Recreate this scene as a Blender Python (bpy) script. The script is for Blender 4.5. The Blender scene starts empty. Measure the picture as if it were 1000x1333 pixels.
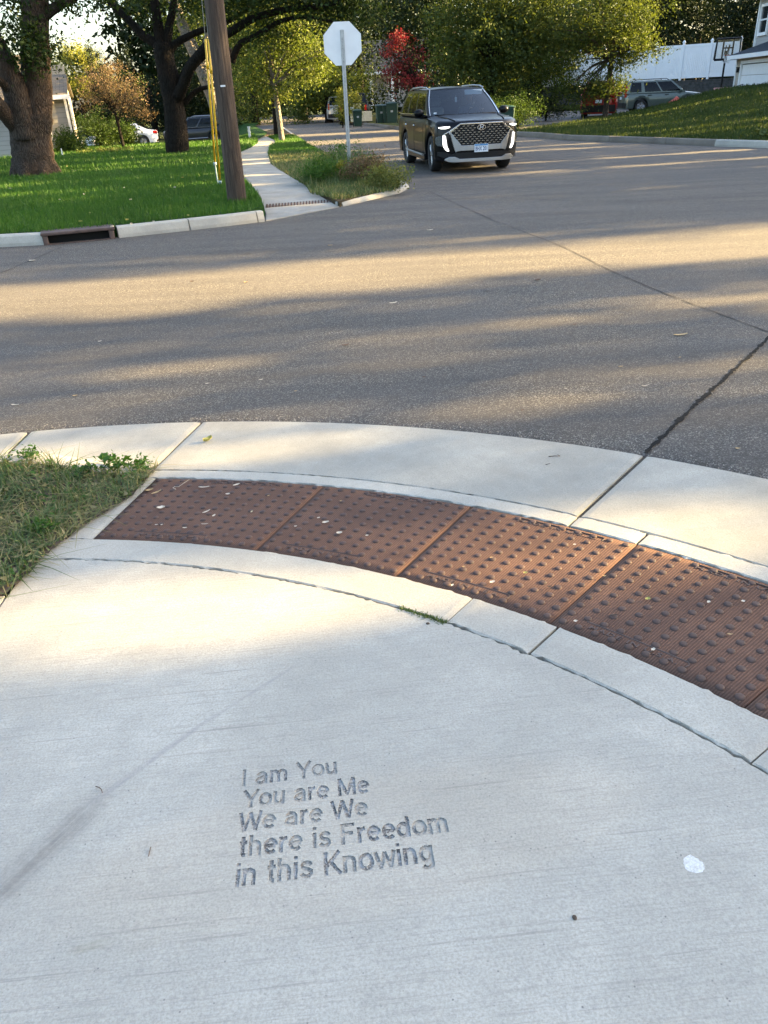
import bpy, bmesh, math, random
import numpy as np
from math import sin, cos, pi, radians as rad, sqrt, atan2, hypot
from mathutils import Vector, Matrix

SC = bpy.context.scene
COL = SC.collection
RNG = np.random.default_rng(11)
random.seed(11)

# ------------------------------------------------------------------ camera
CAM_H = 1.62
PITCH = rad(28.5)
ROLL = rad(2.7)
FPX = 1000.0
cam_data = bpy.data.cameras.new("camera")
cam = bpy.data.objects.new("camera", cam_data)
COL.objects.link(cam)
cam_data.sensor_fit = 'VERTICAL'
cam_data.sensor_height = 36.0
cam_data.lens = 36.0 * FPX / 1333.0
cam_data.clip_start = 0.05
cam_data.clip_end = 3000
_c, _s = cos(ROLL), sin(ROLL)
def img2w(u, v, w):
    x = _c * u - _s * v
    y = _s * u + _c * v
    return Vector((x, w * cos(PITCH) - y * sin(PITCH), -w * sin(PITCH) - y * cos(PITCH)))
_r, _u, _b = img2w(1, 0, 0), img2w(0, -1, 0), img2w(0, 0, -1)
M = Matrix(((_r.x, _u.x, _b.x, 0), (_r.y, _u.y, _b.y, 0), (_r.z, _u.z, _b.z, CAM_H), (0, 0, 0, 1)))
cam.matrix_world = M
SC.camera = cam

# ------------------------------------------------------------------ light
SUN_EL = rad(18.0)
SUN_M = 0.17                                   # direction towards the sun on the ground: (1, SUN_M)
world = bpy.data.worlds.new("World")
SC.world = world
world.use_nodes = True
wn = world.node_tree
wn.nodes.clear()
sky = wn.nodes.new("ShaderNodeTexSky")
sky.sky_type = 'NISHITA'
sky.sun_disc = False
sky.sun_elevation = SUN_EL
sky.sun_rotation = math.atan2(1.0, SUN_M)
sky.air_density = 1.0
sky.dust_density = 3.2
sky.ozone_density = 1.0
bg = wn.nodes.new("ShaderNodeBackground")
bg.inputs[1].default_value = 0.052
wo = wn.nodes.new("ShaderNodeOutputWorld")
wn.links.new(sky.outputs[0], bg.inputs[0])
wn.links.new(bg.outputs[0], wo.inputs[0])
sl = bpy.data.lights.new("sun", 'SUN')
sl.energy = 3.9
sl.angle = rad(0.53)
sl.color = (1.0, 0.72, 0.33)
sun = bpy.data.objects.new("sun", sl)
COL.objects.link(sun)
_d = Vector((1, SUN_M, 0)).normalized() * cos(SUN_EL) + Vector((0, 0, sin(SUN_EL)))
sun.rotation_euler = _d.to_track_quat('Z', 'Y').to_euler()
sun.location = (20, 5, 30)
vs = SC.view_settings
vs.view_transform = 'Standard'
vs.look = 'None'
vs.gamma = 1.0
vs.exposure = 3.9
vs.use_curve_mapping = False
SC.cycles.max_bounces = 6
SC.cycles.transparent_max_bounces = 12
SC.cycles.use_denoising = True
SC.cycles.sample_clamp_indirect = 4.0

# ------------------------------------------------------------------ ground shape and picture helpers
CX, CY = -1.7077, -0.5791                      # centre of the corner radius
R_SLAB, R_PAD0, R_PAD1, R_STRIP, R_ASPH = 3.104, 3.269, 3.877, 3.971, 4.682
def ramp_z(x, y):
    return 0.29766 + 0.025267 * x - 0.0540065 * y
def sstep(a, b, t):
    t = min(1.0, max(0.0, (t - a) / (b - a)))
    return t * t * (3 - 2 * t)
def road_z(x, y):
    r = hypot(x - CX, y - CY)
    w = 1 - sstep(4.7, 9.0, r)
    return w * ramp_z(x, y)
def ray(px, py):
    return img2w(px - 500.0, py - 666.5, FPX)
def at(px, py, dz=0.0):
    d = ray(px, py); z = 0.0
    for _ in range(12):
        t = (z + dz - CAM_H) / d.z
        z = road_z(d.x * t, d.y * t)
    return Vector((d.x * t, d.y * t, z + dz))
def atz(px, py, z):
    d = ray(px, py); t = (z - CAM_H) / d.z
    return Vector((d.x * t, d.y * t, z))
def atr(px, py):                               # on the ramp plane
    d = ray(px, py)
    t = (ramp_z(0, 0) - CAM_H) / (d.z - 0.025267 * d.x + 0.0540065 * d.y)
    return Vector((d.x * t, d.y * t, CAM_H + d.z * t))
def far(px, py, R):                            # at distance R ahead
    d = ray(px, py); t = R / d.y
    return Vector((d.x * t, R, CAM_H + d.z * t))
def pol(r, deg, dz=0.0):
    x, y = CX + r * cos(rad(deg)), CY + r * sin(rad(deg))
    return Vector((x, y, ramp_z(x, y) + dz))

# ------------------------------------------------------------------ tagging
def tag(o, label=None, cat=None, group=None, kind=None):
    if label: o['label'] = label
    if cat: o['category'] = cat
    if group: o['group'] = group
    if kind: o['kind'] = kind
    return o
def empty(name, loc, rotz=0.0, label=None, cat=None, group=None):
    o = bpy.data.objects.new(name, None)
    o.empty_display_size = 0.2
    COL.objects.link(o)
    o.location = loc
    o.rotation_euler = (0, 0, rotz)
    return tag(o, label, cat, group)

# ------------------------------------------------------------------ mesh building
class MB:
    def __init__(s):
        s.v = []; s.f = []; s.m = []
    def add(s, vs, fs, mi=0):
        b = len(s.v)
        s.v.extend([tuple(p) for p in vs])
        for f in fs:
            s.f.append([b + i for i in f]); s.m.append(mi)
    def box(s, c, d, rz=0.0, mi=0, taper=1.0):
        hx, hy, hz = d[0] / 2, d[1] / 2, d[2] / 2
        vs = []
        for z, k in ((-hz, 1.0), (hz, taper)):
            for x, y in ((-hx, -hy), (hx, -hy), (hx, hy), (-hx, hy)):
                x2, y2 = x * k, y * k
                vs.append((c[0] + x2 * cos(rz) - y2 * sin(rz), c[1] + x2 * sin(rz) + y2 * cos(rz), c[2] + z))
        s.add(vs, [(3, 2, 1, 0), (4, 5, 6, 7), (0, 1, 5, 4), (1, 2, 6, 5), (2, 3, 7, 6), (3, 0, 4, 7)], mi)
    def tube(s, pts, radii, n=10, cap=True, mi=0, squash=None):
        pts = [Vector(p) for p in pts]
        if not hasattr(radii, '__len__'): radii = [radii] * len(pts)
        b = len(s.v)
        ref = None
        for i, p in enumerate(pts):
            t = (pts[min(i + 1, len(pts) - 1)] - pts[max(i - 1, 0)])
            if t.length < 1e-9: t = Vector((0, 0, 1))
            t.normalize()
            if ref is None:
                ref = Vector((1, 0, 0)) if abs(t.x) < 0.8 else Vector((0, 1, 0))
            u = (ref - t * ref.dot(t)).normalized(); w = t.cross(u); ref = u
            for k in range(n):
                a = 2 * pi * k / n
                s.v.append(tuple(p + (u * cos(a) + w * sin(a)) * radii[i]))
        for i in range(len(pts) - 1):
            for k in range(n):
                k2 = (k + 1) % n
                s.f.append([b + i * n + k, b + i * n + k2, b + (i + 1) * n + k2, b + (i + 1) * n + k]); s.m.append(mi)
        if cap:
            s.f.append([b + k for k in range(n)][::-1]); s.m.append(mi)
            e = b + (len(pts) - 1) * n
            s.f.append([e + k for k in range(n)]); s.m.append(mi)
    def lathe(s, prof, c=(0, 0, 0), axis='Z', n=24, mi=0):
        b = len(s.v)
        for r, h in prof:
            for k in range(n):
                a = 2 * pi * k / n
                if axis == 'Z': p = (c[0] + r * cos(a), c[1] + r * sin(a), c[2] + h)
                elif axis == 'X': p = (c[0] + h, c[1] + r * cos(a), c[2] + r * sin(a))
                else: p = (c[0] + r * cos(a), c[1] + h, c[2] + r * sin(a))
                s.v.append(p)
        for i in range(len(prof) - 1):
            for k in range(n):
                k2 = (k + 1) % n
                s.f.append([b + i * n + k, b + i * n + k2, b + (i + 1) * n + k2, b + (i + 1) * n + k]); s.m.append(mi)
    def prism(s, poly, z0, z1, mi=0):
        n = len(poly)
        f0 = (lambda x, y: z0) if not callable(z0) else z0
        f1 = (lambda x, y: z1) if not callable(z1) else z1
        vs = [(p[0], p[1], f0(p[0], p[1])) for p in poly] + [(p[0], p[1], f1(p[0], p[1])) for p in poly]
        fs = [list(range(n))[::-1], list(range(n, 2 * n))] + [[i, (i + 1) % n, n + (i + 1) % n, n + i] for i in range(n)]
        s.add(vs, fs, mi)
    def grid(s, P, nu, nv, mi=0):
        b = len(s.v)
        for j in range(nv + 1):
            for i in range(nu + 1):
                s.v.append(tuple(P(i / nu, j / nv)))
        for j in range(nv):
            for i in range(nu):
                a = b + j * (nu + 1) + i
                s.f.append([a, a + 1, a + nu + 2, a + nu + 1]); s.m.append(mi)
    def build(s, name, mats, parent=None, smooth=False, bevel=0.0, recalc=True, auto=None):
        me = bpy.data.meshes.new(name)
        me.from_pydata(s.v, [], s.f)
        if not isinstance(mats, (list, tuple)): mats = [mats]
        for m in mats: me.materials.append(m)
        if len(mats) > 1: me.polygons.foreach_set('material_index', s.m)
        if recalc:
            bm = bmesh.new(); bm.from_mesh(me)
            bmesh.ops.recalc_face_normals(bm, faces=bm.faces)
            bm.to_mesh(me); bm.free()
        if smooth or auto: me.polygons.foreach_set('use_smooth', [True] * len(me.polygons))
        o = bpy.data.objects.new(name, me)
        COL.objects.link(o)
        if parent: o.parent = parent
        if bevel:
            md = o.modifiers.new("bevel", 'BEVEL'); md.width = bevel; md.segments = 2; md.limit_method = 'ANGLE'; md.angle_limit = rad(40)
        if auto:
            bm = bmesh.new(); bm.from_mesh(me)
            for e in bm.edges:
                if len(e.link_faces) == 2 and e.calc_face_angle(0) > auto: e.smooth = False
            bm.to_mesh(me); bm.free()
        me.update()
        return o

def fast_mesh(name, verts, nper, mat, parent=None, tint=None, smooth=False):
    """verts: (N, nper, 3) array of N separate polygons of nper corners each"""
    n = verts.shape[0]
    me = bpy.data.meshes.new(name)
    me.vertices.add(n * nper)
    me.vertices.foreach_set('co', verts.reshape(-1).astype(np.float32))
    me.loops.add(n * nper)
    me.loops.foreach_set('vertex_index', np.arange(n * nper, dtype=np.int32))
    me.polygons.add(n)
    me.polygons.foreach_set('loop_start', np.arange(n, dtype=np.int32) * nper)
    if tint is not None:
        at_ = me.attributes.new('tint', 'FLOAT', 'POINT')
        t = np.repeat(tint, nper) if tint.ndim == 1 else tint.reshape(-1)
        at_.data.foreach_set('value', t.astype(np.float32))
    me.materials.append(mat)
    me.update(calc_edges=True)
    o = bpy.data.objects.new(name, me)
    COL.objects.link(o)
    if parent: o.parent = parent
    return o

# ------------------------------------------------------------------ materials
class NT:
    def __init__(s, name):
        s.m = bpy.data.materials.new(name); s.m.use_nodes = True
        s.t = s.m.node_tree; s.t.nodes.clear()
        s.out = s.n("ShaderNodeOutputMaterial")
        s.p = s.n("ShaderNodeBsdfPrincipled")
        s.l(s.p.outputs[0], s.out.inputs[0])
    def n(s, t, **kw):
        nd = s.t.nodes.new(t)
        for k, v in kw.items(): setattr(nd, k, v)
        return nd
    def l(s, a, b): s.t.links.new(a, b)
    def coord(s, kind='Object', scale=(1, 1, 1), rot=(0, 0, 0), loc=(0, 0, 0)):
        tc = s.n("ShaderNodeTexCoord"); mp = s.n("ShaderNodeMapping")
        mp.inputs['Scale'].default_value = scale; mp.inputs['Rotation'].default_value = rot; mp.inputs['Location'].default_value = loc
        s.l(tc.outputs[kind], mp.inputs[0]); return mp.outputs[0]
    def noise(s, vec, scale, detail=4, rough=0.55, dist=0.0):
        nd = s.n("ShaderNodeTexNoise"); nd.inputs['Scale'].default_value = scale
        nd.inputs['Detail'].default_value = detail; nd.inputs['Roughness'].default_value = rough; nd.inputs['Distortion'].default_value = dist
        if vec is not None: s.l(vec, nd.inputs['Vector'])
        return nd.outputs[0]
    def voro(s, vec, scale, feature='F1', out='Distance', rnd=1.0):
        nd = s.n("ShaderNodeTexVoronoi", feature=feature); nd.inputs['Scale'].default_value = scale
        nd.inputs['Randomness'].default_value = rnd
        if vec is not None: s.l(vec, nd.inputs['Vector'])
        return nd.outputs[out]
    def ramp(s, fac, stops):
        nd = s.n("ShaderNodeValToRGB"); e = nd.color_ramp.elements
        while len(e) < len(stops): e.new(0.5)
        for i, (p, c) in enumerate(stops):
            e[i].position = p; e[i].color = (*c, 1) if len(c) == 3 else c
        s.l(fac, nd.inputs[0]); return nd.outputs[0]
    def mapr(s, v, a, b, c, d, smooth=False):
        nd = s.n("ShaderNodeMapRange", clamp=True)
        if smooth: nd.interpolation_type = 'SMOOTHSTEP'
        for i, x in enumerate((a, b, c, d)): nd.inputs[i + 1].default_value = x
        s.l(v, nd.inputs[0]); return nd.outputs[0]
    def math(s, op, a, b=None, clamp=False):
        nd = s.n("ShaderNodeMath", operation=op, use_clamp=clamp)
        for i, x in enumerate((a, b)):
            if x is None: continue
            if isinstance(x, (int, float)): nd.inputs[i].default_value = x
            else: s.l(x, nd.inputs[i])
        return nd.outputs[0]
    def mix(s, fac, a, b, mode='MIX'):
        nd = s.n("ShaderNodeMix", data_type='RGBA', blend_type=mode)
        for i, x in ((0, fac), (6, a), (7, b)):
            if isinstance(x, (int, float)): nd.inputs[i].default_value = x
            elif isinstance(x, tuple): nd.inputs[i].default_value = (*x, 1) if len(x) == 3 else x
            else: s.l(x, nd.inputs[i])
        return nd.outputs[2]
    def bump(s, h, strength, dist=0.01, normal=None):
        nd = s.n("ShaderNodeBump"); nd.inputs['Strength'].default_value = strength; nd.inputs['Distance'].default_value = dist
        s.l(h, nd.inputs['Height'])
        if normal is not None: s.l(normal, nd.inputs['Normal'])
        s.l(nd.outputs[0], s.p.inputs['Normal']); return nd.outputs[0]
    def col(s, c):
        if isinstance(c, tuple): s.p.inputs['Base Color'].default_value = (*c, 1)
        else: s.l(c, s.p.inputs['Base Color'])
    def set(s, **kw):
        for k, v in kw.items():
            k = k.replace('_', ' ')
            if isinstance(v, tuple): v = (*v, 1) if len(v) == 3 else v
            s.p.inputs[k].default_value = v
        return s

def simple(name, c, rough=0.6, metal=0.0, var=0.15, scale=8.0, spec=0.5, bump=0.0, coat=0.0):
    t = NT(name)
    v = t.coord()
    f = t.noise(v, scale, 5)
    lo = tuple(x * (1 - var) for x in c); hi = tuple(min(1, x * (1 + var)) for x in c)
    t.col(t.ramp(f, [(0.3, lo), (0.7, hi)]))
    t.set(Roughness=rough, Metallic=metal, Specular_IOR_Level=spec, Coat_Weight=coat)
    if coat: t.set(Coat_Roughness=0.05)
    if bump: t.bump(f, bump, 0.01)
    return t.m

def emit(name, c, strength):
    t = NT(name); t.col(c); t.set(Emission_Color=c, Emission_Strength=strength, Roughness=0.2); return t.m

def leafmat(name, dark, light, transl=0.35, tcol=None, gloss=0.018):
    t = NT(name)
    a = t.n("ShaderNodeAttribute", attribute_name='tint')
    c = t.ramp(a.outputs['Fac'], [(0.0, dark), (1.0, light)])
    t.t.nodes.remove(t.p)
    d = t.n("ShaderNodeBsdfDiffuse"); t.l(c, d.inputs[0])
    tr = t.n("ShaderNodeBsdfTranslucent")
    tc = t.mix(1.0, c, tcol or (1.35, 1.25, 0.55), 'MULTIPLY'); t.l(tc, tr.inputs[0])
    g = t.n("ShaderNodeBsdfGlossy"); g.inputs['Roughness'].default_value = 0.55; g.inputs[0].default_value = (0.8, 0.85, 0.8, 1)
    m1 = t.n("ShaderNodeMixShader"); m1.inputs[0].default_value = transl
    t.l(d.outputs[0], m1.inputs[1]); t.l(tr.outputs[0], m1.inputs[2])
    m2 = t.n("ShaderNodeMixShader"); m2.inputs[0].default_value = gloss
    t.l(m1.outputs[0], m2.inputs[1]); t.l(g.outputs[0], m2.inputs[2])
    t.l(m2.outputs[0], t.out.inputs[0])
    return t.m

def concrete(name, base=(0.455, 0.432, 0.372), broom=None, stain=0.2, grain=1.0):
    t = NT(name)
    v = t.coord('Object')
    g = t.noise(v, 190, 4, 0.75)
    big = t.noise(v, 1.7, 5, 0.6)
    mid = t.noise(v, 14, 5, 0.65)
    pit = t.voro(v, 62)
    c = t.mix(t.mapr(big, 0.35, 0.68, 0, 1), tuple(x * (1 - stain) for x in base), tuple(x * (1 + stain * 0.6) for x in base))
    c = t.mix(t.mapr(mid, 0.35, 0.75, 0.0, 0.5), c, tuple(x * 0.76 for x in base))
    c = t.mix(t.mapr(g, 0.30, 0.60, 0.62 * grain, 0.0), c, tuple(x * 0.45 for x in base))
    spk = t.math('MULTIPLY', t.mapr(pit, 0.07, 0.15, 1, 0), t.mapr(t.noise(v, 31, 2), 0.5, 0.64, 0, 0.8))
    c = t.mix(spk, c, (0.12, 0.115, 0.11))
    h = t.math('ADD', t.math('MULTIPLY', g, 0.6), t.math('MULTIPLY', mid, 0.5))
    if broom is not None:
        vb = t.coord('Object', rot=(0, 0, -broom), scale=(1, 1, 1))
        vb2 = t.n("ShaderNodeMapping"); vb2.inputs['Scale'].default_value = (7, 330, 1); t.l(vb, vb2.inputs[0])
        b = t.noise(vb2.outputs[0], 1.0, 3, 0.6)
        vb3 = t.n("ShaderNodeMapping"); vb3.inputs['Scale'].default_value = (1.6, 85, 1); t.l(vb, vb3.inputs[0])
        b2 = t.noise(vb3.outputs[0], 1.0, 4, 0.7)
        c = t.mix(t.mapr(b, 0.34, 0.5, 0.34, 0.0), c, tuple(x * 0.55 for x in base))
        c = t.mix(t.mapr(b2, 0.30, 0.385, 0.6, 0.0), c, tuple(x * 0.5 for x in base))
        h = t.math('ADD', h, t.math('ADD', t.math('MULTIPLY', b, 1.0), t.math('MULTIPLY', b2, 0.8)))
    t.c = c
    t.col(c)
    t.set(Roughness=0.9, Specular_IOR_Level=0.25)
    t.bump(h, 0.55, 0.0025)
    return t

BROOM = rad(3.2)
tS = concrete('sidewalk_concrete', broom=BROOM)
# a grey tyre scuff rubbed into the slab and two rust-brown spots
def seg_mask(t, a, b, w0, w1):
    d = Vector((b[0] - a[0], b[1] - a[1])); L = d.length; ang = atan2(d.y, d.x)
    tc = t.n("ShaderNodeTexCoord"); m1 = t.n("ShaderNodeMapping"); m1.inputs['Location'].default_value = (-a[0], -a[1], 0)
    m2 = t.n("ShaderNodeMapping"); m2.inputs['Rotation'].default_value = (0, 0, -ang)
    t.l(tc.outputs['Object'], m1.inputs[0]); t.l(m1.outputs[0], m2.inputs[0])
    sp = t.n("ShaderNodeSeparateXYZ"); t.l(m2.outputs[0], sp.inputs[0])
    ends = t.math('MULTIPLY', t.mapr(sp.outputs[0], -0.05, 0.04, 0, 1, True), t.mapr(sp.outputs[0], L - 0.06, L + 0.05, 1, 0, True))
    side = t.mapr(t.math('ABSOLUTE', sp.outputs[1]), w0, w1, 1, 0, True)
    mm = t.n("ShaderNodeMapping"); mm.inputs['Scale'].default_value = (5, 90, 1); t.l(m2.outputs[0], mm.inputs[0])
    streak = t.math('MULTIPLY', t.mapr(t.noise(mm.outputs[0], 1.0, 5, 0.7), 0.38, 0.60, 0.35, 1.0), t.mapr(t.noise(m2.outputs[0], 16, 5, 0.7), 0.36, 0.6, 0.4, 1.0))
    return t.math('MULTIPLY', t.math('MULTIPLY', ends, side), streak)
k = t_ = None
c = tS.c
for a, b, w0, w1, amt, colr in (((-0.93, 0.84), (-0.69, 1.262), 0.006, 0.06, 0.8, (0.20, 0.187, 0.165)),
                          ((-0.70, 1.26), (-0.50, 1.50), 0.002, 0.014, 0.7, (0.25, 0.24, 0.23)),
                          ((-0.50, 1.50), (-0.28, 1.72), 0.001, 0.009, 0.6, (0.25, 0.24, 0.23)),
                          ((-0.60, 0.892), (-0.575, 0.898), 0.004, 0.014, 0.7, (0.17, 0.16, 0.08)),
                          ((-0.50, 0.885), (-0.475, 0.895), 0.004, 0.013, 0.5, (0.2, 0.18, 0.12))):
    c = tS.mix(tS.math('MULTIPLY', seg_mask(tS, a, b, w0, w1), amt), c, colr)
tS.col(c)
M_SLAB = tS.m
M_CONC = concrete('kerb_concrete', (0.445, 0.422, 0.362), None, 0.2).m
M_GUT = concrete('gutter_concrete', (0.385, 0.368, 0.315), None, 0.28, 1.1).m
M_CONC2 = concrete('path_concrete', (0.37, 0.35, 0.30), None, 0.25, 0.8).m
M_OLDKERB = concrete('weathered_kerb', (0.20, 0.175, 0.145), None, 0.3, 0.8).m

def asphalt():
    t = NT('asphalt')
    v = t.coord('Object')
    n1 = t.voro(v, 190, 'F1', 'Color')
    n1d = t.voro(v, 190)
    sep = t.n("ShaderNodeSeparateColor"); t.l(n1, sep.inputs[0])
    fine = t.noise(v, 420, 3, 0.7)
    big = t.noise(v, 0.45, 5, 0.6)
    vs_ = t.coord('Object', rot=(0, 0, rad(-8)), scale=(0.25, 2.2, 1))
    wear = t.noise(vs_, 1.0, 5, 0.6)
    c = t.ramp(sep.outputs[0], [(0.0, (0.056, 0.051, 0.044)), (0.5, (0.098, 0.087, 0.073)), (0.82, (0.172, 0.153, 0.128)), (1.0, (0.44, 0.405, 0.345))])
    c = t.mix(t.mapr(fine, 0.3, 0.6, 0.55, 0.0), c, (0.035, 0.033, 0.032))
    c = t.mix(t.mapr(big, 0.4, 0.66, 0.0, 0.5), c, (0.115, 0.105, 0.097))
    c = t.mix(t.mapr(wear, 0.34, 0.6, 0.5, 0.0), c, (0.062, 0.058, 0.055))
    spot = t.mapr(t.voro(v, 1.3), 0.03, 0.09, 1, 0, True)
    c = t.mix(t.math('MULTIPLY', spot, t.mapr(t.noise(v, 9, 4, 0.7), 0.4, 0.6, 0.1, 0.6)), c, (0.03, 0.028, 0.026))
    t.col(c)
    t.set(Roughness=0.92, Specular_IOR_Level=0.2)
    h = t.math('ADD', t.math('MULTIPLY', n1d, -1.0), t.math('MULTIPLY', fine, 0.7))
    t.bump(h, 0.8, 0.004)
    return t.m
M_ASPH = asphalt()
M_TAR = simple('crack_sealer', (0.007, 0.007, 0.007), 0.85, var=0.4, scale=60, bump=0.3, spec=0.12)
M_CRACK = simple('dark_crack', (0.035, 0.03, 0.026), 0.95, var=0.5, scale=90)
M_DIRT = simple('dirt', (0.075, 0.055, 0.038), 0.95, var=0.5, scale=14, bump=0.6)
M_SOILJOINT = simple('joint_dirt', (0.05, 0.045, 0.036), 0.95, var=0.5, scale=60, bump=0.5)

def iron():
    t = NT('rusty_iron')
    uv = t.n("ShaderNodeUVMap"); uv.uv_map = 'polar'
    sp = t.n("ShaderNodeSeparateXYZ"); t.l(uv.outputs[0], sp.inputs[0])
    rib = t.math('SINE', t.math('MULTIPLY', sp.outputs[0], 2 * pi / 0.0085))
    ribm = t.mapr(rib, -0.5, 0.6, 0, 1)
    v = t.coord('Object')
    big = t.noise(v, 3.2, 5, 0.65)
    mid = t.noise(v, 24, 4, 0.7)
    fine = t.noise(v, 260, 3, 0.7)
    c = t.ramp(big, [(0.28, (0.115, 0.069, 0.052)), (0.5, (0.172, 0.098, 0.070)), (0.74, (0.25, 0.14, 0.095))])
    c = t.mix(t.mapr(mid, 0.35, 0.7, 0.0, 0.45), c, (0.125, 0.075, 0.055))
    c = t.mix(t.mapr(fine, 0.3, 0.65, 0.5, 0.0), c, (0.06, 0.034, 0.026))
    c = t.mix(t.mapr(fine, 0.62, 0.75, 0.0, 0.55), c, (0.36, 0.22, 0.14))
    c = t.mix(t.math('MULTIPLY', t.math('SUBTRACT', 1.0, ribm), 0.5), c, (0.05, 0.03, 0.022))
    t.col(c)
    t.set(Roughness=0.92, Metallic=0.0, Specular_IOR_Level=0.12)
    h = t.math('ADD', t.math('MULTIPLY', ribm, 0.8), t.math('MULTIPLY', fine, 0.5))
    t.bump(h, 0.6, 0.0016)
    return t.m
M_IRON = iron()
def dome_mat():
    t = NT('shaded_iron_dome')
    v = t.coord('Object')
    f = t.noise(v, 200, 3, 0.7); b = t.noise(v, 9, 3)
    c = t.ramp(b, [(0.3, (0.050, 0.032, 0.026)), (0.7, (0.095, 0.055, 0.041))])  # domes coloured darker than the plate to paint in their shaded sides
    c = t.mix(t.mapr(f, 0.35, 0.65, 0.5, 0), c, (0.06, 0.042, 0.04))
    t.col(c); t.set(Roughness=0.6, Specular_IOR_Level=0.28); t.bump(f, 0.5, 0.001)
    return t.m
M_DOME = dome_mat()
M_INLET = simple('inlet_iron', (0.085, 0.055, 0.045), 0.75, var=0.35, scale=9, bump=0.4)
M_BLACK = simple('black_void', (0.006, 0.006, 0.006), 0.9, var=0.2)

def bark(name, dark, light, sx=22, sz=2.2):
    t = NT(name)
    v = t.coord('Object', scale=(sx, sx, sz))
    w = t.voro(v, 1.6, 'DISTANCE_TO_EDGE')
    n = t.noise(v, 3.0, 6, 0.7, 0.5)
    v2 = t.coord('Object')
    big = t.noise(v2, 1.3, 4)
    c = t.ramp(n, [(0.3, dark), (0.7, light)])
    c = t.mix(t.mapr(w, 0.0, 0.16, 0.8, 0.0), c, tuple(x * 0.35 for x in dark))
    c = t.mix(t.mapr(big, 0.45, 0.7, 0.0, 0.5), c, (light[0] * 1.0, light[1] * 0.72, light[2] * 0.55))
    t.col(c); t.set(Roughness=0.95, Specular_IOR_Level=0.15)
    t.bump(t.math('ADD', t.mapr(w, 0, 0.3, 0, 1), t.math('MULTIPLY', n, 0.5)), 0.9, 0.05)
    return t.m
M_BARK1 = bark('oak_bark', (0.042, 0.032, 0.026), (0.135, 0.108, 0.086))
M_BARK2 = bark('dark_bark', (0.010, 0.009, 0.0075), (0.032, 0.027, 0.022))
M_BARK3 = bark('pale_bark', (0.15, 0.135, 0.115), (0.33, 0.31, 0.27), 14, 2.6)
def polewood():
    t = NT('pole_wood')
    v = t.coord('Object', scale=(16, 16, 0.9))
    n = t.noise(v, 2.0, 6, 0.7, 0.4)
    v2 = t.coord('Object', scale=(3, 3, 1.4)); n2 = t.noise(v2, 1.4, 5, 0.65)
    c = t.ramp(n, [(0.28, (0.022, 0.016, 0.012)), (0.5, (0.062, 0.046, 0.035)), (0.75, (0.135, 0.102, 0.078))])
    c = t.mix(t.mapr(n2, 0.5, 0.68, 0.0, 0.6), c, (0.06, 0.045, 0.035))
    t.col(c); t.set(Roughness=0.9, Specular_IOR_Level=0.2); t.bump(n, 0.8, 0.02)
    return t.m
M_POLE = polewood()

def grassground(name, a, b, scale=3.0):
    t = NT(name); v = t.coord('Object')
    n = t.noise(v, scale, 6, 0.65); f = t.noise(v, 60, 3, 0.7)
    c = t.mix(t.mapr(n, 0.35, 0.68, 0, 1), a, b)
    c = t.mix(t.mapr(f, 0.3, 0.65, 0.6, 0.0), c, tuple(x * 0.35 for x in a))
    t.col(c); t.set(Roughness=0.95, Specular_IOR_Level=0.1); t.bump(f, 0.8, 0.03)
    return t.m
M_LAWN = grassground('lawn_ground', (0.016, 0.05, 0.008), (0.026, 0.075, 0.011), 0.8)
M_LAWN2 = grassground('dry_lawn_ground', (0.045, 0.058, 0.016), (0.07, 0.075, 0.022), 1.5)
M_LITTERGROUND = grassground('leaf_strewn_ground', (0.07, 0.055, 0.03), (0.11, 0.085, 0.045), 3)
M_TERRAIN = grassground('terrain_ground', (0.03, 0.045, 0.014), (0.045, 0.06, 0.018), 0.2)
M_BLADE = leafmat('grass_blade', (0.022, 0.068, 0.004), (0.058, 0.145, 0.010), 0.3, (1.3, 1.25, 0.5), 0.03)
M_BLADE2 = leafmat('dry_grass_blade', (0.016, 0.034, 0.006), (0.062, 0.085, 0.02), 0.28, None, 0.02)
def verge_leaf():
    t_m = leafmat('verge_blade', (0.03, 0.06, 0.012), (0.32, 0.26, 0.12), 0.28, (1.15, 1.1, 0.7), 0.04)
    r = [n for n in t_m.node_tree.nodes if n.type == 'VALTORGB'][0].color_ramp
    e = r.elements.new(0.45); e.color = (0.085, 0.13, 0.03, 1)
    e = r.elements.new(0.7); e.color = (0.16, 0.17, 0.055, 1)
    return t_m
M_VERGE = verge_leaf()
M_WEED = leafmat('weed_leaf', (0.025, 0.07, 0.012), (0.075, 0.16, 0.025), 0.3)
LM = {
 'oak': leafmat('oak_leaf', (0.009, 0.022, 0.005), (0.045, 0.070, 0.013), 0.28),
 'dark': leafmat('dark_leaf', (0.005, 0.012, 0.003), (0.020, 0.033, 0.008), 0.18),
 'mid': leafmat('maple_leaf', (0.015, 0.032, 0.007), (0.105, 0.135, 0.03), 0.35),
 'yellow': leafmat('yellowing_leaf', (0.03, 0.055, 0.010), (0.165, 0.185, 0.035), 0.38, (1.12, 1.2, 0.5)),
 'gold': leafmat('golden_leaf', (0.08, 0.10, 0.014), (0.28, 0.27, 0.045), 0.4, (1.15, 1.15, 0.45)),
 'red': leafmat('red_leaf', (0.045, 0.010, 0.012), (0.20, 0.026, 0.032), 0.35, (1.3, 0.7, 0.6)),
 'bronze': leafmat('bronze_leaf', (0.05, 0.05, 0.018), (0.24, 0.16, 0.10), 0.3, (1.2, 1.0, 0.7)),
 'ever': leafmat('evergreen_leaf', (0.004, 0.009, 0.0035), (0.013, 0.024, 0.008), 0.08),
 'shrub': leafmat('shrub_leaf', (0.012, 0.03, 0.006), (0.065, 0.11, 0.018), 0.28),
 'pale': leafmat('pale_leaf', (0.05, 0.075, 0.02), (0.18, 0.2, 0.06), 0.35),
}
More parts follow.
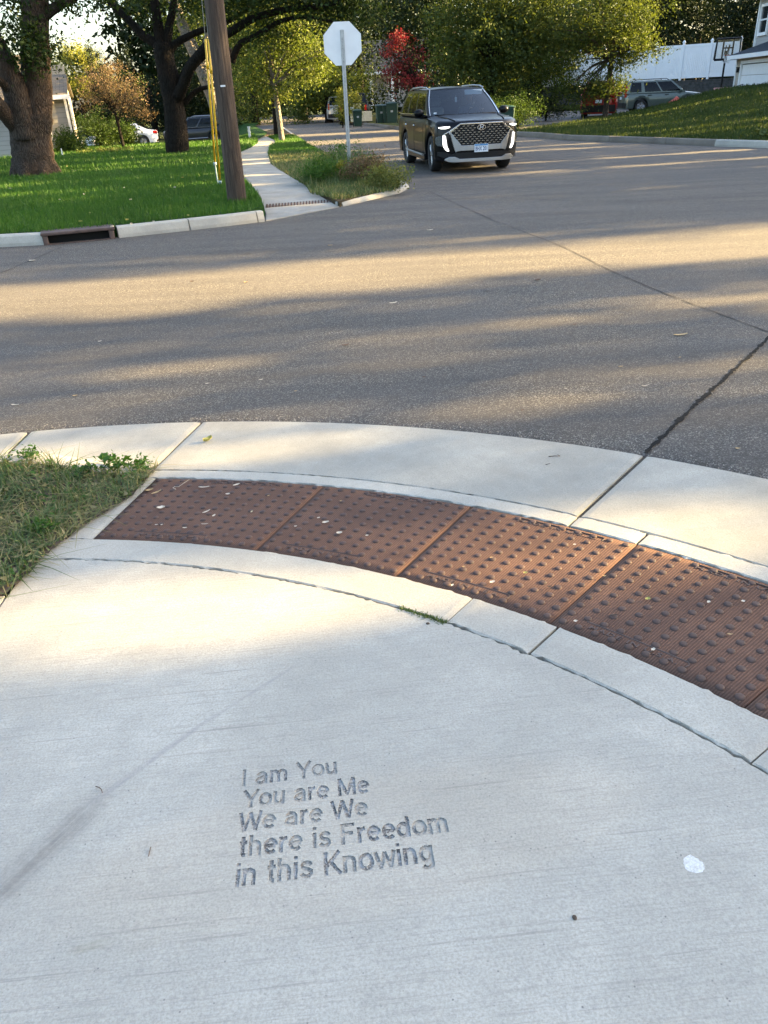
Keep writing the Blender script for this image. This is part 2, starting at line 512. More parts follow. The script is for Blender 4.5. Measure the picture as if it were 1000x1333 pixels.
M_WHITE = simple('white_paint', (0.74, 0.74, 0.72), 0.5, var=0.05)
M_VINYL = simple('white_vinyl', (0.76, 0.77, 0.78), 0.4, var=0.04, scale=2)
M_STEEL = simple('galvanised_steel', (0.42, 0.43, 0.44), 0.45, 0.75, 0.15, 12)
M_SIGNBACK = simple('bare_aluminium_sign', (0.74, 0.75, 0.76), 0.5, 0.15, 0.05, 5)
M_SIGNRED = simple('sign_red', (0.5, 0.02, 0.02), 0.4, var=0.05)
M_YEL = simple('yellow_plastic', (0.62, 0.38, 0.02), 0.45, var=0.12, scale=4)
M_BLACKPL = simple('black_plastic', (0.008, 0.008, 0.0085), 0.55, var=0.2, spec=0.25)
M_BLUE = simple('grey_blue_rod', (0.25, 0.33, 0.36), 0.5, 0.4, 0.2)
M_CHROME = simple('chrome', (0.8, 0.8, 0.8), 0.15, 1.0, 0.03)
M_SATIN = simple('satin_silver', (0.34, 0.35, 0.37), 0.36, 0.85, 0.05)
M_TYRE = simple('tyre_rubber', (0.014, 0.014, 0.014), 0.8, var=0.25, scale=20)
M_RIM = simple('alloy_rim', (0.34, 0.34, 0.35), 0.3, 0.85, 0.1)
M_SHINGLE = None
def siding(name, c, pitch=0.13):
    t = NT(name); v = t.coord('Object')
    sp = t.n("ShaderNodeSeparateXYZ"); t.l(v, sp.inputs[0])
    fr = t.math('FRACT', t.math('DIVIDE', sp.outputs[2], pitch))
    gap = t.mapr(fr, 0.0, 0.09, 0.8, 0.0)  # shadow under each board lap, painted as a thin dark line
    n = t.noise(v, 6, 4)
    cc = t.mix(t.mapr(n, 0.3, 0.7, 0, 0.25), c, tuple(x * 0.8 for x in c))
    t.col(t.mix(gap, cc, tuple(x * 0.22 for x in c)))
    t.set(Roughness=0.6, Specular_IOR_Level=0.3); t.bump(t.math('SUBTRACT', 1.0, fr), 1.0, 0.02)
    return t.m
def shingles(name, c, c2):
    t = NT(name)
    v = t.coord('Object', rot=(0, 0, 0))
    br = t.n("ShaderNodeTexBrick"); br.inputs['Scale'].default_value = 1.0
    br.inputs['Brick Width'].default_value = 0.33; br.inputs['Row Height'].default_value = 0.14
    br.inputs['Mortar Size'].default_value = 0.008
    br.inputs['Color1'].default_value = (*c, 1); br.inputs['Color2'].default_value = (*c2, 1); br.inputs['Mortar'].default_value = (c[0] * .35, c[1] * .35, c[2] * .35, 1)
    t.l(v, br.inputs[0])
    n = t.noise(v, 30, 4, 0.7)
    t.col(t.mix(t.mapr(n, 0.35, 0.65, 0.4, 0.0), br.outputs[0], tuple(x * 0.5 for x in c)))
    t.set(Roughness=0.95, Specular_IOR_Level=0.15); t.bump(n, 0.5, 0.01)
    return t.m
M_SIDE_W = siding('white_lap_siding', (0.33, 0.32, 0.30), 0.15)
M_SIDE_T = siding('tan_lap_siding', (0.40, 0.34, 0.26), 0.13)
M_SIDE_G = siding('cream_lap_siding', (0.34, 0.31, 0.255), 0.20)
M_ROOF1 = shingles('brown_shingles', (0.13, 0.11, 0.085), (0.18, 0.15, 0.115))
M_ROOF2 = shingles('slate_blue_shingles', (0.035, 0.042, 0.055), (0.05, 0.058, 0.07))
M_WIN = simple('window_glass', (0.02, 0.025, 0.03), 0.06, var=0.1, spec=0.8)

# ================================================================== THE CORNER WE STAND ON
# asphalt: one polar sheet from the gutter out to the far streets
mb = MB()
radii = [R_ASPH - 0.002]
r = R_ASPH + 0.03
while r < 100:
    radii.append(r); r *= 1.045 if r < 14 else 1.09
A0, A1, NA = -60, 215, 360
rr = random.Random(5)
for j, r in enumerate(radii):
    for i in range(NA + 1):
        a = rad(A0 + (A1 - A0) * i / NA)
        q = r + (rr.uniform(-0.007, 0.007) if j == 0 else 0)
        x, y = CX + q * cos(a), CY + q * sin(a)
        mb.v.append((x, y, road_z(x, y) - (0.012 if j == 0 else 0) - 1.8 * sstep(5.2, 7.0, -x - .17 * max(0, y - 42)) * sstep(33, 38, y)))
for j in range(len(radii) - 1):
    for i in range(NA):
        a = j * (NA + 1) + i
        mb.f.append([a, a + 1, a + NA + 2, a + NA + 1]); mb.m.append(0)
tag(mb.build('road', M_ASPH, smooth=True), kind='structure')

mb = MB(); mb.grid(lambda u, v: (-900 + 1800 * u, -500 + 1500 * v, -0.9), 20, 20)
tag(mb.build('ground', M_TERRAIN), kind='structure')
# packed dirt under all joints of the corner
mb = MB()
mb.prism([tuple(pol(R_ASPH + 0.03, a))[:2] for a in range(-60, 200, 2)] + [(-7, -4), (6, -4)], lambda x, y: ramp_z(x, y) - 0.2, lambda x, y: ramp_z(x, y) - 0.014)
tag(mb.build('joint_dirt', M_SOILJOINT), kind='structure')

def sector(mb, r0, r1, a0, a1, top=0.0, thick=0.1, da=0.35, jit=0.0015, seed=1, zf=None, nr=None, edge=0.004):
    """a slab piece in polar form with slightly crumbled, rounded edges"""
    rg = random.Random(seed)
    n = max(2, int(abs(a1 - a0) / da))
    rs = [r0, r0 + edge] + ([r0 + (r1 - r0) * k / nr for k in range(1, nr)] if nr else []) + [r1 - edge, r1]
    zf = zf or (lambda r, a: 0.0)
    b = len(mb.v); m = len(rs)
    for i in range(n + 1):
        a = a0 + (a1 - a0) * i / n
        ed = i in (0, n)
        aa = a + rg.uniform(-1, 1) * jit / r1 * 57 * (1 if ed else 0)
        for j, r in enumerate(rs):
            q = r + (rg.gauss(0, jit) if j in (0, m - 1) else 0)
            dz = top + zf(r, a) - (edge if (j in (0, m - 1) or ed) else 0)
            mb.v.append(tuple(pol(q, aa, dz)))
    nb = len(mb.v)
    for i in range(n + 1):
        a = a0 + (a1 - a0) * i / n
        for j in (0, m - 1): mb.v.append(tuple(pol(rs[j], a, top - thick)))
    for i in range(n):
        for j in range(m - 1):
            p = b + i * m + j
            mb.f.append([p, p + 1, p + m + 1, p + m]); mb.m.append(0)
        mb.f.append([b + i * m, b + (i + 1) * m, nb + (i + 1) * 2, nb + i * 2]); mb.m.append(0)
        mb.f.append([b + i * m + m - 1, nb + i * 2 + 1, nb + (i + 1) * 2 + 1, b + (i + 1) * m + m - 1]); mb.m.append(0)
    for i in (0, n):
        mb.f.append([b + i * m + j for j in range(m)] + [nb + i * 2 + 1, nb + i * 2]); mb.m.append(0)

G = 0.06   # half joint in degrees
# gutter slabs between their radial joints
mb = MB()
for k, (a0, a1) in enumerate(((93.55, 112), (81.35, 93.25), (52.05, 81.15), (30, 51.85), (8, 29.8))):
    sector(mb, R_STRIP + 0.006, R_ASPH - 0.006, a0, a1, seed=20 + k, nr=4, jit=0.003)
tag(mb.build('gutter', M_GUT, smooth=False), kind='structure')
# thin concrete lip between gutter and plates, ends rising as kerb on the grass side
mb = MB()
for k, (a0, a1) in enumerate(((52.0, 81.4), (48.15, 51.9), (34, 47.95), (10, 33.9))):
    sector(mb, R_PAD1 + 0.002, R_STRIP - 0.004, a0, a1, top=0.002, seed=40 + k, jit=0.004)
tag(mb.build('ramp_lip', M_CONC), kind='structure')
mb = MB()
def kz(r, a): return 0.10 * sstep(81.4, 91, a)
sector(mb, R_PAD1 + 0.02, R_STRIP + 0.06, 81.5, 93.35, top=0.004, zf=kz, seed=61, nr=2, edge=0.012)
sector(mb, R_PAD1 + 0.02, R_STRIP + 0.06, 93.45, 112, top=0.004, zf=kz, seed=62, nr=2, edge=0.012)
tag(mb.build('kerb', M_CONC), kind='structure')
# inner concrete band with cracked joints
mb = MB()
for k, (a0, a1) in enumerate(((73.5, 84.2), (52.80, 73.4), (47.62, 52.66), (36, 47.48), (15, 35.9))):
    if k == 0: a0 = 52.80; 
    if k == 1: continue
    sector(mb, R_SLAB + 0.006, R_PAD0 - 0.001, a0, a1, top=0.001, seed=80 + k, jit=0.0035)
sector(mb, R_PAD0 + 0.0, R_PAD1 + 0.07, 80.36, 82.2, top=0.001, seed=90, jit=0.003)
tag(mb.build('ramp_border', M_CONC), kind='structure')

# the walking slab with the sunk lettering
mb = MB()
rj = random.Random(77)
arc = [pol(R_SLAB - 0.004 + rj.gauss(0, 0.0022), 83.1 - 0.25 * i) for i in range(0, 300)]
poly = [tuple(p)[:2] for p in arc] + [(2.2, -2.5), (-2.0, -2.5), tuple(atr(-140, 990))[:2], tuple(atr(0, 791))[:2]]
mb.prism(poly, lambda x, y: ramp_z(x, y) - 0.09, lambda x, y: ramp_z(x, y))
slab = tag(mb.build('sidewalk', M_SLAB, recalc=True), kind='structure')
mb = MB()
poly = [tuple(atr(6, 776))[:2], tuple(atr(-2, 789))[:2], tuple(atr(-142, 990))[:2], (-2.02, -2.5), (-5, -2.5), (-5, 2.3)]
mb.prism(poly, lambda x, y: ramp_z(x, y) - 0.09, lambda x, y: ramp_z(x, y) + 0.001)
tag(mb.build('sidewalk', M_SLAB), kind='structure')

def letters():
    t = NT('worn_lettering'); v = t.coord('Object')
    n = t.noise(v, 38, 4, 0.75); f = t.noise(v, 230, 4, 0.75)
    c = t.ramp(f, [(0.3, (0.06, 0.057, 0.052)), (0.5, (0.17, 0.16, 0.145)), (0.64, (0.5, 0.48, 0.43))])
    c = t.mix(t.mapr(n, 0.44, 0.6, 0.0, 0.85), c, (0.40, 0.395, 0.375))
    t.col(c); t.set(Roughness=0.95, Specular_IOR_Level=0.2); t.bump(f, 0.9, 0.003)
    return t.m
M_LETTER = letters()
def letters2():
    t = NT('faded_lettering'); v = t.coord('Object')
    n = t.noise(v, 44, 4, 0.75); f = t.noise(v, 230, 4, 0.75)
    c = t.ramp(f, [(0.3, (0.09, 0.086, 0.078)), (0.5, (0.21, 0.2, 0.18)), (0.66, (0.5, 0.48, 0.43))])
    c = t.mix(t.mapr(n, 0.40, 0.56, 0.0, 0.9), c, (0.40, 0.382, 0.335))
    t.col(c); t.set(Roughness=0.95, Specular_IOR_Level=0.2); t.bump(f, 0.9, 0.003)
    return t.m
M_LETTER2 = letters2()
def text_mesh(body, width, extrude, offset=0.0, spacing=1.0):
    cu = bpy.data.curves.new('lettering', 'FONT')
    cu.body = body; cu.size = 1.0; cu.extrude = extrude; cu.offset = offset; cu.space_character = spacing
    cu.resolution_u = 3
    o = bpy.data.objects.new('lettering', cu); COL.objects.link(o)
    bpy.context.view_layer.update()
    dg = bpy.context.evaluated_depsgraph_get()
    me = bpy.data.meshes.new_from_object(o.evaluated_get(dg))
    bpy.data.objects.remove(o); bpy.data.curves.remove(cu)
    xs = [v.co.x for v in me.vertices]; x0 = min(xs); w = max(xs) - x0
    return me, x0, w
# the stencilled letters as strokes: advance, strokes (centre lines in cap heights)
def earc(cx, cy, rx, ry, a0, a1, n=12): return [(cx + rx * cos(rad(a0 + (a1 - a0) * k / n)), cy + ry * sin(rad(a0 + (a1 - a0) * k / n))) for k in range(n + 1)]
XH = .74
def stem(x, y0, y1): return [(x, y0), (x, y1)]
GLYPH = {
 'I': (.36, [stem(.14, 0, 1)]),
 'a': (.74, [earc(.34, .47, .21, .19, 165, 0, 8) + [(.55, .2), (.56, 0)], [(.55, .43), (.36, .40)] + earc(.31, .215, .205, .155, 100, 290, 8) + [(.47, .12), (.55, .22)]]),
 'm': (1.06, [stem(.13, 0, XH), [(.13, .40)] + earc(.32, .45, .19, .21, 165, 0, 8) + [(.51, 0)], [(.51, .40)] + earc(.71, .45, .19, .21, 165, 0, 8) + [(.90, 0)]]),
 'Y': (.84, [[(.06, 1), (.43, .42)], [(.80, 1), (.43, .42)], stem(.43, 0, .50)]),
 'o': (.74, [earc(.37, .37, .265, .295, 0, 360, 22)]),
 'u': (.72, [[(.13, XH)] + earc(.33, .27, .20, .195, 180, 350, 9), stem(.56, 0, XH)]),
 'r': (.47, [stem(.13, 0, XH), [(.13, .36)] + earc(.40, .40, .25, .265, 165, 85, 7)]),
 'e': (.72, [[(.12, .385), (.60, .385)], earc(.365, .37, .25, .295, 2, 318, 18)]),
 'M': (1.04, [stem(.13, 0, 1), stem(.91, 0, 1), [(.15, 1), (.53, .06)], [(.89, 1), (.51, .06)]]),
 'W': (1.16, [[(.06, 1), (.31, .0)], [(.31, .02), (.58, .98)], [(.58, .98), (.85, .02)], [(.85, .0), (1.10, 1)]]),
 't': (.44, [[(.20, .95)] + [(.20, .22)] + earc(.33, .2, .13, .13, 190, 275, 5), [(.03, .66), (.40, .66)]]),
 'h': (.72, [stem(.13, 0, 1), [(.13, .38)] + earc(.34, .44, .215, .22, 165, 0, 8) + [(.555, 0)]]),
 'i': (.30, [stem(.14, 0, XH), stem(.14, .86, 1.0)]),
 's': (.66, [[(.53, .53), (.48, .62), (.36, .665), (.22, .65), (.14, .57), (.15, .47), (.25, .41), (.42, .36), (.53, .28), (.54, .18), (.46, .095), (.32, .07), (.18, .10), (.11, .20)]]),
 'F': (.78, [stem(.13, 0, 1), [(.10, .92), (.70, .92)], [(.10, .51), (.62, .51)]]),
 'd': (.75, [earc(.34, .37, .23, .295, 0, 360, 20), stem(.58, 0, 1)]),
 'n': (.72, [stem(.13, 0, XH), [(.13, .38)] + earc(.34, .44, .215, .22, 165, 0, 8) + [(.555, 0)]]),
 'K': (.86, [stem(.13, 0, 1), [(.76, 1), (.13, .33)], [(.34, .56), (.80, 0)]]),
 'w': (.98, [[(.06, XH), (.27, .0)], [(.27, .02), (.49, .70)], [(.49, .70), (.71, .02)], [(.71, .0), (.92, XH)]]),
 'g': (.75, [earc(.34, .38, .23, .285, 0, 360, 20), [(.58, XH)] + earc(.35, -.02, .23, .19, 0, -150, 9)]),
}
def stroke_text(body, start, ang, width, cap, depth, seed):
    rg = random.Random(seed); hw = .092
    adv = 0; place = []
    for ch in body:
        if ch == ' ': adv += .40; continue
        place.append((adv, GLYPH[ch][1])); adv += GLYPH[ch][0]
    sx = width / (adv - .10)
    mb = MB(); ca, sa = cos(ang), sin(ang)
    def W(x, y, z):
        X = start[0] + x * sx * ca - y * cap * sa; Y = start[1] + x * sx * sa + y * cap * ca
        return (X, Y, ramp_z(X, Y) + z)
    pale = .85 if seed == 50 else .55
    for x0, strokes in place:
        mi = 1 if rg.random() < pale else 0
        for st in strokes:
            closed = (abs(st[0][0] - st[-1][0]) < 1e-6 and abs(st[0][1] - st[-1][1]) < 1e-6)
            P = st[:-1] if closed else st
            Q = []
            for i in range(len(P) if closed else len(P) - 1):
                p, q = P[i], P[(i + 1) % len(P)]; n = max(1, int(hypot(q[0] - p[0], q[1] - p[1]) / .11))
                Q += [(p[0] + (q[0] - p[0]) * k / n, p[1] + (q[1] - p[1]) * k / n) for k in range(n)]
            if not closed: Q.append(P[-1])
            n = len(Q); b = len(mb.v); dz = rg.uniform(0, .0006)
            for i, p in enumerate(Q):
                a_ = Q[(i - 1) % n] if (closed or i) else p; c_ = Q[(i + 1) % n] if (closed or i < n - 1) else p
                dx, dy = c_[0] - a_[0], c_[1] - a_[1]; L = hypot(dx, dy) or 1; nx, ny = -dy / L, dx / L
                l = hw * rg.uniform(.80, 1.12); r = hw * rg.uniform(.80, 1.12)
                for s_, z in ((l, -depth - dz), (-r, -depth - dz), (-r, .004 + dz), (l, .004 + dz)): mb.v.append(W(x0 + p[0] + nx * s_, p[1] + ny * s_, z))
            for i in range(n if closed else n - 1):
                j2 = (i + 1) % n
                for k in range(4): mb.f.append([b + 4 * i + k, b + 4 * i + (k + 1) % 4, b + 4 * j2 + (k + 1) % 4, b + 4 * j2 + k]); mb.m.append(mi)
            if not closed:
                for e in (0, n - 1): mb.f.append([b + 4 * e + k for k in range(4)]); mb.m.append(mi)
    me = bpy.data.meshes.new('t'); me.from_pydata(mb.v, [], mb.f); me.polygons.foreach_set('material_index', mb.m)
    bm = bmesh.new(); bm.from_mesh(me); bmesh.ops.recalc_face_normals(bm, faces=bm.faces); bm.to_mesh(me); bm.free()
    return me
cut = bmesh.new()
for k, (body, st, an, w, cp) in enumerate((("I am You", (-0.363, 1.274), 5.4, 0.224, .054), ("You are Me", (-0.350, 1.207), 4.6, 0.286, .054), ("We are We", (-0.350, 1.141), 4.7, 0.283, .054),
                     ("there is Freedom", (-0.340, 1.074), 4.1, 0.446, .056), ("in this Knowing", (-0.337, 1.003), 4.3, 0.407, .057))):
    me = stroke_text(body, st, rad(an), w, cp, 0.0028, 50 + k)
    cut.from_mesh(me); bpy.data.meshes.remove(me)
cme = bpy.data.meshes.new('cutter'); cut.to_mesh(cme); cut.free()
cme.materials.append(M_LETTER); cme.materials.append(M_LETTER2)
co = bpy.data.objects.new('cutter', cme); COL.objects.link(co)
md = slab.modifiers.new('engrave', 'BOOLEAN'); md.operation = 'DIFFERENCE'; md.solver = 'EXACT'; md.object = co; md.use_self = True
try: md.material_mode = 'TRANSFER'
except Exception: pass
bpy.context.view_layer.update()
dg = bpy.context.evaluated_depsgraph_get()
nm = bpy.data.meshes.new_from_object(slab.evaluated_get(dg))
slab.modifiers.clear()
print('slab verts', len(slab.data.vertices), '->', len(nm.vertices), [m.name for m in nm.materials])
if len(nm.vertices) > 500: slab.data = nm
bpy.data.objects.remove(co)

# detectable-warning plates
def plate(a0, a1, label, seed):
    o = empty('tactile_plate', pol((R_PAD0 + R_PAD1) / 2, (a0 + a1) / 2), 0, label, 'tactile plate', 'cast iron tactile plates set in the ramp')
    org = o.location
    g = 0.04
    n = 24; nr = 12
    mb = MB(); uvs = []
    rg = random.Random(seed)
    for j in range(nr + 1):
        for i in range(n + 1):
            r = R_PAD0 + 0.003 + (R_PAD1 - R_PAD0 - 0.006) * j / nr
            if j in (0, nr): r += rg.gauss(0, 0.0015)
            a = a0 + g + (a1 - a0 - 2 * g) * i / n
            p = pol(r, a, -0.003 if (j in (0, nr) or i in (0, n)) else 0.0)
            mb.v.append(tuple(p - org)); uvs.append((rad(a) * 3.57, r))
    for j in range(nr):
        for i in range(n):
            p = j * (n + 1) + i
            mb.f.append([p, p + 1, p + n + 2, p + n + 1]); mb.m.append(0)
    # skirt
    b = [i for i in range(n + 1)] + [j * (n + 1) + n for j in range(1, nr + 1)] + [nr * (n + 1) + i for i in range(n - 1, -1, -1)] + [j * (n + 1) for j in range(nr - 1, 0, -1)]
    base = len(mb.v)
    for q in b:
        v = mb.v[q]; mb.v.append((v[0], v[1], v[2] - 0.02)); uvs.append(uvs[q])
    for i in range(len(b)):
        i2 = (i + 1) % len(b)
        mb.f.append([b[i], b[i2], base + i2, base + i]); mb.m.append(0)
    # truncated domes
    dm = MB(); SP = 0.0545
    rows = 11
    ncol = max(2, int(rad(a1 - a0) * 3.6 / SP))
    for j in range(rows):
        r = R_PAD0 + 0.031 + SP * j
        for i in range(ncol):
            a = a0 + (a1 - a0) * (i + 0.5) / ncol
            c = pol(r, a, 0) - org
            s = rg.uniform(0.92, 1.06); h = rg.uniform(0.9, 1.05)
            dm.lathe([(0.0128 * s, -0.001), (0.0122 * s, 0.0024 * h), (0.0100 * s, 0.0044 * h), (0.0068 * s, 0.0054 * h), (0.0001, 0.0056 * h)], c, n=14)
    mb.add(dm.v, dm.f, 1); uvs += [(0, 0)] * len(dm.v)
    pl = mb.build('plate', [M_IRON, M_DOME], o)
    uvl = pl.data.uv_layers.new(name='polar')
    for l in pl.data.loops: uvl.data[l.index].uv = uvs[l.vertex_index]
    pl.data.polygons.foreach_set('use_smooth', [True] * len(pl.data.polygons))
    # cast maker's line and lettering on the inner edge and the outer edge
    for (r, aa, w, up) in ((R_PAD0 + 0.043, (a0 + a1) / 2 + 0.9, 0.27, True), (R_PAD1 - 0.052, (a0 + a1) / 2 - 0.6, 0.31, True)):
        me, x0, wd = text_mesh("MADE IN U.S.A.", w, 1.0, 0.01, 1.15)
        bm = MB(); s = w / wd
        vs_ = []
        for v in me.vertices:
            x = (v.co.x - x0) * s - w / 2; y = v.co.y * 0.024
            p = pol(r + y, aa - x / r * 57.2958, 0.0022 if v.co.z > 0 else -0.002) - org
            vs_.append(tuple(p))
        bm.add(vs_, [list(f.vertices) for f in me.polygons])
        L = [pol(r + 0.029, aa - (-w / 2 - 0.02 + (w + 0.04) * k / 16) / r * 57.2958, 0.0005) - org for k in range(17)]
        L.append(pol(r + 0.02, aa - (w / 2 + 0.027) / r * 57.2958, 0.0005) - org); L.append(pol(r + 0.004, aa - (w / 2 + 0.024) / r * 57.2958, 0.0005) - org)
        bm.tube(L, 0.0021, 6)
        bm.build('cast_lettering', M_INLET, o)
        bpy.data.meshes.remove(me)
for k, (a0, a1, lab) in enumerate(((68.0, 80.3, "rusty tactile plate touching the grass verge, with most leaf scraps on it"),
                               (57.9, 68.0, "rusty tactile plate directly beside the plate that touches the grass verge"),
                               (48.0, 57.9, "middle rusty tactile plate of the row, above the mossy crack"),
                               (37.9, 48.0, "rusty tactile plate with clearly seen ribs at the right edge of the photo"),
                               (27.8, 37.9, "rusty tactile plate mostly cut off by the right edge of the photo"))):
    plate(a0, a1, lab, 100 + k)

# cracks in the road: sealed and open
def ribbon(name, pts, w, mat, dz=0.004, jit=0.3, seed=3, step=0.06):
    rg = random.Random(seed); P = []
    for a, b in zip(pts[:-1], pts[1:]):
        n = max(1, int((b - a).length / step))
        P += [a.lerp(b, i / n) for i in range(n)]
    P.append(pts[-1])
    mb = MB(); off = 0
    for i, p in enumerate(P):
        t = (P[min(i + 1, len(P) - 1)] - P[max(0, i - 1)]).normalized(); nrm = Vector((-t.y, t.x, 0))
        off = off * 0.75 + rg.gauss(0, w * jit * 0.22)
        ww = w * (1 + rg.uniform(-jit, jit))
        for s in (-1, 1):
            q = p + nrm * (s * ww * 0.5 * (1 + rg.uniform(-jit, jit)) + off)
            mb.v.append((q.x, q.y, road_z(q.x, q.y) + dz))
    for i in range(len(P) - 1):
        mb.f.append([2 * i, 2 * i + 1, 2 * i + 3, 2 * i + 2]); mb.m.append(0)
    return tag(mb.build(name, mat), kind='structure')
rgg = np.random.default_rng(8); V = np.zeros((1500, 3, 3))
for i in range(1500):
    r_ = R_ASPH + abs(rgg.normal(0, .05)) - .004; a_ = rgg.uniform(38, 97); p = pol(r_, a_); z_ = road_z(p.x, p.y) + .001; s_ = rgg.uniform(.0015, .0045)
    f_ = rgg.uniform(0, 6.28)
    V[i] = [(p.x + s_ * cos(f_ + k * 2.1) * (1.2 if k else .8), p.y + s_ * sin(f_ + k * 2.1), z_ + (s_ * 1.2 if k == 0 else 0)) for k in range(3)]
tag(fast_mesh('grit', V, 3, simple('grit_stone', (.26, .235, .2), .9, var=.6, scale=150)), kind='stuff')
ribbon('road_crack_seal', [at(841, 589.5), at(880, 553), at(920, 515), at(960, 478), at(1000, 441), at(1080, 368), at(1200, 262)], 0.021, M_TAR, 0.005, 0.5, 4, 0.025)
ribbon('road_crack', [at(560, 250), at(640, 286), at(735, 322), at(800, 355), at(870, 384), at(940, 410), at(1010, 436)], 0.014, M_CRACK, 0.004, 0.6, 5, 0.08)
ribbon('road_crack', [at(-40, 372), at(10, 352), at(80, 322)], 0.016, M_CRACK, 0.004, 0.5, 6, 0.08)
ribbon('road_crack', [at(550, 262), at(640, 257), at(760, 262), at(1000, 262)], 0.014, M_CRACK, 0.004, 0.6, 7, 0.2)
# hairline cracks in the outer lip
# ================================================================== FAR KERBS, LAWNS, PATH
def kerbline(name, pts, hgt=0.13, width=0.16, mat=M_CONC, joint=1.6, seed=1, side=1, gaps=()):
    """pts run along the road edge; the kerb lies on the side given"""
    P = []
    for a, b in zip(pts[:-1], pts[1:]):
        n = max(1, int((b - a).length / 0.1))
        P += [a.lerp(b, i / n) for i in range(n)]
    P.append(pts[-1])
    mb = MB(); run = 0; rg = random.Random(seed)
    prof = [(0.0, -0.1), (0.0, hgt * 0.25), (0.025, hgt * 0.85), (0.05, hgt), (width - 0.02, hgt), (width, hgt * 0.9), (width, -0.1)]
    seg = []; last = 0
    def flush(seg):
        if len(seg) < 2: return
        b = len(mb.v); m = len(prof)
        for (p, nrm, sh) in seg:
            for (u, z) in prof: mb.v.append((p.x + nrm.x * u, p.y + nrm.y * u, p.z + z * sh + (0 if z < 0 else 0.006)))
        for i in range(len(seg) - 1):
            for j in range(m - 1):
                q = b + i * m + j
                mb.f.append([q, q + 1, q + m + 1, q + m]); mb.m.append(0)
        for e in (0, len(seg) - 1): mb.f.append([b + e * m + j for j in range(m)]); mb.m.append(0)
    for i, p in enumerate(P):
        t = (P[min(i + 1, len(P) - 1)] - P[max(0, i - 1)]).normalized(); nrm = Vector((-t.y, t.x, 0)) * side
        if i: run += (P[i] - P[i - 1]).length
        ing = any(g0 < p.x < g1 for g0, g1 in gaps)
        drop = 1.0
        if ing:
            flush(seg); seg = []; continue
        seg.append((p, nrm, drop * getattr(p, 'h', 1.0)))
        if run - last > joint:
            flush(seg[:-1] + [(p - t * 0.008, nrm, 1.0)]); seg = [(p + t * 0.008, nrm, 1.0)]; last = run + rg.uniform(-.3, .3)
    flush(seg)
    return tag(mb.build(name, mat, smooth=False), kind='structure')

KL = [Vector((-30, 10.6, 0)), Vector((-12, 10.75, 0)), Vector((-7, 10.95, 0)), at(0, 322), at(60, 319), at(145, 311), at(230, 302), at(300, 294), at(345, 288.5)]
kerbline('kerb', KL, 0.145, 0.17, M_CONC, 1.25, 1, 1, gaps=((at(62, 319).x, at(146, 311).x),))
# flush ramp edge in front of the far path, then the weedy corner
KC = [at(447, 269), at(490, 259), at(520, 252), at(533, 245), at(529, 239), at(505, 229), at(470, 217), at(430, 205), at(408, 193), at(392, 182), at(380, 174), at(370, 167)]
def lowkerb(name, pts, h, w, mat, side=1, seed=2): return kerbline(name, pts, h, w, mat, 2.4, seed, side)
lowkerb('kerb', KC, 0.07, 0.16, M_CONC)
KR = [Vector((5.3, 33.5, 0)), at(700, 179), at(740, 183), at(850, 187), at(930, 190.5)]
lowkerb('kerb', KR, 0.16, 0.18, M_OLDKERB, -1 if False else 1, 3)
KR2 = [at(930, 190.5), at(1000, 193), Vector((12.5, 17.6, 0)), Vector((18, 8, 0)), Vector((26, -6, 0))]
lowkerb('kerb', KR2, 0.16, 0.2, M_CONC, 1, 4)
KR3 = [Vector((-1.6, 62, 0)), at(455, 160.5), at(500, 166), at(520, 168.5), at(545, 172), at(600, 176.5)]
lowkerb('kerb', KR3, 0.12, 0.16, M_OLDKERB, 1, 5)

def sheet(name, poly, z, mat, kind='structure', zf=None, edge=0.0):
    mb = MB(); n = len(poly)
    f = zf or (lambda x, y: z)
    mb.add([(p[0], p[1], f(p[0], p[1])) for p in poly] + [(p[0], p[1], f(p[0], p[1]) - 0.25) for p in poly],
           [list(range(n))] + [[i, (i + 1) % n, n + (i + 1) % n, n + i] for i in range(n)])
    o = mb.build(name, mat)
    return tag(o, kind=kind)
def off(p, q): return (p.x, p.y + q)
ZL = 0.15
PATH_L = [atz(x, y, 0.10) for x, y in ((346, 272), (340, 260), (330, 247), (319, 236), (314, 215), (313, 198), (325, 193), (336, 186), (336, 181), (329, 175), (322, 170))]
PATH_R = [atz(x, y, 0.10) for x, y in ((440, 261.5), (418, 252), (396, 240), (374, 227), (353, 214), (349, 200), (351, 191), (360, 187), (357, 182), (343, 176), (345, 170))]
lawn_poly = [(-60, 10.9), (-12, 10.92)] + [(p.x, p.y + 0.165) for p in KL[2:8]] + [(PATH_L[0].x - 0.16, PATH_L[0].y - 0.55), (PATH_L[0].x - 0.02, PATH_L[0].y)] + [(p.x - 0.02, p.y) for p in PATH_L[1:]] + [(-9, 75), (-60, 75)]
front_poly = [p for p in lawn_poly if p[1] < 36] + [(PATH_L[-1].x * .0 - 4.65, 36.0), (-60, 36.0)]
def lawn_z(x, y): return ZL - 0.86 * sstep(36, 55, y) * sstep(-6.6, -9.0, x)
def sstep_r(a, b, t): return sstep(-a, -b, -t)
def lawn_z(x, y): return ZL - 1.27 * sstep(34, 60, y) * sstep(5.2, 7.2, -x - .17 * max(0, y - 42))
front_poly = [(-60, 36.0)] + [p for p in lawn_poly[:-2] if p[1] < 36] + [(-4.75, 36.0)]
sheet('lawn', front_poly, ZL, M_LAWN)
def backlawn(u, v):
    y = 36 + 40 * v; xr = float(np.interp(y, [36, 40.2, 43.3, 45.2, 50.5, 56, 76], [-4.77, -4.75, -5.0, -5.2, -6.2, -7.2, -9])); x = -60 + (xr + 60) * u ** .5
    return (x, y, lawn_z(x, y) + .0)
mb = MB(); mb.grid(backlawn, 50, 30); tag(mb.build('lawn', M_LAWN, smooth=True), kind='structure')
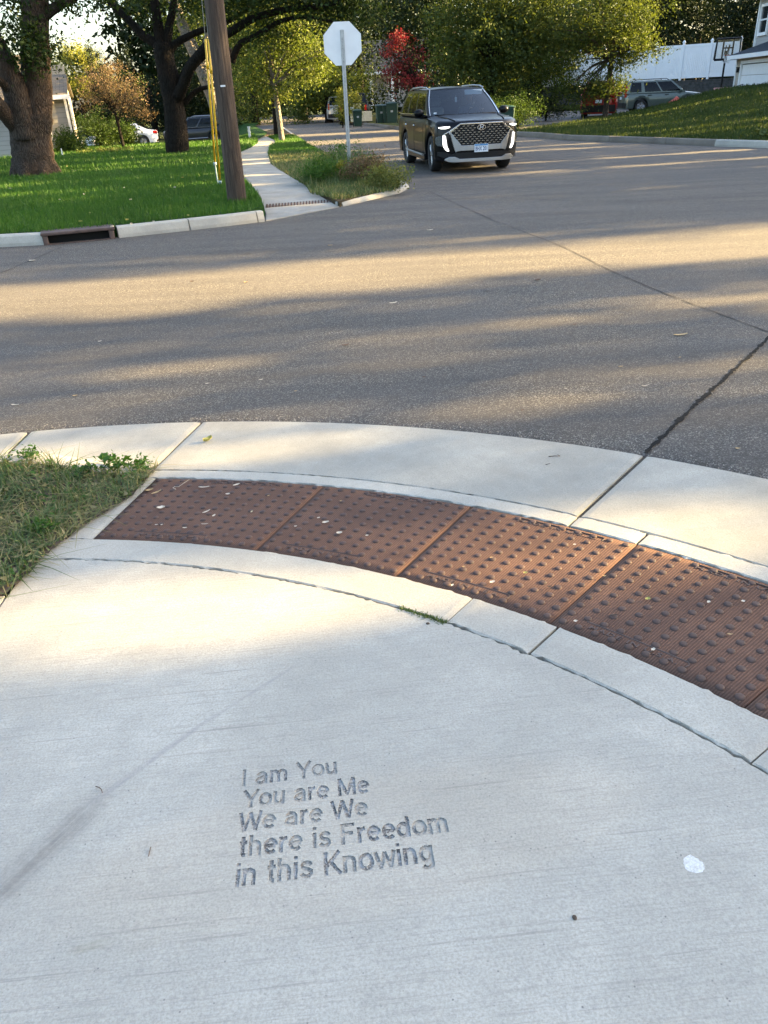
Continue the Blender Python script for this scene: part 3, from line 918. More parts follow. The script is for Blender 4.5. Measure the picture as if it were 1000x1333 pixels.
def pathz(x, y): return 0.012 + 0.09 * sstep(13.0, 17.0, y)
# the far path in separate slabs with joints
mb = MB()
apr = [at(346, 288.2), at(400, 278.5), at(446, 269)]
def quadslab(a, b, c, d, zf=pathz):
    ce = (a + b + c + d) / 4
    P = [p + (ce - p).normalized() * 0.012 for p in (a, b, c, d)]
    mb.prism([(p.x, p.y) for p in P], lambda x, y: zf(x, y) - 0.1, zf)
Lp, Rp = [], []
for A, B in ((PATH_L, Lp), (PATH_R, Rp)):
    for a, b in zip(A[:-1], A[1:]):
        n = max(1, int((b - a).length / 1.3))
        B += [a.lerp(b, i / n) for i in range(n)]
    B.append(A[-1])
def resamp(P, ts):
    d = [0]
    for a, b in zip(P[:-1], P[1:]): d.append(d[-1] + (b - a).length)
    out = []
    for t in ts:
        s = t * d[-1]; k = 0
        while k < len(d) - 2 and d[k + 1] < s: k += 1
        out.append(P[k].lerp(P[k + 1], (s - d[k]) / max(1e-6, d[k + 1] - d[k])))
    return out
ylist = []
N = 30
La, Ra = resamp(PATH_L, [i / N for i in range(N + 1)]), resamp(PATH_R, [i / N for i in range(N + 1)])
for i in range(N): quadslab(La[i], La[i + 1], Ra[i + 1], Ra[i])
Af = [at(346, 288.2), at(446, 269)]
P0 = atz(346, 272, 0.01); P1 = atz(440, 264.5, 0.01); P2 = atz(346, 268.5, 0.01); P3 = atz(440, 261.5, 0.01)
quadslab(Af[0], P0, P1, Af[1], lambda x, y: 0.012)
tag(mb.build('path', M_CONC2), kind='structure')
# small far tactile plate at the head of the path ramp
o = empty('tactile_plate', P0.lerp(P1, .5) + Vector((0, 0, 0.016)), 0, "narrow rusty tactile strip across the foot of the far path", 'tactile plate')
mb = MB(); u = (P1 - P0); 
for a, b in ((0.0, 0.25), (0.25, 0.5), (0.5, 0.75), (0.75, 1.0)):
    pass
org = Vector(o.location)
qs = [P0 - org, P1 - org, P3 - org + Vector((0, .02, 0)), P2 - org + Vector((0, .02, 0))]
mb.add([(p.x, p.y, -0.03) for p in qs] + [(p.x, p.y, 0.006) for p in qs], [(3, 2, 1, 0), (4, 5, 6, 7), (0, 1, 5, 4), (1, 2, 6, 5), (2, 3, 7, 6), (3, 0, 4, 7)])
pl = mb.build('plate', simple('far_plate_iron', (0.11, 0.075, 0.055), 0.8, var=0.3), o)
mb = MB()
for j in range(7):
    for i in range(24):
        s, t = (i + .5) / 24, (j + .5) / 7
        p = qs[0].lerp(qs[1], s).lerp(qs[3].lerp(qs[2], s), t)
        mb.lathe([(0.02, 0.004), (0.016, 0.014), (0.0, 0.016)], (p.x, p.y, 0.004), n=8)
tag(mb.build('domes', M_DOME, o), kind='stuff')

# verge between the far path and the far street
verge_poly = [(p.x + 0.02, p.y) for p in [atz(440, 261.5, .1)] ] + [(p.x - 0.02, p.y + 0.16) for p in KC[1:3]] + [(KC[3].x - .17, KC[3].y)] + [(p.x - 0.17, p.y) for p in KC[4:]] + [(p.x + 0.02, p.y) for p in PATH_R[::-1][:-1]]
sheet('verge', verge_poly, 0.085, M_LITTERGROUND)
# right bank
M_DRIVE = simple('driveway_asphalt', (.05, .047, .044), .9, var=.3, scale=12)
MK0 = Vector((6.8, 28.5, 0)); MT = Vector((0.447, -0.894, 0)); MN = Vector((0.894, 0.447, 0))
KRP = [Vector((5.3, 33.5, 0)), at(700, 179), MK0, at(850, 187), at(930, 190.5), at(1000, 193), Vector((12.5, 17.6, 0)), Vector((18, 8, 0))]
_kb = [p.x / p.y for p in KRP]; _kr = [p.y for p in KRP]
_eb, _er, _ez = [], [], []
for px, R, z in ((685, 34.5, .13), (740, 38.5, .15), (790, 42, .2), (850, 45, .44), (905, 46, .90), (940, 46, 1.17), (1000, 45, 1.30), (1100, 41, 1.5), (1300, 32, 1.7), (2200, 14, 1.7)):
    p = far(px, 125, R); _eb.append(p.x / p.y); _er.append(R); _ez.append(z)
def mound_uv(x, y):
    b = x / max(y, 1e-3); rk = float(np.interp(b, _kb, _kr)) + .17; re = float(np.interp(b, _eb, _er))
    return b, (y - rk) / max(.5, re - rk), float(np.interp(b, _eb, _ez))
def mound_z(x, y):
    b, v, ze = mound_uv(x, y); v = min(1.0, max(0.0, v))
    return 0.15 + (ze - 0.15) * v ** 1.15
mb = MB()
def mp(u, v):
    b = 0.1585 + (2.2 - .1585) * u ** 1.6
    rk = float(np.interp(b, _kb, _kr)) + .17; re = float(np.interp(b, _eb, _er))
    y = rk + (re - rk) * min(v, .97) / .97 + (0.4 if v > .98 else 0)
    x = b * y
    return (x, y, (mound_z(x, y) + 0.004) if v < .98 else -.2)
mb.grid(mp, 90, 34)
tag(mb.build('lawn', M_LAWN2, smooth=True), kind='structure')
# lawn beyond the driveway and along the far side of the street
sheet('lawn', [(KR3[0].x + .2, 75), (KR3[0].x + .2, 62)] + [(p.x + 0.15, p.y) for p in KR3[1:]] + [(4.6, 35.0), (7.5, 42), (12, 60), (40, 60), (60, 75)], 0.10, M_LAWN2, zf=lambda x, y: 0.10 + 0.035 * max(0, min(10, x - (4 - 0.2 * (y - 35)))))
sheet('driveway', [(4.4, 34.5), (5.4, 33.2), (6.0, 33.2), (12, 39), (22, 38), (34, 30), (36, 44), (24, 62), (12, 62), (7.5, 42)], 0.13, M_DRIVE, zf=lambda x, y: 0.03 + 0.05 * sstep(33, 36, y))

# ---------------------------------------------------------------- storm inlet in the left kerb
pA, pB = at(62, 319), at(146, 311)
ang = atan2(pB.y - pA.y, pB.x - pA.x); L = (pB - pA).length
o = empty('storm_drain', pA.lerp(pB, .5), ang, "rusty iron storm drain mouth set in the lawn kerb", 'storm drain')
mb = MB()
mb.box((0, 0.15, 0.138), (L + 0.12, 0.36, 0.04)); mb.box((-L / 2 - 0.01, 0.05, 0.05), (0.07, 0.14, 0.135)); mb.box((L / 2 + 0.01, 0.05, 0.05), (0.07, 0.14, 0.135))
mb.build('hood', M_INLET, o, bevel=0.012)
mb = MB(); mb.box((0, 0.15, 0.01), (L - 0.05, 0.02, 0.21)); mb.box((0, 0.1, -0.09), (L - 0.05, 0.3, 0.02))
mb.build('throat', M_BLACK, o)
mb = MB(); mb.box((0, 0.0, 0.006), (L - 0.05, 0.05, 0.012)); mb.build('sill', M_INLET, o, bevel=0.004)
# ================================================================== PLANTS
def inpoly(P, poly):
    x, y = P[:, 0], P[:, 1]; c = np.zeros(len(P), bool); n = len(poly)
    for i in range(n):
        x1, y1 = poly[i][0], poly[i][1]; x2, y2 = poly[(i + 1) % n][0], poly[(i + 1) % n][1]
        cond = ((y1 > y) != (y2 > y))
        with np.errstate(divide='ignore', invalid='ignore'):
            xi = (x2 - x1) * (y - y1) / (y2 - y1 if y2 != y1 else 1e-9) + x1
        c ^= cond & (x < xi)
    return c
def blades(name, poly, n, h, w, mat, zf, seed, R0=11.0, kind='stuff', lean=0.35, patch=0.0, tint=(0.0, 1.0), maxgrow=3.5, bbox=None):
    rg = np.random.default_rng(seed)
    pp = np.array([(p[0], p[1]) for p in poly])
    lo, hi = (pp.min(0), pp.max(0)) if bbox is None else (np.array(bbox[:2]), np.array(bbox[2:]))
    out = []; tot = 0
    while tot < n:
        P = lo + (hi - lo) * rg.random((200000, 2))
        R = np.hypot(P[:, 0], P[:, 1])
        keep = rg.random(len(P)) < np.minimum(1, (R0 / np.maximum(R, R0 * 0.5)) ** 2)
        P = P[keep]; P = P[inpoly(P, poly)]
        if len(P) == 0: break
        out.append(P); tot += len(P)
    P = np.concatenate(out)[:n]; n = len(P)
    R = np.hypot(P[:, 0], P[:, 1]); g = np.clip(R / R0, 1.0, maxgrow)
    z = np.array([zf(a, b) for a, b in P])
    a = rg.random(n) * 2 * pi; hh = h * rg.uniform(0.5, 1.25, n) * g ** 0.35; ww = w * rg.uniform(0.6, 1.3, n) * g
    la = rg.random(n) * 2 * pi; ll = rg.normal(0, lean, n) * hh
    V = np.zeros((n, 3, 3))
    V[:, 0] = np.stack([P[:, 0] - cos_(a) * ww / 2, P[:, 1] - sin_(a) * ww / 2, z - 0.01], 1)
    V[:, 1] = np.stack([P[:, 0] + cos_(a) * ww / 2, P[:, 1] + sin_(a) * ww / 2, z - 0.01], 1)
    V[:, 2] = np.stack([P[:, 0] + cos_(la) * ll, P[:, 1] + sin_(la) * ll, z + hh], 1)
    pt = 0.5 + 0.5 * np.sin(P[:, 0] * 1.7 + np.sin(P[:, 1] * 1.1) * 2) * np.cos(P[:, 1] * 0.9 + P[:, 0] * 0.4)
    t = np.clip(rg.random(n) * (1 - patch) + pt * patch, 0, 1)
    return tag(fast_mesh(name, V, 3, mat, tint=tint[0] + (tint[1] - tint[0]) * t), kind=kind)
cos_, sin_ = np.cos, np.sin

def leaves(name, blobs, mat, parent, size, seed, per=46, cl=0.42, droop=0.0, aspect=0.5, shell=0.55):
    """blobs: list of (centre, radii, clumps); leaf-sized folded faces in clumps through the volume"""
    rg = np.random.default_rng(seed)
    C, T = [], []
    for (c, rd, n) in blobs:
        d = rg.normal(size=(n, 3)); d /= np.linalg.norm(d, axis=1)[:, None]
        rr_ = rg.random(n) ** shell
        rr_ *= 1 + 0.18 * np.sin(d[:, 0] * 5 + seed) * np.cos(d[:, 2] * 4 + d[:, 1] * 3)
        C.append(np.array(c)[None] + d * rr_[:, None] * np.array(rd)[None]); T.append(rg.random(n))
    C = np.concatenate(C); T = np.concatenate(T)
    k = len(C)
    sc = cl * rg.uniform(0.6, 1.4, k)
    P = np.repeat(C, per, 0) + rg.normal(size=(k * per, 3)) * np.repeat(sc, per)[:, None] * np.array([1, 1, 0.75])
    if droop: P[:, 2] -= np.abs(rg.normal(size=len(P))) * droop
    n = len(P)
    nrm = rg.normal(size=(n, 3)) + np.array([0, 0, 0.6]); nrm /= np.linalg.norm(nrm, axis=1)[:, None]
    ax = rg.normal(size=(n, 3)); ax -= nrm * (ax * nrm).sum(1)[:, None]; ax /= np.linalg.norm(ax, axis=1)[:, None]
    sd = np.cross(nrm, ax)
    L = (size * (0.45 + 1.1 * rg.beta(1.4, 2.0, n)))[:, None]; W = L * aspect
    V = np.zeros((n, 4, 3))
    V[:, 0] = P - ax * L * 0.5
    V[:, 1] = P + sd * W * 0.5 + nrm * L * 0.08
    V[:, 2] = P + ax * L * 0.5 - nrm * L * 0.06
    V[:, 3] = P - sd * W * 0.5 + nrm * L * 0.08
    tint = np.clip(np.repeat(T, per) * 0.55 + rg.random(n) * 0.45, 0, 1)
    return fast_mesh(name, V, 4, mat, parent, tint)

def limb_mesh(limbs, bark_, parent, org, name='trunk', n=14, seed=0):
    mb = MB(); rg = random.Random(seed)
    for pts, r0, r1 in limbs:
        # smooth the given polyline with Catmull-Rom and give it slight waver
        P = [Vector(p) - org for p in pts]
        Q = []; RR = []
        for i in range(len(P) - 1):
            p0 = P[max(0, i - 1)]; p1 = P[i]; p2 = P[i + 1]; p3 = P[min(len(P) - 1, i + 2)]
            for s in range(5):
                t = s / 5
                q = 0.5 * ((2 * p1) + (p2 - p0) * t + (2 * p0 - 5 * p1 + 4 * p2 - p3) * t * t + (3 * p1 - p0 - 3 * p2 + p3) * t ** 3)
                Q.append(q)
        Q.append(P[-1])
        m = len(Q)
        for i in range(m):
            RR.append((r0 + (r1 - r0) * i / (m - 1)) * rg.uniform(0.96, 1.04))
        mb.tube(Q, RR, n)
    return mb.build(name, bark_, parent, smooth=True, recalc=False)

def twigs(blobs, start, rg, r=0.05, k=5):
    out = []
    for (c, rd, n) in blobs:
        for _ in range(k):
            e = Vector((c[0] + rg.uniform(-.8, .8) * rd[0], c[1] + rg.uniform(-.8, .8) * rd[1], c[2] + rg.uniform(-.8, .8) * rd[2]))
            s = Vector(start); m = s.lerp(e, 0.5) + Vector((0, 0, 0.12 * (e - s).length))
            out.append(([s, m, e], r, r * 0.2))
    return out

def tree(name, label, base, limbs, blobs, leaf, bark_, size=0.13, seed=1, group=None, per=46, cl=0.42, cat='tree', fork=None, tw=4, twr=0.05, droop=0.0, aspect=0.5, shell=0.55):
    rg = random.Random(seed)
    o = empty(name, base, 0, label, cat, group)
    org = Vector(base)
    L = list(limbs)
    if fork is not None: L += twigs(blobs, fork, rg, twr, tw)
    if L: limb_mesh(L, bark_, o, org, 'trunk', seed=seed)
    B = [((c[0] - org.x, c[1] - org.y, c[2] - org.z), rd, n) for (c, rd, n) in blobs]
    if B: leaves('crown', B, leaf, o, size * .72, seed, int(per * 1.75), cl, droop, aspect, shell)
    return o
def straight(px, R, h, r0, r1, z0=0.1, lean=(0, 0), py=125):
    p = far(px, py, R); b = Vector((p.x, p.y, min(z0, lawn_z(p.x, R)) if (p.x < -6.6 and R > 38) else z0))
    return b, [([b + Vector((0, 0, -0.2)), b + Vector((lean[0] * .3, lean[1] * .3, h * .35)), b + Vector((lean[0], lean[1], h))], r0, r1)]

# --- the big oak at the left
b = far(50, 239, 22.0)
T = lambda x, y, R=22.0: far(x, y, R)
limbs = [([T(49, 243), T(48, 228), T(43, 200), T(40, 170), T(44, 146)], 0.54, 0.47),
         ([T(44, 175), T(47, 150), T(48, 110), T(46, 60), T(46, 0), T(44, -80), T(60, -200)], 0.40, 0.26),
         ([T(36, 178, 21.8), T(27, 150, 21.7), T(20, 118, 21.6), T(4, 78, 21.5), T(-22, 30, 21.4), T(-60, -30, 21.2), T(-110, -130, 21)], 0.36, 0.16),
         ([T(22, 165, 21.7), T(8, 150, 21.4), T(-10, 128, 21), T(-40, 118, 20.6), T(-90, 60, 20)], 0.22, 0.10),
         ([T(16, 125, 21.6), T(3, 108, 21.2), T(-14, 96, 20.8), T(-50, 60, 20)], 0.12, 0.06),
         ([T(58, 20), T(75, 8), T(98, -4), T(130, -30), T(170, -80)], 0.13, 0.05),
         ([T(50, 64), T(62, 66, 22.2), T(72, 60, 22.4)], 0.05, 0.02),
         ([T(47, 134, 21.6), T(55, 146, 21.6), T(60, 162, 21.6), T(62, 174, 21.6)], 0.022, 0.016)]
for a in range(6):
    an = a * 1.05 + 0.3
    limbs.append(([b + Vector((0.3 * cos(an), 0.3 * sin(an), 0.55)), b + Vector((0.52 * cos(an), 0.52 * sin(an), 0.12)), b + Vector((0.66 * cos(an), 0.66 * sin(an), -0.12))], 0.22, 0.10))
blobs = [(T(35, 58, 21.3), (0.36, 0.3, 0.36), 14), (T(27, 40, 21.3), (0.3, 0.3, 0.3), 7), (T(44, 80, 21.3), (0.2, 0.2, 0.22), 5),
         (T(62, 60, 22), (0.3, 0.3, 0.2), 6), (T(8, 5), (0.7, 1.0, 0.35), 12), (T(80, -4), (0.5, 0.8, 0.2), 6), (T(100, 12), (0.2, 0.6, 0.3), 3), (T(120, -12), (0.5, 0.6, 0.2), 6),
         (T(40, -130), (3.4, 3.0, 1.6), 150), (T(-100, -150), (3, 3, 1.8), 120), (T(120, -150), (2.6, 2.5, 1.3), 110)]
tree('oak_tree', "thick brown oak with forked trunk and leafy sprouts on the left lawn", b, limbs, blobs, LM['oak'], M_BARK1, 0.15, 3, per=34, cl=0.24)

# --- the dark tree behind it
b = far(232, 207, 29.0)
T = lambda x, y, R=29.0: far(x, y, R)
limbs = [([T(232, 211), T(231, 195), T(229, 160), T(224, 120), T(215, 80), T(212, 55)], 0.42, 0.30),
         ([T(214, 78), T(203, 58), T(186, 46), T(168, 26), T(148, 8), T(120, -22), T(80, -60)], 0.17, 0.06),
         ([T(213, 70), T(207, 40), T(203, 14), T(196, -40), T(190, -120)], 0.2, 0.1),
         ([T(216, 70), T(220, 36), T(226, 5), T(234, -60)], 0.16, 0.08),
         ([T(217, 85), T(226, 60), T(244, 48), T(262, 40), T(285, 34), T(310, 20), T(350, -10)], 0.13, 0.05),
         ([T(231, 150), T(235, 118), T(245, 92), T(262, 72), T(285, 62), T(300, 70, 29)], 0.2, 0.14),
         ([T(232, 125, 28.8), T(240, 108, 28.6), T(250, 85, 28.3), T(272, 58, 28), T(300, 42, 27.7), T(330, 24, 27.3), T(375, 12, 26.8), T(420, 8, 26.3), T(470, -10, 26)], 0.19, 0.05),
         ([T(302, 80, 28), T(312, 58, 27.8), T(330, 48, 27.5), T(365, 28, 27), T(400, 22, 26.5), T(440, 30, 26)], 0.11, 0.03),
         ([T(240, 135), T(256, 118), T(275, 112), T(300, 100)], 0.09, 0.04),
         ([T(244, 208, 28.9), T(243, 203, 28.9), T(241, 199, 28.9)], 0.07, 0.04)]
blobs = [(T(172, -8), (.7, 1.0, 0.15), 6), (T(186, 22), (0.3, .5, 0.2), 4), (T(262, -55), (2.2, 2.2, 0.6), 55), (T(265, 2), (1.2, 1.6, 0.4), 22),
         (T(330, 2, 27.5), (1.7, 1.6, 0.42), 60), (T(400, -5, 26.8), (1.5, 1.4, 0.5), 52), (T(350, 40, 27.8), (0.9, 1.0, 0.3), 14), (T(455, 0, 26.2), (1.1, 1.2, 0.6), 40), (T(420, 26, 26.5), (0.7, 0.8, 0.25), 10),
         (T(320, -120, 28), (4.0, 3.2, 1.6), 150), (T(150, -230), (3.4, 3, 1.8), 110)]
tree('shade_tree', "dark trunked spreading tree with an arching limb behind the utility pole", b, limbs, blobs, LM['oak'], M_BARK2, 0.16, 4, per=34, cl=0.27)

# --- pale leaning trunk further back
b = far(287, 156, 42.0)
T = lambda x, y, R=42.0: far(x, y, R)
tree('leaning_tree', "pale bare trunk leaning left behind the yellow guy wire guards", b,
     [([T(288, 160), T(280, 135), T(262, 88), T(243, 45), T(228, 8), T(205, -60), T(190, -160)], 0.34, 0.2), ([T(262, 88), T(270, 45), T(280, 0), T(300, -80)], 0.14, 0.07)],
     [(T(190, -80), (3.4, 3, 1.6), 110), (T(255, 20), (1.8, 1.5, 0.8), 30), (T(330, -60), (3, 3, 1.5), 90)], LM['yellow'], M_BARK3, 0.2, 5, per=30, cl=0.4)

# --- young boulevard tree and its darker neighbour
b, lm = straight(362, 34.5, 3.0, 0.13, 0.08, 0.06, (-0.15, 0))
T = lambda x, y, R=34.5: far(x, y, R)
tree('boulevard_tree', "young tree with sunlit yellow-green leaves standing beside the far path", b, lm,
     [(T(362, 70), (1.15, 1.2, 0.9), 60), (T(335, 105), (0.75, .9, 0.45), 26), (T(400, 92), (0.95, .9, 0.55), 36), (T(425, 68), (0.5, .5, 0.25), 10), (T(385, 45), (1.1, 1.1, 0.7), 46), (T(345, 40), (0.9, 1, 0.7), 36), (T(365, 120), (0.7, .8, 0.25), 10), (T(370, -30), (1.5, 1.5, 1.5), 60)],
     LM['yellow'], M_BARK3, 0.15, 6, per=30, cl=0.24, fork=b + Vector((-0.15, 0, 2.0)), tw=2, twr=0.035)
b, lm = straight(357, 41, 3.4, 0.2, 0.13, 0.06)
T = lambda x, y, R=41: far(x, y, R)
tree('boulevard_tree', "dark trunk close behind the young sunlit boulevard tree", b, lm,
     [(T(345, 60), (2.2, 2, 1.5), 60), (T(320, 30), (2, 2, 1.2), 50), (T(375, 20), (2.2, 2, 1.4), 60), (T(340, -50), (2.6, 2.6, 2), 60)], LM['mid'], M_BARK2, 0.2, 7, per=32, cl=0.38, fork=b + Vector((0, 0, 2.4)), tw=2)

# --- trees round the end of the street
b, lm = straight(426, 62, 2.4, 0.3, 0.2, 0.05)
T = lambda x, y, R=62: far(x, y, R)
lm += [([b + Vector((0, 0, 1.2)), b + Vector((-1.6, 0, 2.0)), b + Vector((-3.4, 0, 2.5))], 0.16, 0.06), ([b + Vector((0, 0, 1.6)), b + Vector((1.2, 0, 2.6)), b + Vector((2, 0, 3.4))], 0.14, 0.06)]
tree('street_tree', "spreading low-branched tree with olive leaves at the bend of the far street", b, lm,
     [(T(425, 115), (2.8, 2, 1.2), 70), (T(398, 125), (1.8, 1.6, 1.0), 44), (T(392, 150), (1.3, 1.2, 0.7), 26), (T(450, 105), (2, 2, 1.4), 50), (T(410, 60), (3.2, 3, 2), 80)], LM['yellow'], M_BARK2, 0.24, 8, per=30, cl=0.42)
for px, R, top, nm, sd in ((444, 50, 116, "slim sunlit golden sapling left of the sign post", 9), (462, 52, 120, "slim sunlit golden sapling right of the sign post", 10)):
    b, lm = straight(px, R, 1.5, 0.04, 0.02, 0.1)
    t_ = far(px, top, R)
    tree('sapling', nm, b, lm, [((b.x, b.y, 0.9), (0.45, 0.45, 0.5), 22), ((b.x, b.y, 1.5), (0.3, 0.3, 0.45), 16), ((b.x, b.y, t_.z - 0.2), (0.12, 0.12, 0.3), 6)], LM['gold'], M_BARK2, 0.13, sd, per=26, cl=0.15, group=None)
# red maple
b, lm = straight(540, 46, 2.6, 0.12, 0.07, 0.2)
T = lambda x, y, R=46: far(x, y, R)
tree('red_maple', "maple with bright red autumn leaves behind the black vehicle", b, lm,
     [(T(519, 50), (0.45, .6, 0.35), 11), (T(510, 68), (0.4, .5, 0.35), 8), (T(520, 85), (0.4, .5, 0.35), 8), (T(530, 107), (0.9, .8, 0.22), 15), (T(548, 103), (0.6, .8, 0.2), 10), (T(505, 94), (0.35, .4, 0.3), 6), (T(540, 70), (0.5, .5, .5), 5)], LM['red'], M_BARK2, 0.17, 11, per=28, cl=0.24, fork=b + Vector((0, 0, 1.8)), tw=2)
# the broad green tree behind the black vehicle
b, lm = straight(640, 41, 3, 0.28, 0.2, 0.2)
T = lambda x, y, R=41: far(x, y, R)
tree('maple_tree', "broad bushy green maple filling the view above the black vehicle", b, lm,
     [(T(640, 40), (2.4, 2.2, 1.7), 150), (T(600, 70), (1.5, 1.6, 1.2), 80), (T(675, 70), (1.6, 1.6, 1.3), 80), (T(640, 105), (1.9, 1.8, 0.8), 80), (T(605, 20), (1.8, 1.8, 1.2), 70), (T(690, 20), (1.8, 1.8, 1.2), 70), (T(645, -40), (3, 3, 1.8), 110)], LM['mid'], M_BARK2, 0.19, 12, per=34, cl=0.30, fork=b + Vector((0, 0, 2)), tw=3)
# the tree in front of the driveway at the right
b, lm = straight(790, 40.5, 3.2, 0.14, 0.11, mound_z(far(790, 125, 40.5).x, 40.5), (0.1, 0))
T = lambda x, y, R=40.5: far(x, y, R)
tree('ash_tree', "slim trunked tree with drooping sunlit leaf ends before the red vehicle", b, lm,
     [(T(790, 45), (2.4, 2.0, 1.1), 130), (T(745, 60), (1.6, 1.6, 1.2), 70), (T(715, 85), (1.0, 1.2, 0.8), 36), (T(735, 115), (0.7, 1, 0.5), 22), (T(770, 112), (0.8, .9, 0.5), 26), (T(797, 110), (0.7, .8, 0.4), 20), (T(812, 78), (0.9, 0.9, 0.4), 24), (T(840, 62), (0.6, 1, 0.3), 12), (T(862, 66), (0.3, .6, 0.12), 3), (T(835, 25), (0.9, 1.4, 0.5), 22), (T(790, -10), (3, 2.8, 1.5), 130), (T(755, 135), (0.35, .5, 0.35), 7), (T(700, 30), (1.6, 1.6, 1.4), 60)],
     LM['mid'], M_BARK1, 0.17, 13, per=32, cl=0.27, fork=b + Vector((0, 0, 2.4)), tw=3, twr=0.04)
# dark trees at the back
back = ((395, 72, 1.2, 'mid', "far green tree above the end of the street"), (470, 66, 0.2, 'dark', "dark green tree rising behind the stop sign"), (538, 60, 0.4, 'dark', "dark tall tree behind the red maple"), (590, 58, 0.8, 'dark', "dark tree between the red maple and the broad green maple"),
        (700, 64, 1, 'dark', "dark tree behind the gap right of the broad green maple"), (760, 72, 3, 'dark', "dark tree above the left end of the white fence"), (835, 74, 3, 'ever', "dark tree behind the white fence, above the green car"), (900, 76, 3, 'ever', "dark tree behind the fence, left of the basketball backboard"), (960, 72, 3, 'ever', "dark tree between the backboard and the upper house window"), (1030, 72, 3, 'ever', "dark tree hidden mostly behind the garage"))
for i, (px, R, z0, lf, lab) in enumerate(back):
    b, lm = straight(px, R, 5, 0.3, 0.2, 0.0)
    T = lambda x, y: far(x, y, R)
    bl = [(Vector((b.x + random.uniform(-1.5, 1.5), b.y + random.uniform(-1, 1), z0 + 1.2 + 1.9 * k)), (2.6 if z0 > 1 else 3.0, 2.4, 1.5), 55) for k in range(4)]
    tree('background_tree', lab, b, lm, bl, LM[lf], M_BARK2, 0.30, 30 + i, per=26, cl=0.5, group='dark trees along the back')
# left background
b, lm = straight(104, 66, 3, 0.2, 0.12, 0.1)
T = lambda x, y, R=66: far(x, y, R)
tree('garden_tree', "sunlit yellow-green tree behind the cream house roof", b, lm, [(T(104, 72), (1.4, 1.4, 0.8), 60), (T(84, 78), (1.0, 1, 0.6), 34), (T(118, 85), (1, 1, 0.7), 34), (T(104, 110), (1.8, 1.6, 1.0), 60)], LM['gold'], M_BARK2, 0.2, 41, per=28, cl=0.28)
for px, R, top, sd, lab in ((128, 64, 60, 42, "dark pointed conifer nearest the cream house"), (172, 64, 66, 43, "dark pointed conifer right of the bronze ornamental tree"), (138, 66, 72, 44, "short dark conifer between the two pointed ones"), (161, 66, 80, 45, "lower blunt conifer behind the bronze ornamental tree")):
    h = far(px, top, R).z; b, lm = straight(px, R, 1.5, 0.1, 0.06, 0.1)
    bl = [(Vector((b.x, b.y, -.5 + (h + .5) * k / 7)), (1.1 * (1 - k / 8), 1.1 * (1 - k / 8), h / 12), max(5, int(30 * (1 - k / 8.5)))) for k in range(8)]
    tree('conifer', lab, b, lm, bl, LM['ever'], M_BARK2, 0.16, sd, per=36, cl=0.17, group='conifers behind the bronze tree')
b, lm = straight(149, 34.5, 1.7, 0.07, 0.05, 0.15, (-0.12, 0))
T = lambda x, y, R=34.5: far(x, y, R)
lm += [([b + Vector((-.1, 0, 0.8)), b + Vector((0.15, 0, 1.3)), b + Vector((0.5, 0, 2.0))], 0.04, 0.015), ([b + Vector((-.1, 0, 1.2)), b + Vector((-0.4, 0, 1.7)), b + Vector((-.7, 0, 2.4))], 0.035, 0.015)]
tree('ornamental_tree', "small ornamental tree with bronze pinkish leaves in front of the cream house", b, lm,
     [(T(145, 112), (1.1, 1.1, 0.5), 52), (T(120, 126), (0.6, .8, 0.45), 20), (T(175, 122), (0.7, .8, 0.45), 20), (T(140, 92), (0.7, .8, 0.3), 18), (T(190, 146), (0.4, .6, 0.3), 9), (T(160, 138), (0.8, .8, 0.3), 18), (T(110, 104), (0.35, .5, .25), 6)], LM['bronze'], M_BARK2, 0.085, 46, per=30, cl=0.17, fork=b + Vector((-.1, 0, 1.4)), tw=3, twr=0.018)
for px, R, rx, rz, z, lf, sd, lab, nm in ((118, 36.5, 0.95, 0.75, 0.8, 'shrub', 47, "large rounded green shrub below the bronze ornamental tree", 'shrub'), (140, 37, 0.9, 0.6, 0.7, 'shrub', 48, "green shrub with sunlit sprays behind the ornamental tree trunk", 'shrub'), (76, 33, 0.55, 0.42, 0.45, 'shrub', 49, "low dark clipped bush right of the big oak trunk", 'shrub'), (155, 40, 0.35, 0.7, 0.6, 'ever', 50, "tall dark bush beside the white car's front", 'shrub')):
    b, lm = straight(px, R, z, 0.05, 0.03, 0.1)
    tree(nm, lab, b, lm, [(Vector((b.x, b.y, z)), (rx, rx, rz), 75), (Vector((b.x + rx * .4, b.y - .2, z * .55)), (rx * .7, rx * .7, rz * .5), 36)], LM[lf], M_BARK2, 0.10, sd, per=36, cl=0.15, cat='shrub', fork=b + Vector((0, 0, .2)), tw=3, twr=0.02)
for i, (px, py) in enumerate(((96, 196), (104, 194))):
    b = atz(px, py, 0.15)
    tree('flowers', ("clump of yellow-pink flowers at the left edge of the shrub bed", "clump of yellow-pink flowers nearer the large rounded shrub")[i], b, [([b, b + Vector((0, 0, .25))], 0.01, 0.005)], [(b + Vector((0, 0, .22)), (.22, .22, .12), 14)], LM['gold'], M_BARK2, 0.07, 55 + i, per=22, cl=0.06, cat='flowers')
b = atz(137, 199, 0.15)
tree('ground_cover', "pale low plants edging the shrub bed under the ornamental tree", b, [([b, b + Vector((0, 0, .2))], 0.01, 0.005)], [(b + Vector((x, 0.1, .06)), (.3, .15, .07), 10) for x in (-.7, -.35, 0, .35, .7)], LM['pale'], M_BARK2, 0.07, 58, per=24, cl=0.06, cat='plant')
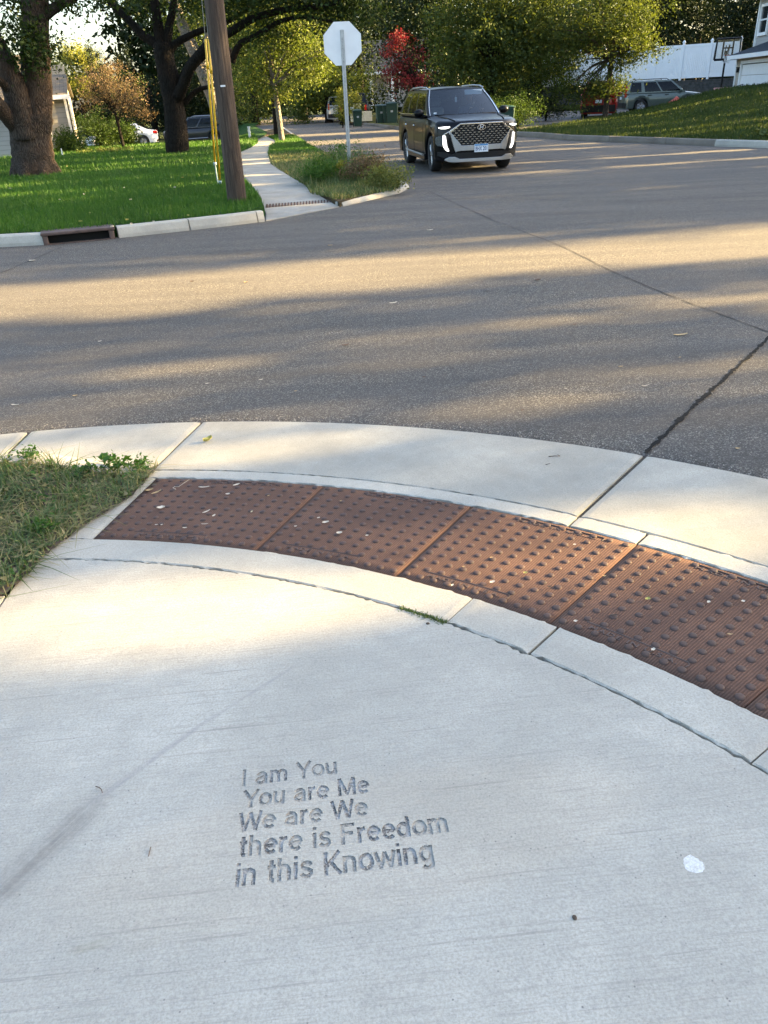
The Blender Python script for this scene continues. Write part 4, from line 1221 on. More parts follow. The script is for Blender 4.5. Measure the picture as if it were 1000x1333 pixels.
# dark mass behind the left lawn
lefts = ((195, 71, 'ever', "dark evergreen behind the rear of the white car"), (228, 72, 'ever', "dark evergreen behind the dark trunked spreading tree"), (262, 72, 'dark', "dark evergreen behind the parked dark car"), (300, 73, 'dark', "dark tree seen between the guards and the far path"), (330, 66, 'mid', "green tree at the far bend of the path"), (155, 74, 'mid', "green tree rising behind the conifers"))
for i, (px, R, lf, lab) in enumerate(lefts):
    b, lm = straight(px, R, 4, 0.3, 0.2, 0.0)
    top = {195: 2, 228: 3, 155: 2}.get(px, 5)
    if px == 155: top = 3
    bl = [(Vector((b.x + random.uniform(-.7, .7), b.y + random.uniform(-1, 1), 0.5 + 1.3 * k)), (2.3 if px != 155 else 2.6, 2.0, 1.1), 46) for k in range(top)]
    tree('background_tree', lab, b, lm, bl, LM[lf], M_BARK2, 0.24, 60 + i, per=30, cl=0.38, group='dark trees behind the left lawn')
# shrubs right of the black vehicle
for i, (px, R, rx, z, lab) in enumerate(((650, 37.5, 0.9, .6, "dark shrub beside the green bin at the driveway mouth"), (676, 38.5, 1.1, .8, "dark spreading shrub left of the driveway mouth"), (712, 44, 1.0, .7, "dark shrub beneath the drooping ash leaves"), (590, 38.5, 0.9, 0.6, "dark shrub hidden behind the roof of the black vehicle"))):
    b, lm = straight(px, R, z, 0.05, 0.03, 0.15)
    tree('shrub', lab, b, lm, [(Vector((b.x, b.y, z)), (rx, rx, z * .9), 70)], LM['shrub' if i != 2 else 'dark'], M_BARK2, 0.12, 70 + i, per=36, cl=0.18, cat='shrub', fork=b + Vector((0, 0, .2)), tw=3, twr=0.02)
# far-off wood closing the view
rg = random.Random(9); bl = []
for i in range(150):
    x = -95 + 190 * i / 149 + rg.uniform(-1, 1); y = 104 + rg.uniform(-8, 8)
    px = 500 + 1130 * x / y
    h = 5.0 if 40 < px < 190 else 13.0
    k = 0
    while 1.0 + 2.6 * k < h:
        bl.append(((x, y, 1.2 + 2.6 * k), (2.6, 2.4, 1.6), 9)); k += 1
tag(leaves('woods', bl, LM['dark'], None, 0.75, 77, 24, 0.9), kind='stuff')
# ------------------------------------------------------------ unseen trees on the right, widths and leaf density shaped for the bands of shade
SHADE = [(-22, -17, 3), (-17.4, -12, 3), (-12.3, -7.2, 3), (-7.4, -2.6, 2.8), (-2.8, 0.2, 4), (0.0, 1.75, 4.2), (1.75, 2.5, 0.95), (2.45, 2.95, 2.6), (2.9, 3.6, 2.2), (3.6, 4.4, 1.3), (4.4, 5.3, 2.6), (5.3, 6.1, 1.0), (6.1, 7.35, 1.9), (9.15, 9.6, 2.6), (9.6, 10.1, 1.6), (10.1, 12.5, 3.6), (12.4, 15, 3.6), (14.9, 17.35, 3.6), (17.8, 19.6, 3.6), (20.15, 22.3, 3.4), (22.2, 23.4, 3.4), (24.05, 25.1, 3.4), (25.75, 28.2, 3.6), (28.75, 30.6, 3.4), (30.5, 32.9, 3.6), (33.3, 35.4, 3.4), (35.9, 39.2, 3.4), (40.0, 44.2, 3.6), (44.0, 48.2, 3.6), (48.0, 52.4, 3.4), (52.2, 57, 3.4)]
rg = np.random.default_rng(4)
shade_proto = {}
for i, (a, bq, tau) in enumerate(SHADE):
    R = 37 + (i * 37 % 7) - 3; q = (a + bq) / 2; x = R; y = q + SUN_M * x
    ry = (bq - a) / 2 * 1.02
    bpos = Vector((x, y, 0.0))
    o = empty('shade_row_tree', bpos, 0, "tall unseen columnar tree off to the right, crown shaped to band the crossing with shade", 'tree', 'columnar trees out of view on the right')
    limb_mesh([([bpos + Vector((0, 0, -.2)), bpos + Vector((0, 0, 5)), bpos + Vector((0, 0, 11))], 0.25, 0.06)], M_BARK2, o, bpos, 'trunk')
    top = 19.5 if q < 33 else (9.0 if q < 44.2 else 14.0); sl_s = min(1.0, 0.45 + ry * 0.3)
    n = int(tau * 2 * ry * top / (0.062 * sl_s ** 2))
    zz = rg.uniform(0.4, top, n); edge = 1 - 0.25 * np.clip((zz - top * .8) / (top * .2), 0, 1) ** 2
    P = np.stack([rg.normal(0, 0.9, n), rg.uniform(-1, 1, n) * ry * edge, zz], 1)
    nr_ = rg.normal(size=(n, 3)); nr_[:, 0] *= 2.2; nr_ /= np.linalg.norm(nr_, axis=1)[:, None]
    ax = rg.normal(size=(n, 3)); ax -= nr_ * (ax * nr_).sum(1)[:, None]; ax /= np.linalg.norm(ax, axis=1)[:, None]
    sd = np.cross(nr_, ax); L_ = (rg.uniform(0.35, 0.7, n) * min(1.0, 0.45 + ry * 0.3))[:, None]
    V = np.stack([P - ax * L_ * .5, P + sd * L_ * .36, P + ax * L_ * .5, P - sd * L_ * .36], 1)
    fast_mesh('crown', V, 4, LM['dark'], o, rg.random(n))

for i, (x, y, h_) in enumerate(((38.5, 58, 8), (41.5, 64, 9), (44, 71, 9))):  # unseen trees added to keep the sun off the white fence
    b = Vector((x, y, 1.0))
    tree('garden_tree', "dense dark unseen tree added off to the right to shade the white fence", b, [([b, b + Vector((0, 0, 4))], .25, .15)], [(b + Vector((0, 0, 1.5 + 1.6 * k)), (2.0, 3.4, 1.5), 60) for k in range(5)], LM['dark'], M_BARK2, .42, 120 + i, group='trees out of view beside the fence', per=26, cl=.5)
# ---------------------------------------------------------------- grass
blades('grass', lawn_poly, 150000, 0.075, 0.013, M_BLADE, lawn_z, 5, 12.0, patch=0.55, tint=(.12, .85), bbox=(-17, 11, 0, 44))
mk = [mp(u / 60, 0.0)[:2] for u in range(61)] + [mp(1 - u / 60, .96)[:2] for u in range(61)]
blades('grass', mk, 90000, 0.10, 0.03, M_BLADE2, mound_z, 6, 24.0, patch=0.5, bbox=(4, 14, 34, 52), maxgrow=2.2)
blades('grass', verge_poly, 20000, 0.10, 0.02, M_BLADE, lambda x, y: 0.085, 7, 22, patch=0.6, bbox=(-5, 26, 1, 40), maxgrow=2)
blades('grass', verge_poly, 16000, 0.09, 0.02, M_VERGE, lambda x, y: 0.085, 8, 16, bbox=(-3.4, 14, 1, 27), lean=1.2, maxgrow=2, tint=(0.2, 1))

def curved_blades(name, P, Z, h, w, mat, seed, tint, lean=0.9, parent=None, segs=3):
    """three-segment bent blades"""
    rg = np.random.default_rng(seed); n = len(P)
    a = rg.random(n) * 2 * pi; hh = h * rg.uniform(0.45, 1.3, n); ww = w * rg.uniform(0.6, 1.4, n)
    ln = np.abs(rg.normal(0, lean, n)) * hh
    dx, dy = cos_(a), sin_(a); sx, sy = -dy, dx
    V = []
    for k in range(segs):
        quad = []
        for (kk, s) in ((k, -1), (k, 1), (k + 1, 1), (k + 1, -1)):
            t = kk / segs
            zz = hh * (t * (1.0 - 0.35 * t * np.minimum(ln / hh, 1.6)))
            off_ = ln * t * t
            wd = ww * (1 - t ** 1.5) * 0.5 + 0.0004
            quad.append(np.stack([P[:, 0] + dx * off_ + sx * s * wd, P[:, 1] + dy * off_ + sy * s * wd, Z + zz - 0.004], 1))
        V.append(np.stack(quad, 1))
    V = np.concatenate(V, 0)
    return fast_mesh(name, V, 4, mat, parent, np.tile(tint, segs))
# near verge, bottom left
def vz(x, y):
    r = hypot(x - CX, y - CY); a = math.degrees(atan2(y - CY, x - CX))
    return ramp_z(x, y) + 0.012 + 0.088 * sstep(81.6, 91, a) * sstep(2.7, 3.8, r)
vp = [pol(3.895, a) for a in (112, 106, 100, 96, 93, 90, 87, 84.5, 82.4)] + [atr(x, y) for x, y in ((207, 608), (196, 622), (172, 648), (140, 668), (104, 690), (64, 722), (40, 748), (10, 775), (-120, 830), (-300, 860))]
vp2 = [(p.x, p.y) for p in vp]
mb = MB()
gx_, gy_ = 200, 150
gidx = {}
for j in range(gy_ + 1):
    for i in range(gx_ + 1):
        x = -3.4 + 2.6 * i / gx_; y = 1.9 + 1.9 * j / gy_
        gidx[i, j] = len(mb.v); mb.v.append((x, y, vz(x, y) if 1 else 0))
cen_ = np.array([[-3.4 + 2.6 * (i + .5) / gx_, 1.9 + 1.9 * (j + .5) / gy_] for j in range(gy_) for i in range(gx_)])
ok_ = inpoly(cen_, vp2)
for k_, o_ in enumerate(ok_):
    if o_:
        i, j = k_ % gx_, k_ // gx_
        mb.f.append([gidx[i, j], gidx[i + 1, j], gidx[i + 1, j + 1], gidx[i, j + 1]]); mb.m.append(0)
tag(mb.build('verge_soil', M_DIRT, smooth=True), kind='structure')
rg = np.random.default_rng(21)
def inside(n, poly, bb):
    out = np.zeros((0, 2))
    while len(out) < n:
        P = np.array(bb[:2]) + (np.array(bb[2:]) - np.array(bb[:2])) * rg.random((n * 3, 2)); out = np.concatenate([out, P[inpoly(P, poly)]])
    return out[:n]
bb = (-3.0, 2.0, -1.0, 3.4)
P = inside(11000, vp2, bb)
Z = np.array([vz(*q) for q in P])
pn = 0.5 + 0.5 * np.sin(P[:, 0] * 9 + 1.3 + np.sin(P[:, 1] * 6)) * np.cos(P[:, 1] * 8 + P[:, 0] * 3)
pk = 0.5 + 0.5 * np.sin(P[:, 0] * 23 + 2 * np.sin(P[:, 1] * 17)) * np.cos(P[:, 1] * 21)
keep = rg.random(len(P)) < 0.25 + 0.75 * pk
P, Z, pn, pk = P[keep], Z[keep], pn[keep], pk[keep]
tag(curved_blades('verge_grass', P, Z, 0.030 + 0.055 * pk, 0.0055, M_VERGE, 22, np.clip(rg.beta(1.3, 1.7, len(P)) * 0.52 + pn * 0.36, 0, 1), 1.6), kind='stuff')
q_ = inside(900, vp2, bb); k_ = np.sin(q_[:, 0] * 11 + 1) * np.cos(q_[:, 1] * 9 + 2) > .15; q_ = q_[k_]
vz_ = np.array([vz(*q) for q in q_]); n_ = len(q_); V = np.zeros((n_, 4, 3)); a_ = rg.random(n_) * 6.28; s_ = rg.uniform(.008, .02, n_)
hh_ = rg.uniform(.01, .045, n_)
for k, (u, v, w) in enumerate(((-1, 0, 0), (0, .55, .25), (1, 0, 0), (0, -.55, .25))):
    V[:, k] = np.stack([q_[:, 0] + s_ * (u * cos_(a_) - v * sin_(a_)), q_[:, 1] + s_ * (u * sin_(a_) + v * cos_(a_)), vz_ + hh_ + s_ * (w + .3 * u * sin_(a_ * 3))], 1)
tag(fast_mesh('clover', V, 4, M_WEED, None, rg.random(n_)), kind='stuff')
q_ = inside(420, vp2, bb); vz_ = np.array([vz(*q) for q in q_]); n_ = len(q_); V = np.zeros((n_, 4, 3)); a_ = rg.random(n_) * 6.28; s_ = rg.uniform(.01, .024, n_)
for k, (u, v, w) in enumerate(((-1, 0, .3), (0, .5, 0), (1, 0, .35), (0, -.5, .05))):
    V[:, k] = np.stack([q_[:, 0] + s_ * (u * cos_(a_) - v * sin_(a_)), q_[:, 1] + s_ * (u * sin_(a_) + v * cos_(a_)), vz_ + rg.uniform(.004, .02) + s_ * w], 1)
tag(fast_mesh('leaf_litter', V, 4, M_VERGE, None, rg.uniform(.72, 1, n_)), kind='stuff')
P = inside(4200, vp2, bb)
Z = np.array([vz(*q) + .002 for q in P])
tag(curved_blades('dead_grass', P, Z, 0.05, 0.006, M_VERGE, 23, rg.uniform(0.72, 1.0, len(P)), 2.2), kind='stuff')
# broad-leaved weeds in it
for i, (px, py, s, lab) in enumerate(((150, 618, 1.25, "leafy green weed at the tip of the near verge beside the tactile plate"), (112, 630, 0.9, "broad-leaved weed just left of the leafy verge tip"), (62, 700, 0.8, "dark leafy weed at the verge edge near the slab corner"), (45, 620, 0.8, "pale broad-leaved weed in the middle of the near verge"), (182, 612, 0.8, "small weed spilling over the corner of the tactile plate"))):
    b = atr(px, py); b.z = vz(b.x, b.y)
    o = empty('weed', b, 0, lab, 'weed')
    mb = MB(); r1 = random.Random(i)
    for k in range(9):
        a = r1.uniform(0, 6.28); e = Vector((cos(a) * .06 * s, sin(a) * .06 * s, r1.uniform(.02, .06) * s)); mb.tube([Vector((0, 0, -.005)), e * .5 + Vector((0, 0, .012)), e], [.0016, .0013, .0008], 5)
    mb.build('stem', M_WEED, o)
    leaves('leaf', [((0, 0, .035 * s), (.075 * s, .065 * s, .03 * s), 16)], M_WEED, o, 0.026 * s, 80 + i, per=8, cl=0.016, aspect=0.55)
# weedy clump round the sign post
rg = np.random.default_rng(31)
ck = [(p.x, p.y) for p in (atz(396, 238, .1), atz(405, 252, .1), atz(440, 258, .1), atz(490, 251, .1), atz(515, 248, .1), atz(510, 240, .1), atz(495, 226, .1), atz(470, 214, .1), atz(420, 222, .1))]
kb = np.array(ck); bb = (*kb.min(0), *kb.max(0))
P = inside(7000, ck, bb); Z = np.full(len(P), 0.09)
sg_ = atz(448, 230, .09); dd = np.hypot(P[:, 0] - sg_.x, (P[:, 1] - sg_.y) * .75); hs = .22 + .95 * np.exp(-(dd / 1.15) ** 2)
tag(curved_blades('tall_grass', P, Z, 0.50 * hs, 0.015, M_VERGE, 32, np.clip(rg.beta(1.3, 2.2, len(P)) * (.55 + .5 * np.clip(dd / 2.2, 0, 1)), 0, 1), 0.9), kind='stuff')
LM['weed'] = M_WEED
for i, (px, py, s, lf, lab) in enumerate(((445, 228, 1.15, 'weed', "bright green leafy weed clump at the foot of the sign post"), (478, 240, 0.9, 'bronze', "brownish seeding weed clump on the street side of the sign post"), (505, 246, 0.7, 'pale', "low grey-green weed at the tip of the far corner"), (415, 240, 0.85, 'weed', "green weed clump on the path side of the sign post"))):
    b = atz(px, py, 0.09)
    tree('weed_clump', lab, b, [([b, b + Vector((r_ * .2, 0, .4 * s))], 0.012, 0.004) for r_ in (-1, 0, 1)], [(b + Vector((0, 0, .3 * s)), (.62 * s, .45 * s, .27 * s), 62)], LM[lf], M_BARK2, 0.07, 90 + i, per=26, cl=0.09, cat='weed', aspect=0.35)
b = atz(443, 214, 0.45)
tree('weed_flower', "yellow-green flower head among the weeds below the sign", Vector((b.x, b.y, .09)), [([Vector((b.x, b.y, .09)), b + Vector((0, 0, .0))], 0.008, 0.005)], [(b, (.09, .09, .08), 9)], LM['gold'], M_BARK2, 0.05, 97, per=22, cl=0.03, cat='flower')
# moss tuft in the slab joint
P = []
for i in range(700):
    a = 55.8 - 3.1 * rg.random() ; r = R_SLAB + rg.normal(0, 0.005) * (1.4 if rg.random() < .3 else 1)
    p = pol(r, a); P.append((p.x, p.y))
P = np.array(P); Z = 0.29766 + 0.025267 * P[:, 0] - 0.0540065 * P[:, 1] - 0.004
tag(curved_blades('moss', P, Z, 0.014, 0.004, M_VERGE, 33, rg.uniform(0.05, 0.5, len(P)), 0.9), kind='stuff')
# ================================================================== VEHICLES
def glassmat(name, tint, clear, rough=0.02, ior=1.5):
    t = NT(name); t.t.nodes.remove(t.p)
    g = t.n("ShaderNodeBsdfGlossy"); g.inputs['Roughness'].default_value = rough; g.inputs[0].default_value = (0.9, 0.95, 1, 1)
    tr = t.n("ShaderNodeBsdfTransparent"); tr.inputs[0].default_value = (*tint, 1)
    d = t.n("ShaderNodeBsdfDiffuse"); d.inputs[0].default_value = (0.01, 0.012, 0.014, 1)
    m0 = t.n("ShaderNodeMixShader"); m0.inputs[0].default_value = clear
    t.l(d.outputs[0], m0.inputs[1]); t.l(tr.outputs[0], m0.inputs[2])
    fr = t.n("ShaderNodeFresnel"); fr.inputs[0].default_value = ior
    m1 = t.n("ShaderNodeMixShader"); t.l(fr.outputs[0], m1.inputs[0])
    t.l(m0.outputs[0], m1.inputs[1]); t.l(g.outputs[0], m1.inputs[2])
    t.l(m1.outputs[0], t.out.inputs[0]); return t.m
M_GLASS = glassmat('windscreen_glass', (0.62, 0.72, 0.74), 0.95)
M_DKGLASS = glassmat('dark_window_glass', (0.12, 0.13, 0.14), 0.5, 0.03, 1.28)
M_CLEAR = glassmat('clear_panel', (0.9, 0.92, 0.93), 0.97)
def paint(name, c, metal=0.35, coat=0.6):
    t = NT(name); v = t.coord()
    f = t.noise(v, 2.5, 3)
    t.col(t.ramp(f, [(0.3, tuple(x * .9 for x in c)), (0.7, tuple(x * 1.08 for x in c))]))
    t.set(Roughness=0.3, Metallic=metal, Coat_Weight=coat, Coat_Roughness=0.03, Specular_IOR_Level=0.15); return t.m
M_BPAINT = paint('black_car_paint', (0.0022, 0.0028, 0.0045), 0.0, 0.10)
M_WPAINT = paint('white_car_paint', (0.72, 0.73, 0.74), 0.0)
M_GPAINT = paint('grey_green_car_paint', (0.10, 0.12, 0.105))
M_RPAINT = paint('red_car_paint', (0.20, 0.012, 0.012))
M_NPAINT = paint('dark_navy_car_paint', (0.022, 0.026, 0.034))
M_SPAINT = paint('silver_car_paint', (0.42, 0.42, 0.42))
M_DRL = emit('lit_headlamp', (1, 0.97, 0.88), 0.22)
M_LENS = simple('lamp_lens', (0.12, 0.125, 0.13), 0.12, 0.3, 0.5, 60)
M_TAIL = simple('tail_lens', (0.30, 0.012, 0.010), 0.12, var=0.2)
M_SEAT = simple('beige_seat', (0.30, 0.28, 0.25), 0.8, var=0.1)
M_CABIN = simple('dark_cabin_trim', (0.025, 0.026, 0.028), 0.8, var=0.2)
M_PLATE = simple('plate_white', (0.62, 0.68, 0.74), 0.4, var=0.08)
M_PLATEBLUE = simple('plate_blue', (0.05, 0.20, 0.42), 0.4, var=0.1)
M_PLATETXT = simple('plate_text', (0.02, 0.04, 0.12), 0.5)

def wheel_parts(root, x, y, r, w, side, rimmat=M_RIM, steer=0.0, spokes=5):
    mb = MB(); h = w / 2
    mb.lathe([(r * .66, -h * .8), (r * .9, -h), (r * .985, -h * .75), (r, -h * .3), (r, h * .3), (r * .985, h * .75), (r * .9, h), (r * .66, h * .8), (r * .60, 0), (r * .66, -h * .8)], (0, 0, 0), 'X', 36)
    o = mb.build('wheel', M_TYRE, root, smooth=True); o.location = (x, y, r); o.rotation_euler = (0, 0, steer)
    rb = MB(); fx = side * h * .55
    rb.lathe([(r * .68, fx + side * .015), (r * .62, fx), (r * .58, fx - side * .05), (r * .1, fx - side * .06), (0.001, fx - side * .06)], (0, 0, 0), 'X', 32)
    for k in range(spokes):
        a = 2 * pi * k / spokes
        for da in (-.14, .14):
            c1 = Vector((fx + side * .012, cos(a) * r * .1, sin(a) * r * .1)); c2 = Vector((fx + side * .008, cos(a + da) * r * .64, sin(a + da) * r * .64))
            rb.tube([c1, c2], [r * .05, r * .06], 6)
    rb.lathe([(r * .16, fx - side * .03), (r * .14, fx + side * .03), (0.001, fx + side * .034)], (0, 0, 0), 'X', 16)
    rb.build('rim', rimmat, o, smooth=False)
    db = MB(); db.lathe([(r * .57, fx - side * .062), (0.001, fx - side * .064)], (0, 0, 0), 'X', 24); db.build('hub_recess', M_BLACKPL, o)
    return o

def car(name, label, cat, loc, rotz, p, paintm, glass=M_DKGLASS, group=None, steer=0.0):
    root = empty(name, loc, rotz, label, cat, group)
    L, W, W2 = p['L'], p['W'], p['W'] / 2
    fl, fp, rl, rp = p.get('fl', .42), p.get('fp', 4.5), p.get('rl', .3), p.get('rp', 5.0)
    yf, yr_ = p['axf'], p['axr']; wr = p['wr']; ar = wr + 0.065
    ty = [q[0] for q in p['top']]; tz = [q[1] for q in p['top']]
    by = p.get('bot', .22)
    ys = [L / 2 - fl * (t / 10) ** fp for t in range(0, 11)]
    y = ys[-1]
    yend = -L / 2 + rl
    n = int((y - yend) / 0.045)
    ys += [y + (yend - y) * k / n for k in range(1, n + 1)]
    ys += [-L / 2 + rl * (t / 10) ** rp for t in range(9, -1, -1)]
    def hw(y):
        k = 1.0
        f = (L / 2 - y) / fl
        if f < 1: k = max(0.02, f) ** (1 / fp) if f > 0 else 0.02
        f = (y + L / 2) / rl
        if f < 1: k = max(0.02, f) ** (1 / rp) if f > 0 else 0.02
        return W2 * k
    def ztop(y): return float(np.interp(-y, [-q for q in ty], tz))
    def zbot(y):
        z = by + 0.10 * max(0, (y - (L / 2 - .6)) / .6) * 0 
        for c in (yf, yr_):
            d = abs(y - c)
            if d < ar: z = max(z, wr + sqrt(ar * ar - d * d) - 0.02)
        return z
    mb = MB(); m = 0
    for y in ys:
        w = hw(y); zt = ztop(y); zb = zbot(y)
        q = [(0, zb), (w * .88, zb), (w * .97, zb + .03), (w * .995, max(zb + .06, zb + (zt - zb) * .25)), (w, max(zb + .1, zb + (zt - zb) * .55)), (w * .985, zt - .13), (w - min(.05, w * .12), zt - .05), (w - min(.13, w * .3), zt - .012), (w * .5, zt + .012), (0, zt + .02)]
        if zb > zt - .16: q = [(a, min(b, zt - .02 + .002 * i)) for i, (a, b) in enumerate(q)]
        full = [(a, b) for a, b in q] + [(-a, b) for a, b in q[-2:0:-1]]
        m = len(full)
        for a, b in full: mb.v.append((a, y, b))
    for i in range(len(ys) - 1):
        for j in range(m):
            j2 = (j + 1) % m
            mb.f.append([i * m + j, i * m + j2, (i + 1) * m + j2, (i + 1) * m + j]); mb.m.append(0)
    for e in (0, len(ys) - 1): mb.f.append([e * m + j for j in range(m)]); mb.m.append(0)
    body = mb.build('body', paintm, root, auto=rad(38))
    # greenhouse
    yc, zc_, yre, zre = p['cowl'][0], p['cowl'][1], p['tailb'][0], p['tailb'][1]
    ytf, ytr, zr = p['rooff'], p['roofr'], p['H'] - .02
    wb_, wt = W2 - .075, p['wt']
    def PS(s, t, sg):
        yb = yc + (yre - yc) * s; yt = ytf + (ytr - ytf) * s
        zb = zc_ + (zre - zc_) * s - 0.02
        return (sg * (wb_ + (wt - wb_) * t + .03 * sin(pi * t)), yb + (yt - yb) * t, zb + (zr - .03 - zb) * t)
    def PF(s, t):
        x = (2 * s - 1) * (wb_ + (wt - wb_) * t + .03 * sin(pi * t)); k = 1 - (2 * s - 1) ** 2
        return (x, yc + (ytf - yc) * t + .16 * k * (1 - .5 * t), zc_ - .02 + (zr - .03 - zc_ + .02) * t + .03 * k * t)
    def PR(s, t):
        x = (2 * s - 1) * (wb_ + (wt - wb_) * t + .03 * sin(pi * t)); k = 1 - (2 * s - 1) ** 2
        return (x, yre + (ytr - yre) * t - .10 * k, zre - .02 + (zr - .03 - zre + .02) * t + .03 * k * t)
    fr = MB(); 
    def patch(P, wins, nm, gm):
        sb = sorted({0.0, 1.0} | {w for q in wins for w in q[:2]}); tb = sorted({0.0, 1.0} | {w for q in wins for w in q[2:]})
        panes = [MB() for _ in wins]
        for s0, s1 in zip(sb[:-1], sb[1:]):
            for t0, t1 in zip(tb[:-1], tb[1:]):
                tgt = fr
                for k, q in enumerate(wins):
                    if q[0] - 1e-6 <= s0 and s1 <= q[1] + 1e-6 and q[2] - 1e-6 <= t0 and t1 <= q[3] + 1e-6: tgt = panes[k]
                ns = max(1, int((s1 - s0) * 14))
                tgt.grid(lambda u, v: P(s0 + (s1 - s0) * u, t0 + (t1 - t0) * v), ns, max(1, int((t1 - t0) * 8)))
        for q in panes: q.build(nm, gm, root, smooth=True)
    sw = p.get('side', ((.06, .36), (.39, .66), (.70, .93)))
    for sg in (1, -1): patch(lambda s, t: PS(s, t, sg), [(a, b, .10, .90) for a, b in sw], 'side_window', glass)
    patch(PF, [(.045, .955, .04, .94)], 'windscreen', p.get('wsglass', glass))
    patch(PR, [(.08, .92, .15, .90)], 'rear_window', glass)
    def PRf(u, v):
        s = u; k = 1 - (2 * s - 1) ** 2; yf_ = ytf + .08 * k; yr2 = ytr - .10 * k
        x = (2 * s - 1) * wt; yy = yf_ + (yr2 - yf_) * v
        return (x, yy, zr - .03 + .03 * k + .035 * sin(pi * v) * (0.4 + .6 * k))
    fr.grid(PRf, 12, 12)
    fr.build('cabin_frame', paintm, root, auto=rad(38))
    # wheels
    tr = W2 - p.get('tw', .22) / 2 - .025
    for sx in (1, -1):
        wheel_parts(root, sx * tr, yf, wr, p.get('tw', .22), sx, p.get('rim', M_RIM), steer)
        wheel_parts(root, sx * tr, yr_, wr, p.get('tw', .22), sx, p.get('rim', M_RIM))
    # mirrors
    for sx in (1, -1):
        mm = MB(); c = (sx * (W2 + .07), yc - .28, zc_ + .06)
        mm.grid(lambda u, v: (c[0] + .12 * cos(pi * (v - .5)) * cos(2 * pi * u), c[1] + .07 * cos(pi * (v - .5)) * sin(2 * pi * u), c[2] + .085 * sin(pi * (v - .5))), 14, 8)
        mm.tube([(c[0] - sx * .08, c[1], c[2] - .05), (c[0] - sx * .2, c[1] + .02, c[2] - .09)], .03, 8)
        mm.build('mirror', p.get('mirror', paintm), root, smooth=True)
    # sills and bumpers in dark plastic
    for sx in (1, -1):
        kb = MB(); kb.box((sx * (W2 - .045), (yf + yr_) / 2, by + .045), (.11, yf - yr_ - 2 * ar - .02, .13)); kb.build('sill', p.get('sill', M_BLACKPL), root, bevel=.02)
    def yfront(x): return L / 2 - fl * (abs(x) / W2) ** fp
    def yrear(x): return -L / 2 + rl * (abs(x) / W2) ** rp
    def strip(nm, cols, mat, th=.02, rear=False, eps=.006, par=root, nx=6):
        b = MB(); C = []
        for (x0, a0, b0), (x1, a1, b1) in zip(cols[:-1], cols[1:]):
            for k in range(nx): t = k / nx; C.append((x0 + (x1 - x0) * t, a0 + (a1 - a0) * t, b0 + (b1 - b0) * t))
        C.append(cols[-1])
        f = (lambda x: yrear(x) - eps) if rear else (lambda x: yfront(x) + eps)
        sg = -1 if rear else 1
        for x, a, b_ in C:
            y0 = f(x); b.v += [(x, y0 - sg * .05, a), (x, y0 + sg * th, a), (x, y0 + sg * th, b_), (x, y0 - sg * .05, b_)]
        for i in range(len(C) - 1):
            for j in range(4): b.f.append([4 * i + j, 4 * i + (j + 1) % 4, 4 * i + 4 + (j + 1) % 4, 4 * i + 4 + j]); b.m.append(0)
        b.f.append([0, 1, 2, 3]); b.m.append(0); e = 4 * (len(C) - 1); b.f.append([e, e + 1, e + 2, e + 3]); b.m.append(0)
        return b.build(nm, mat, par, bevel=.004)
    root['_dims'] = [L, W2, fl, fp]
    return root, strip, yfront, yrear, dict(PS=PS, PF=PF, wt=wt)
def finish(r):
    if '_dims' in r.keys(): del r['_dims']

SUVP = dict(L=4.9, W=1.90, H=1.71, axf=1.50, axr=-1.40, wr=.375, tw=.245, fl=.40, fp=4.6, rl=.30, rp=5,
            top=((2.49, .99), (2.40, 1.03), (2.0, 1.075), (1.15, 1.135), (0.6, 1.11), (-1.5, 1.12), (-2.3, 1.12), (-2.49, .98)),
            cowl=(1.08, 1.135), tailb=(-2.33, 1.13), rooff=.22, roofr=-2.0, wt=.67, bot=.24, side=((.05, .36), (.39, .67), (.71, .93)))

# ---- the black vehicle turning out of the far street
th = rad(8.5); rz = pi + th
h = Vector((sin(th), -cos(th), 0)); rt = Vector((-cos(th), -sin(th), 0))
wpt = at(560, 223.5)
cpos = wpt - rt * .93 - h * 1.50
p = dict(SUVP); p['wsglass'] = M_GLASS; p['sill'] = M_BPAINT
suv, strip, yfr, yre_, gx = car('suv', "black three-row vehicle with lit headlamps and large chrome grille, driving towards us", 'suv', (cpos.x, cpos.y, 0.004), rz, p, M_BPAINT, M_DKGLASS, steer=rad(-4))
def hexz(x):
    x = abs(x)
    if x <= .46: return (.565, .975)
    t = (x - .46) / .20
    return (.565 + .235 * t, .975 - .13 * t)
cols = [(-.66, .80, .845), (-.46, .565, .975), (.46, .565, .975), (.66, .80, .845)]
strip('grille', cols, M_BLACKPL, .012)
cb = MB()
for r_ in range(9):
    z = .60 + .043 * r_
    for k in range(-7, 8):
        x = (k + (.5 if r_ % 2 else 0)) * .098
        a, b_ = hexz(x)
        if a + .015 < z < b_ - .018 and abs(x) < .6 and not (abs(x) < .13 and abs(z - .905) < .068):
            y = yfr(x) + .026; w_, hh = .034, .012
            cb.add([(x - w_, y, z - hh), (x + w_, y, z - hh), (x + w_ * .9, y, z + hh), (x - w_ * .9, y, z + hh), (x - w_ * .7, y + .014, z - hh * .6), (x + w_ * .7, y + .014, z - hh * .6), (x + w_ * .7, y + .014, z + hh * .6), (x - w_ * .7, y + .014, z + hh * .6)],
                   [(0, 1, 5, 4), (1, 2, 6, 5), (2, 3, 7, 6), (3, 0, 4, 7), (4, 5, 6, 7)])
gi = [o for o in suv.children if o.name.startswith('grille')][0]
cb.build('grille_inserts', simple('dark_chrome', (.36, .37, .39), .2, 1.0, .05), gi)
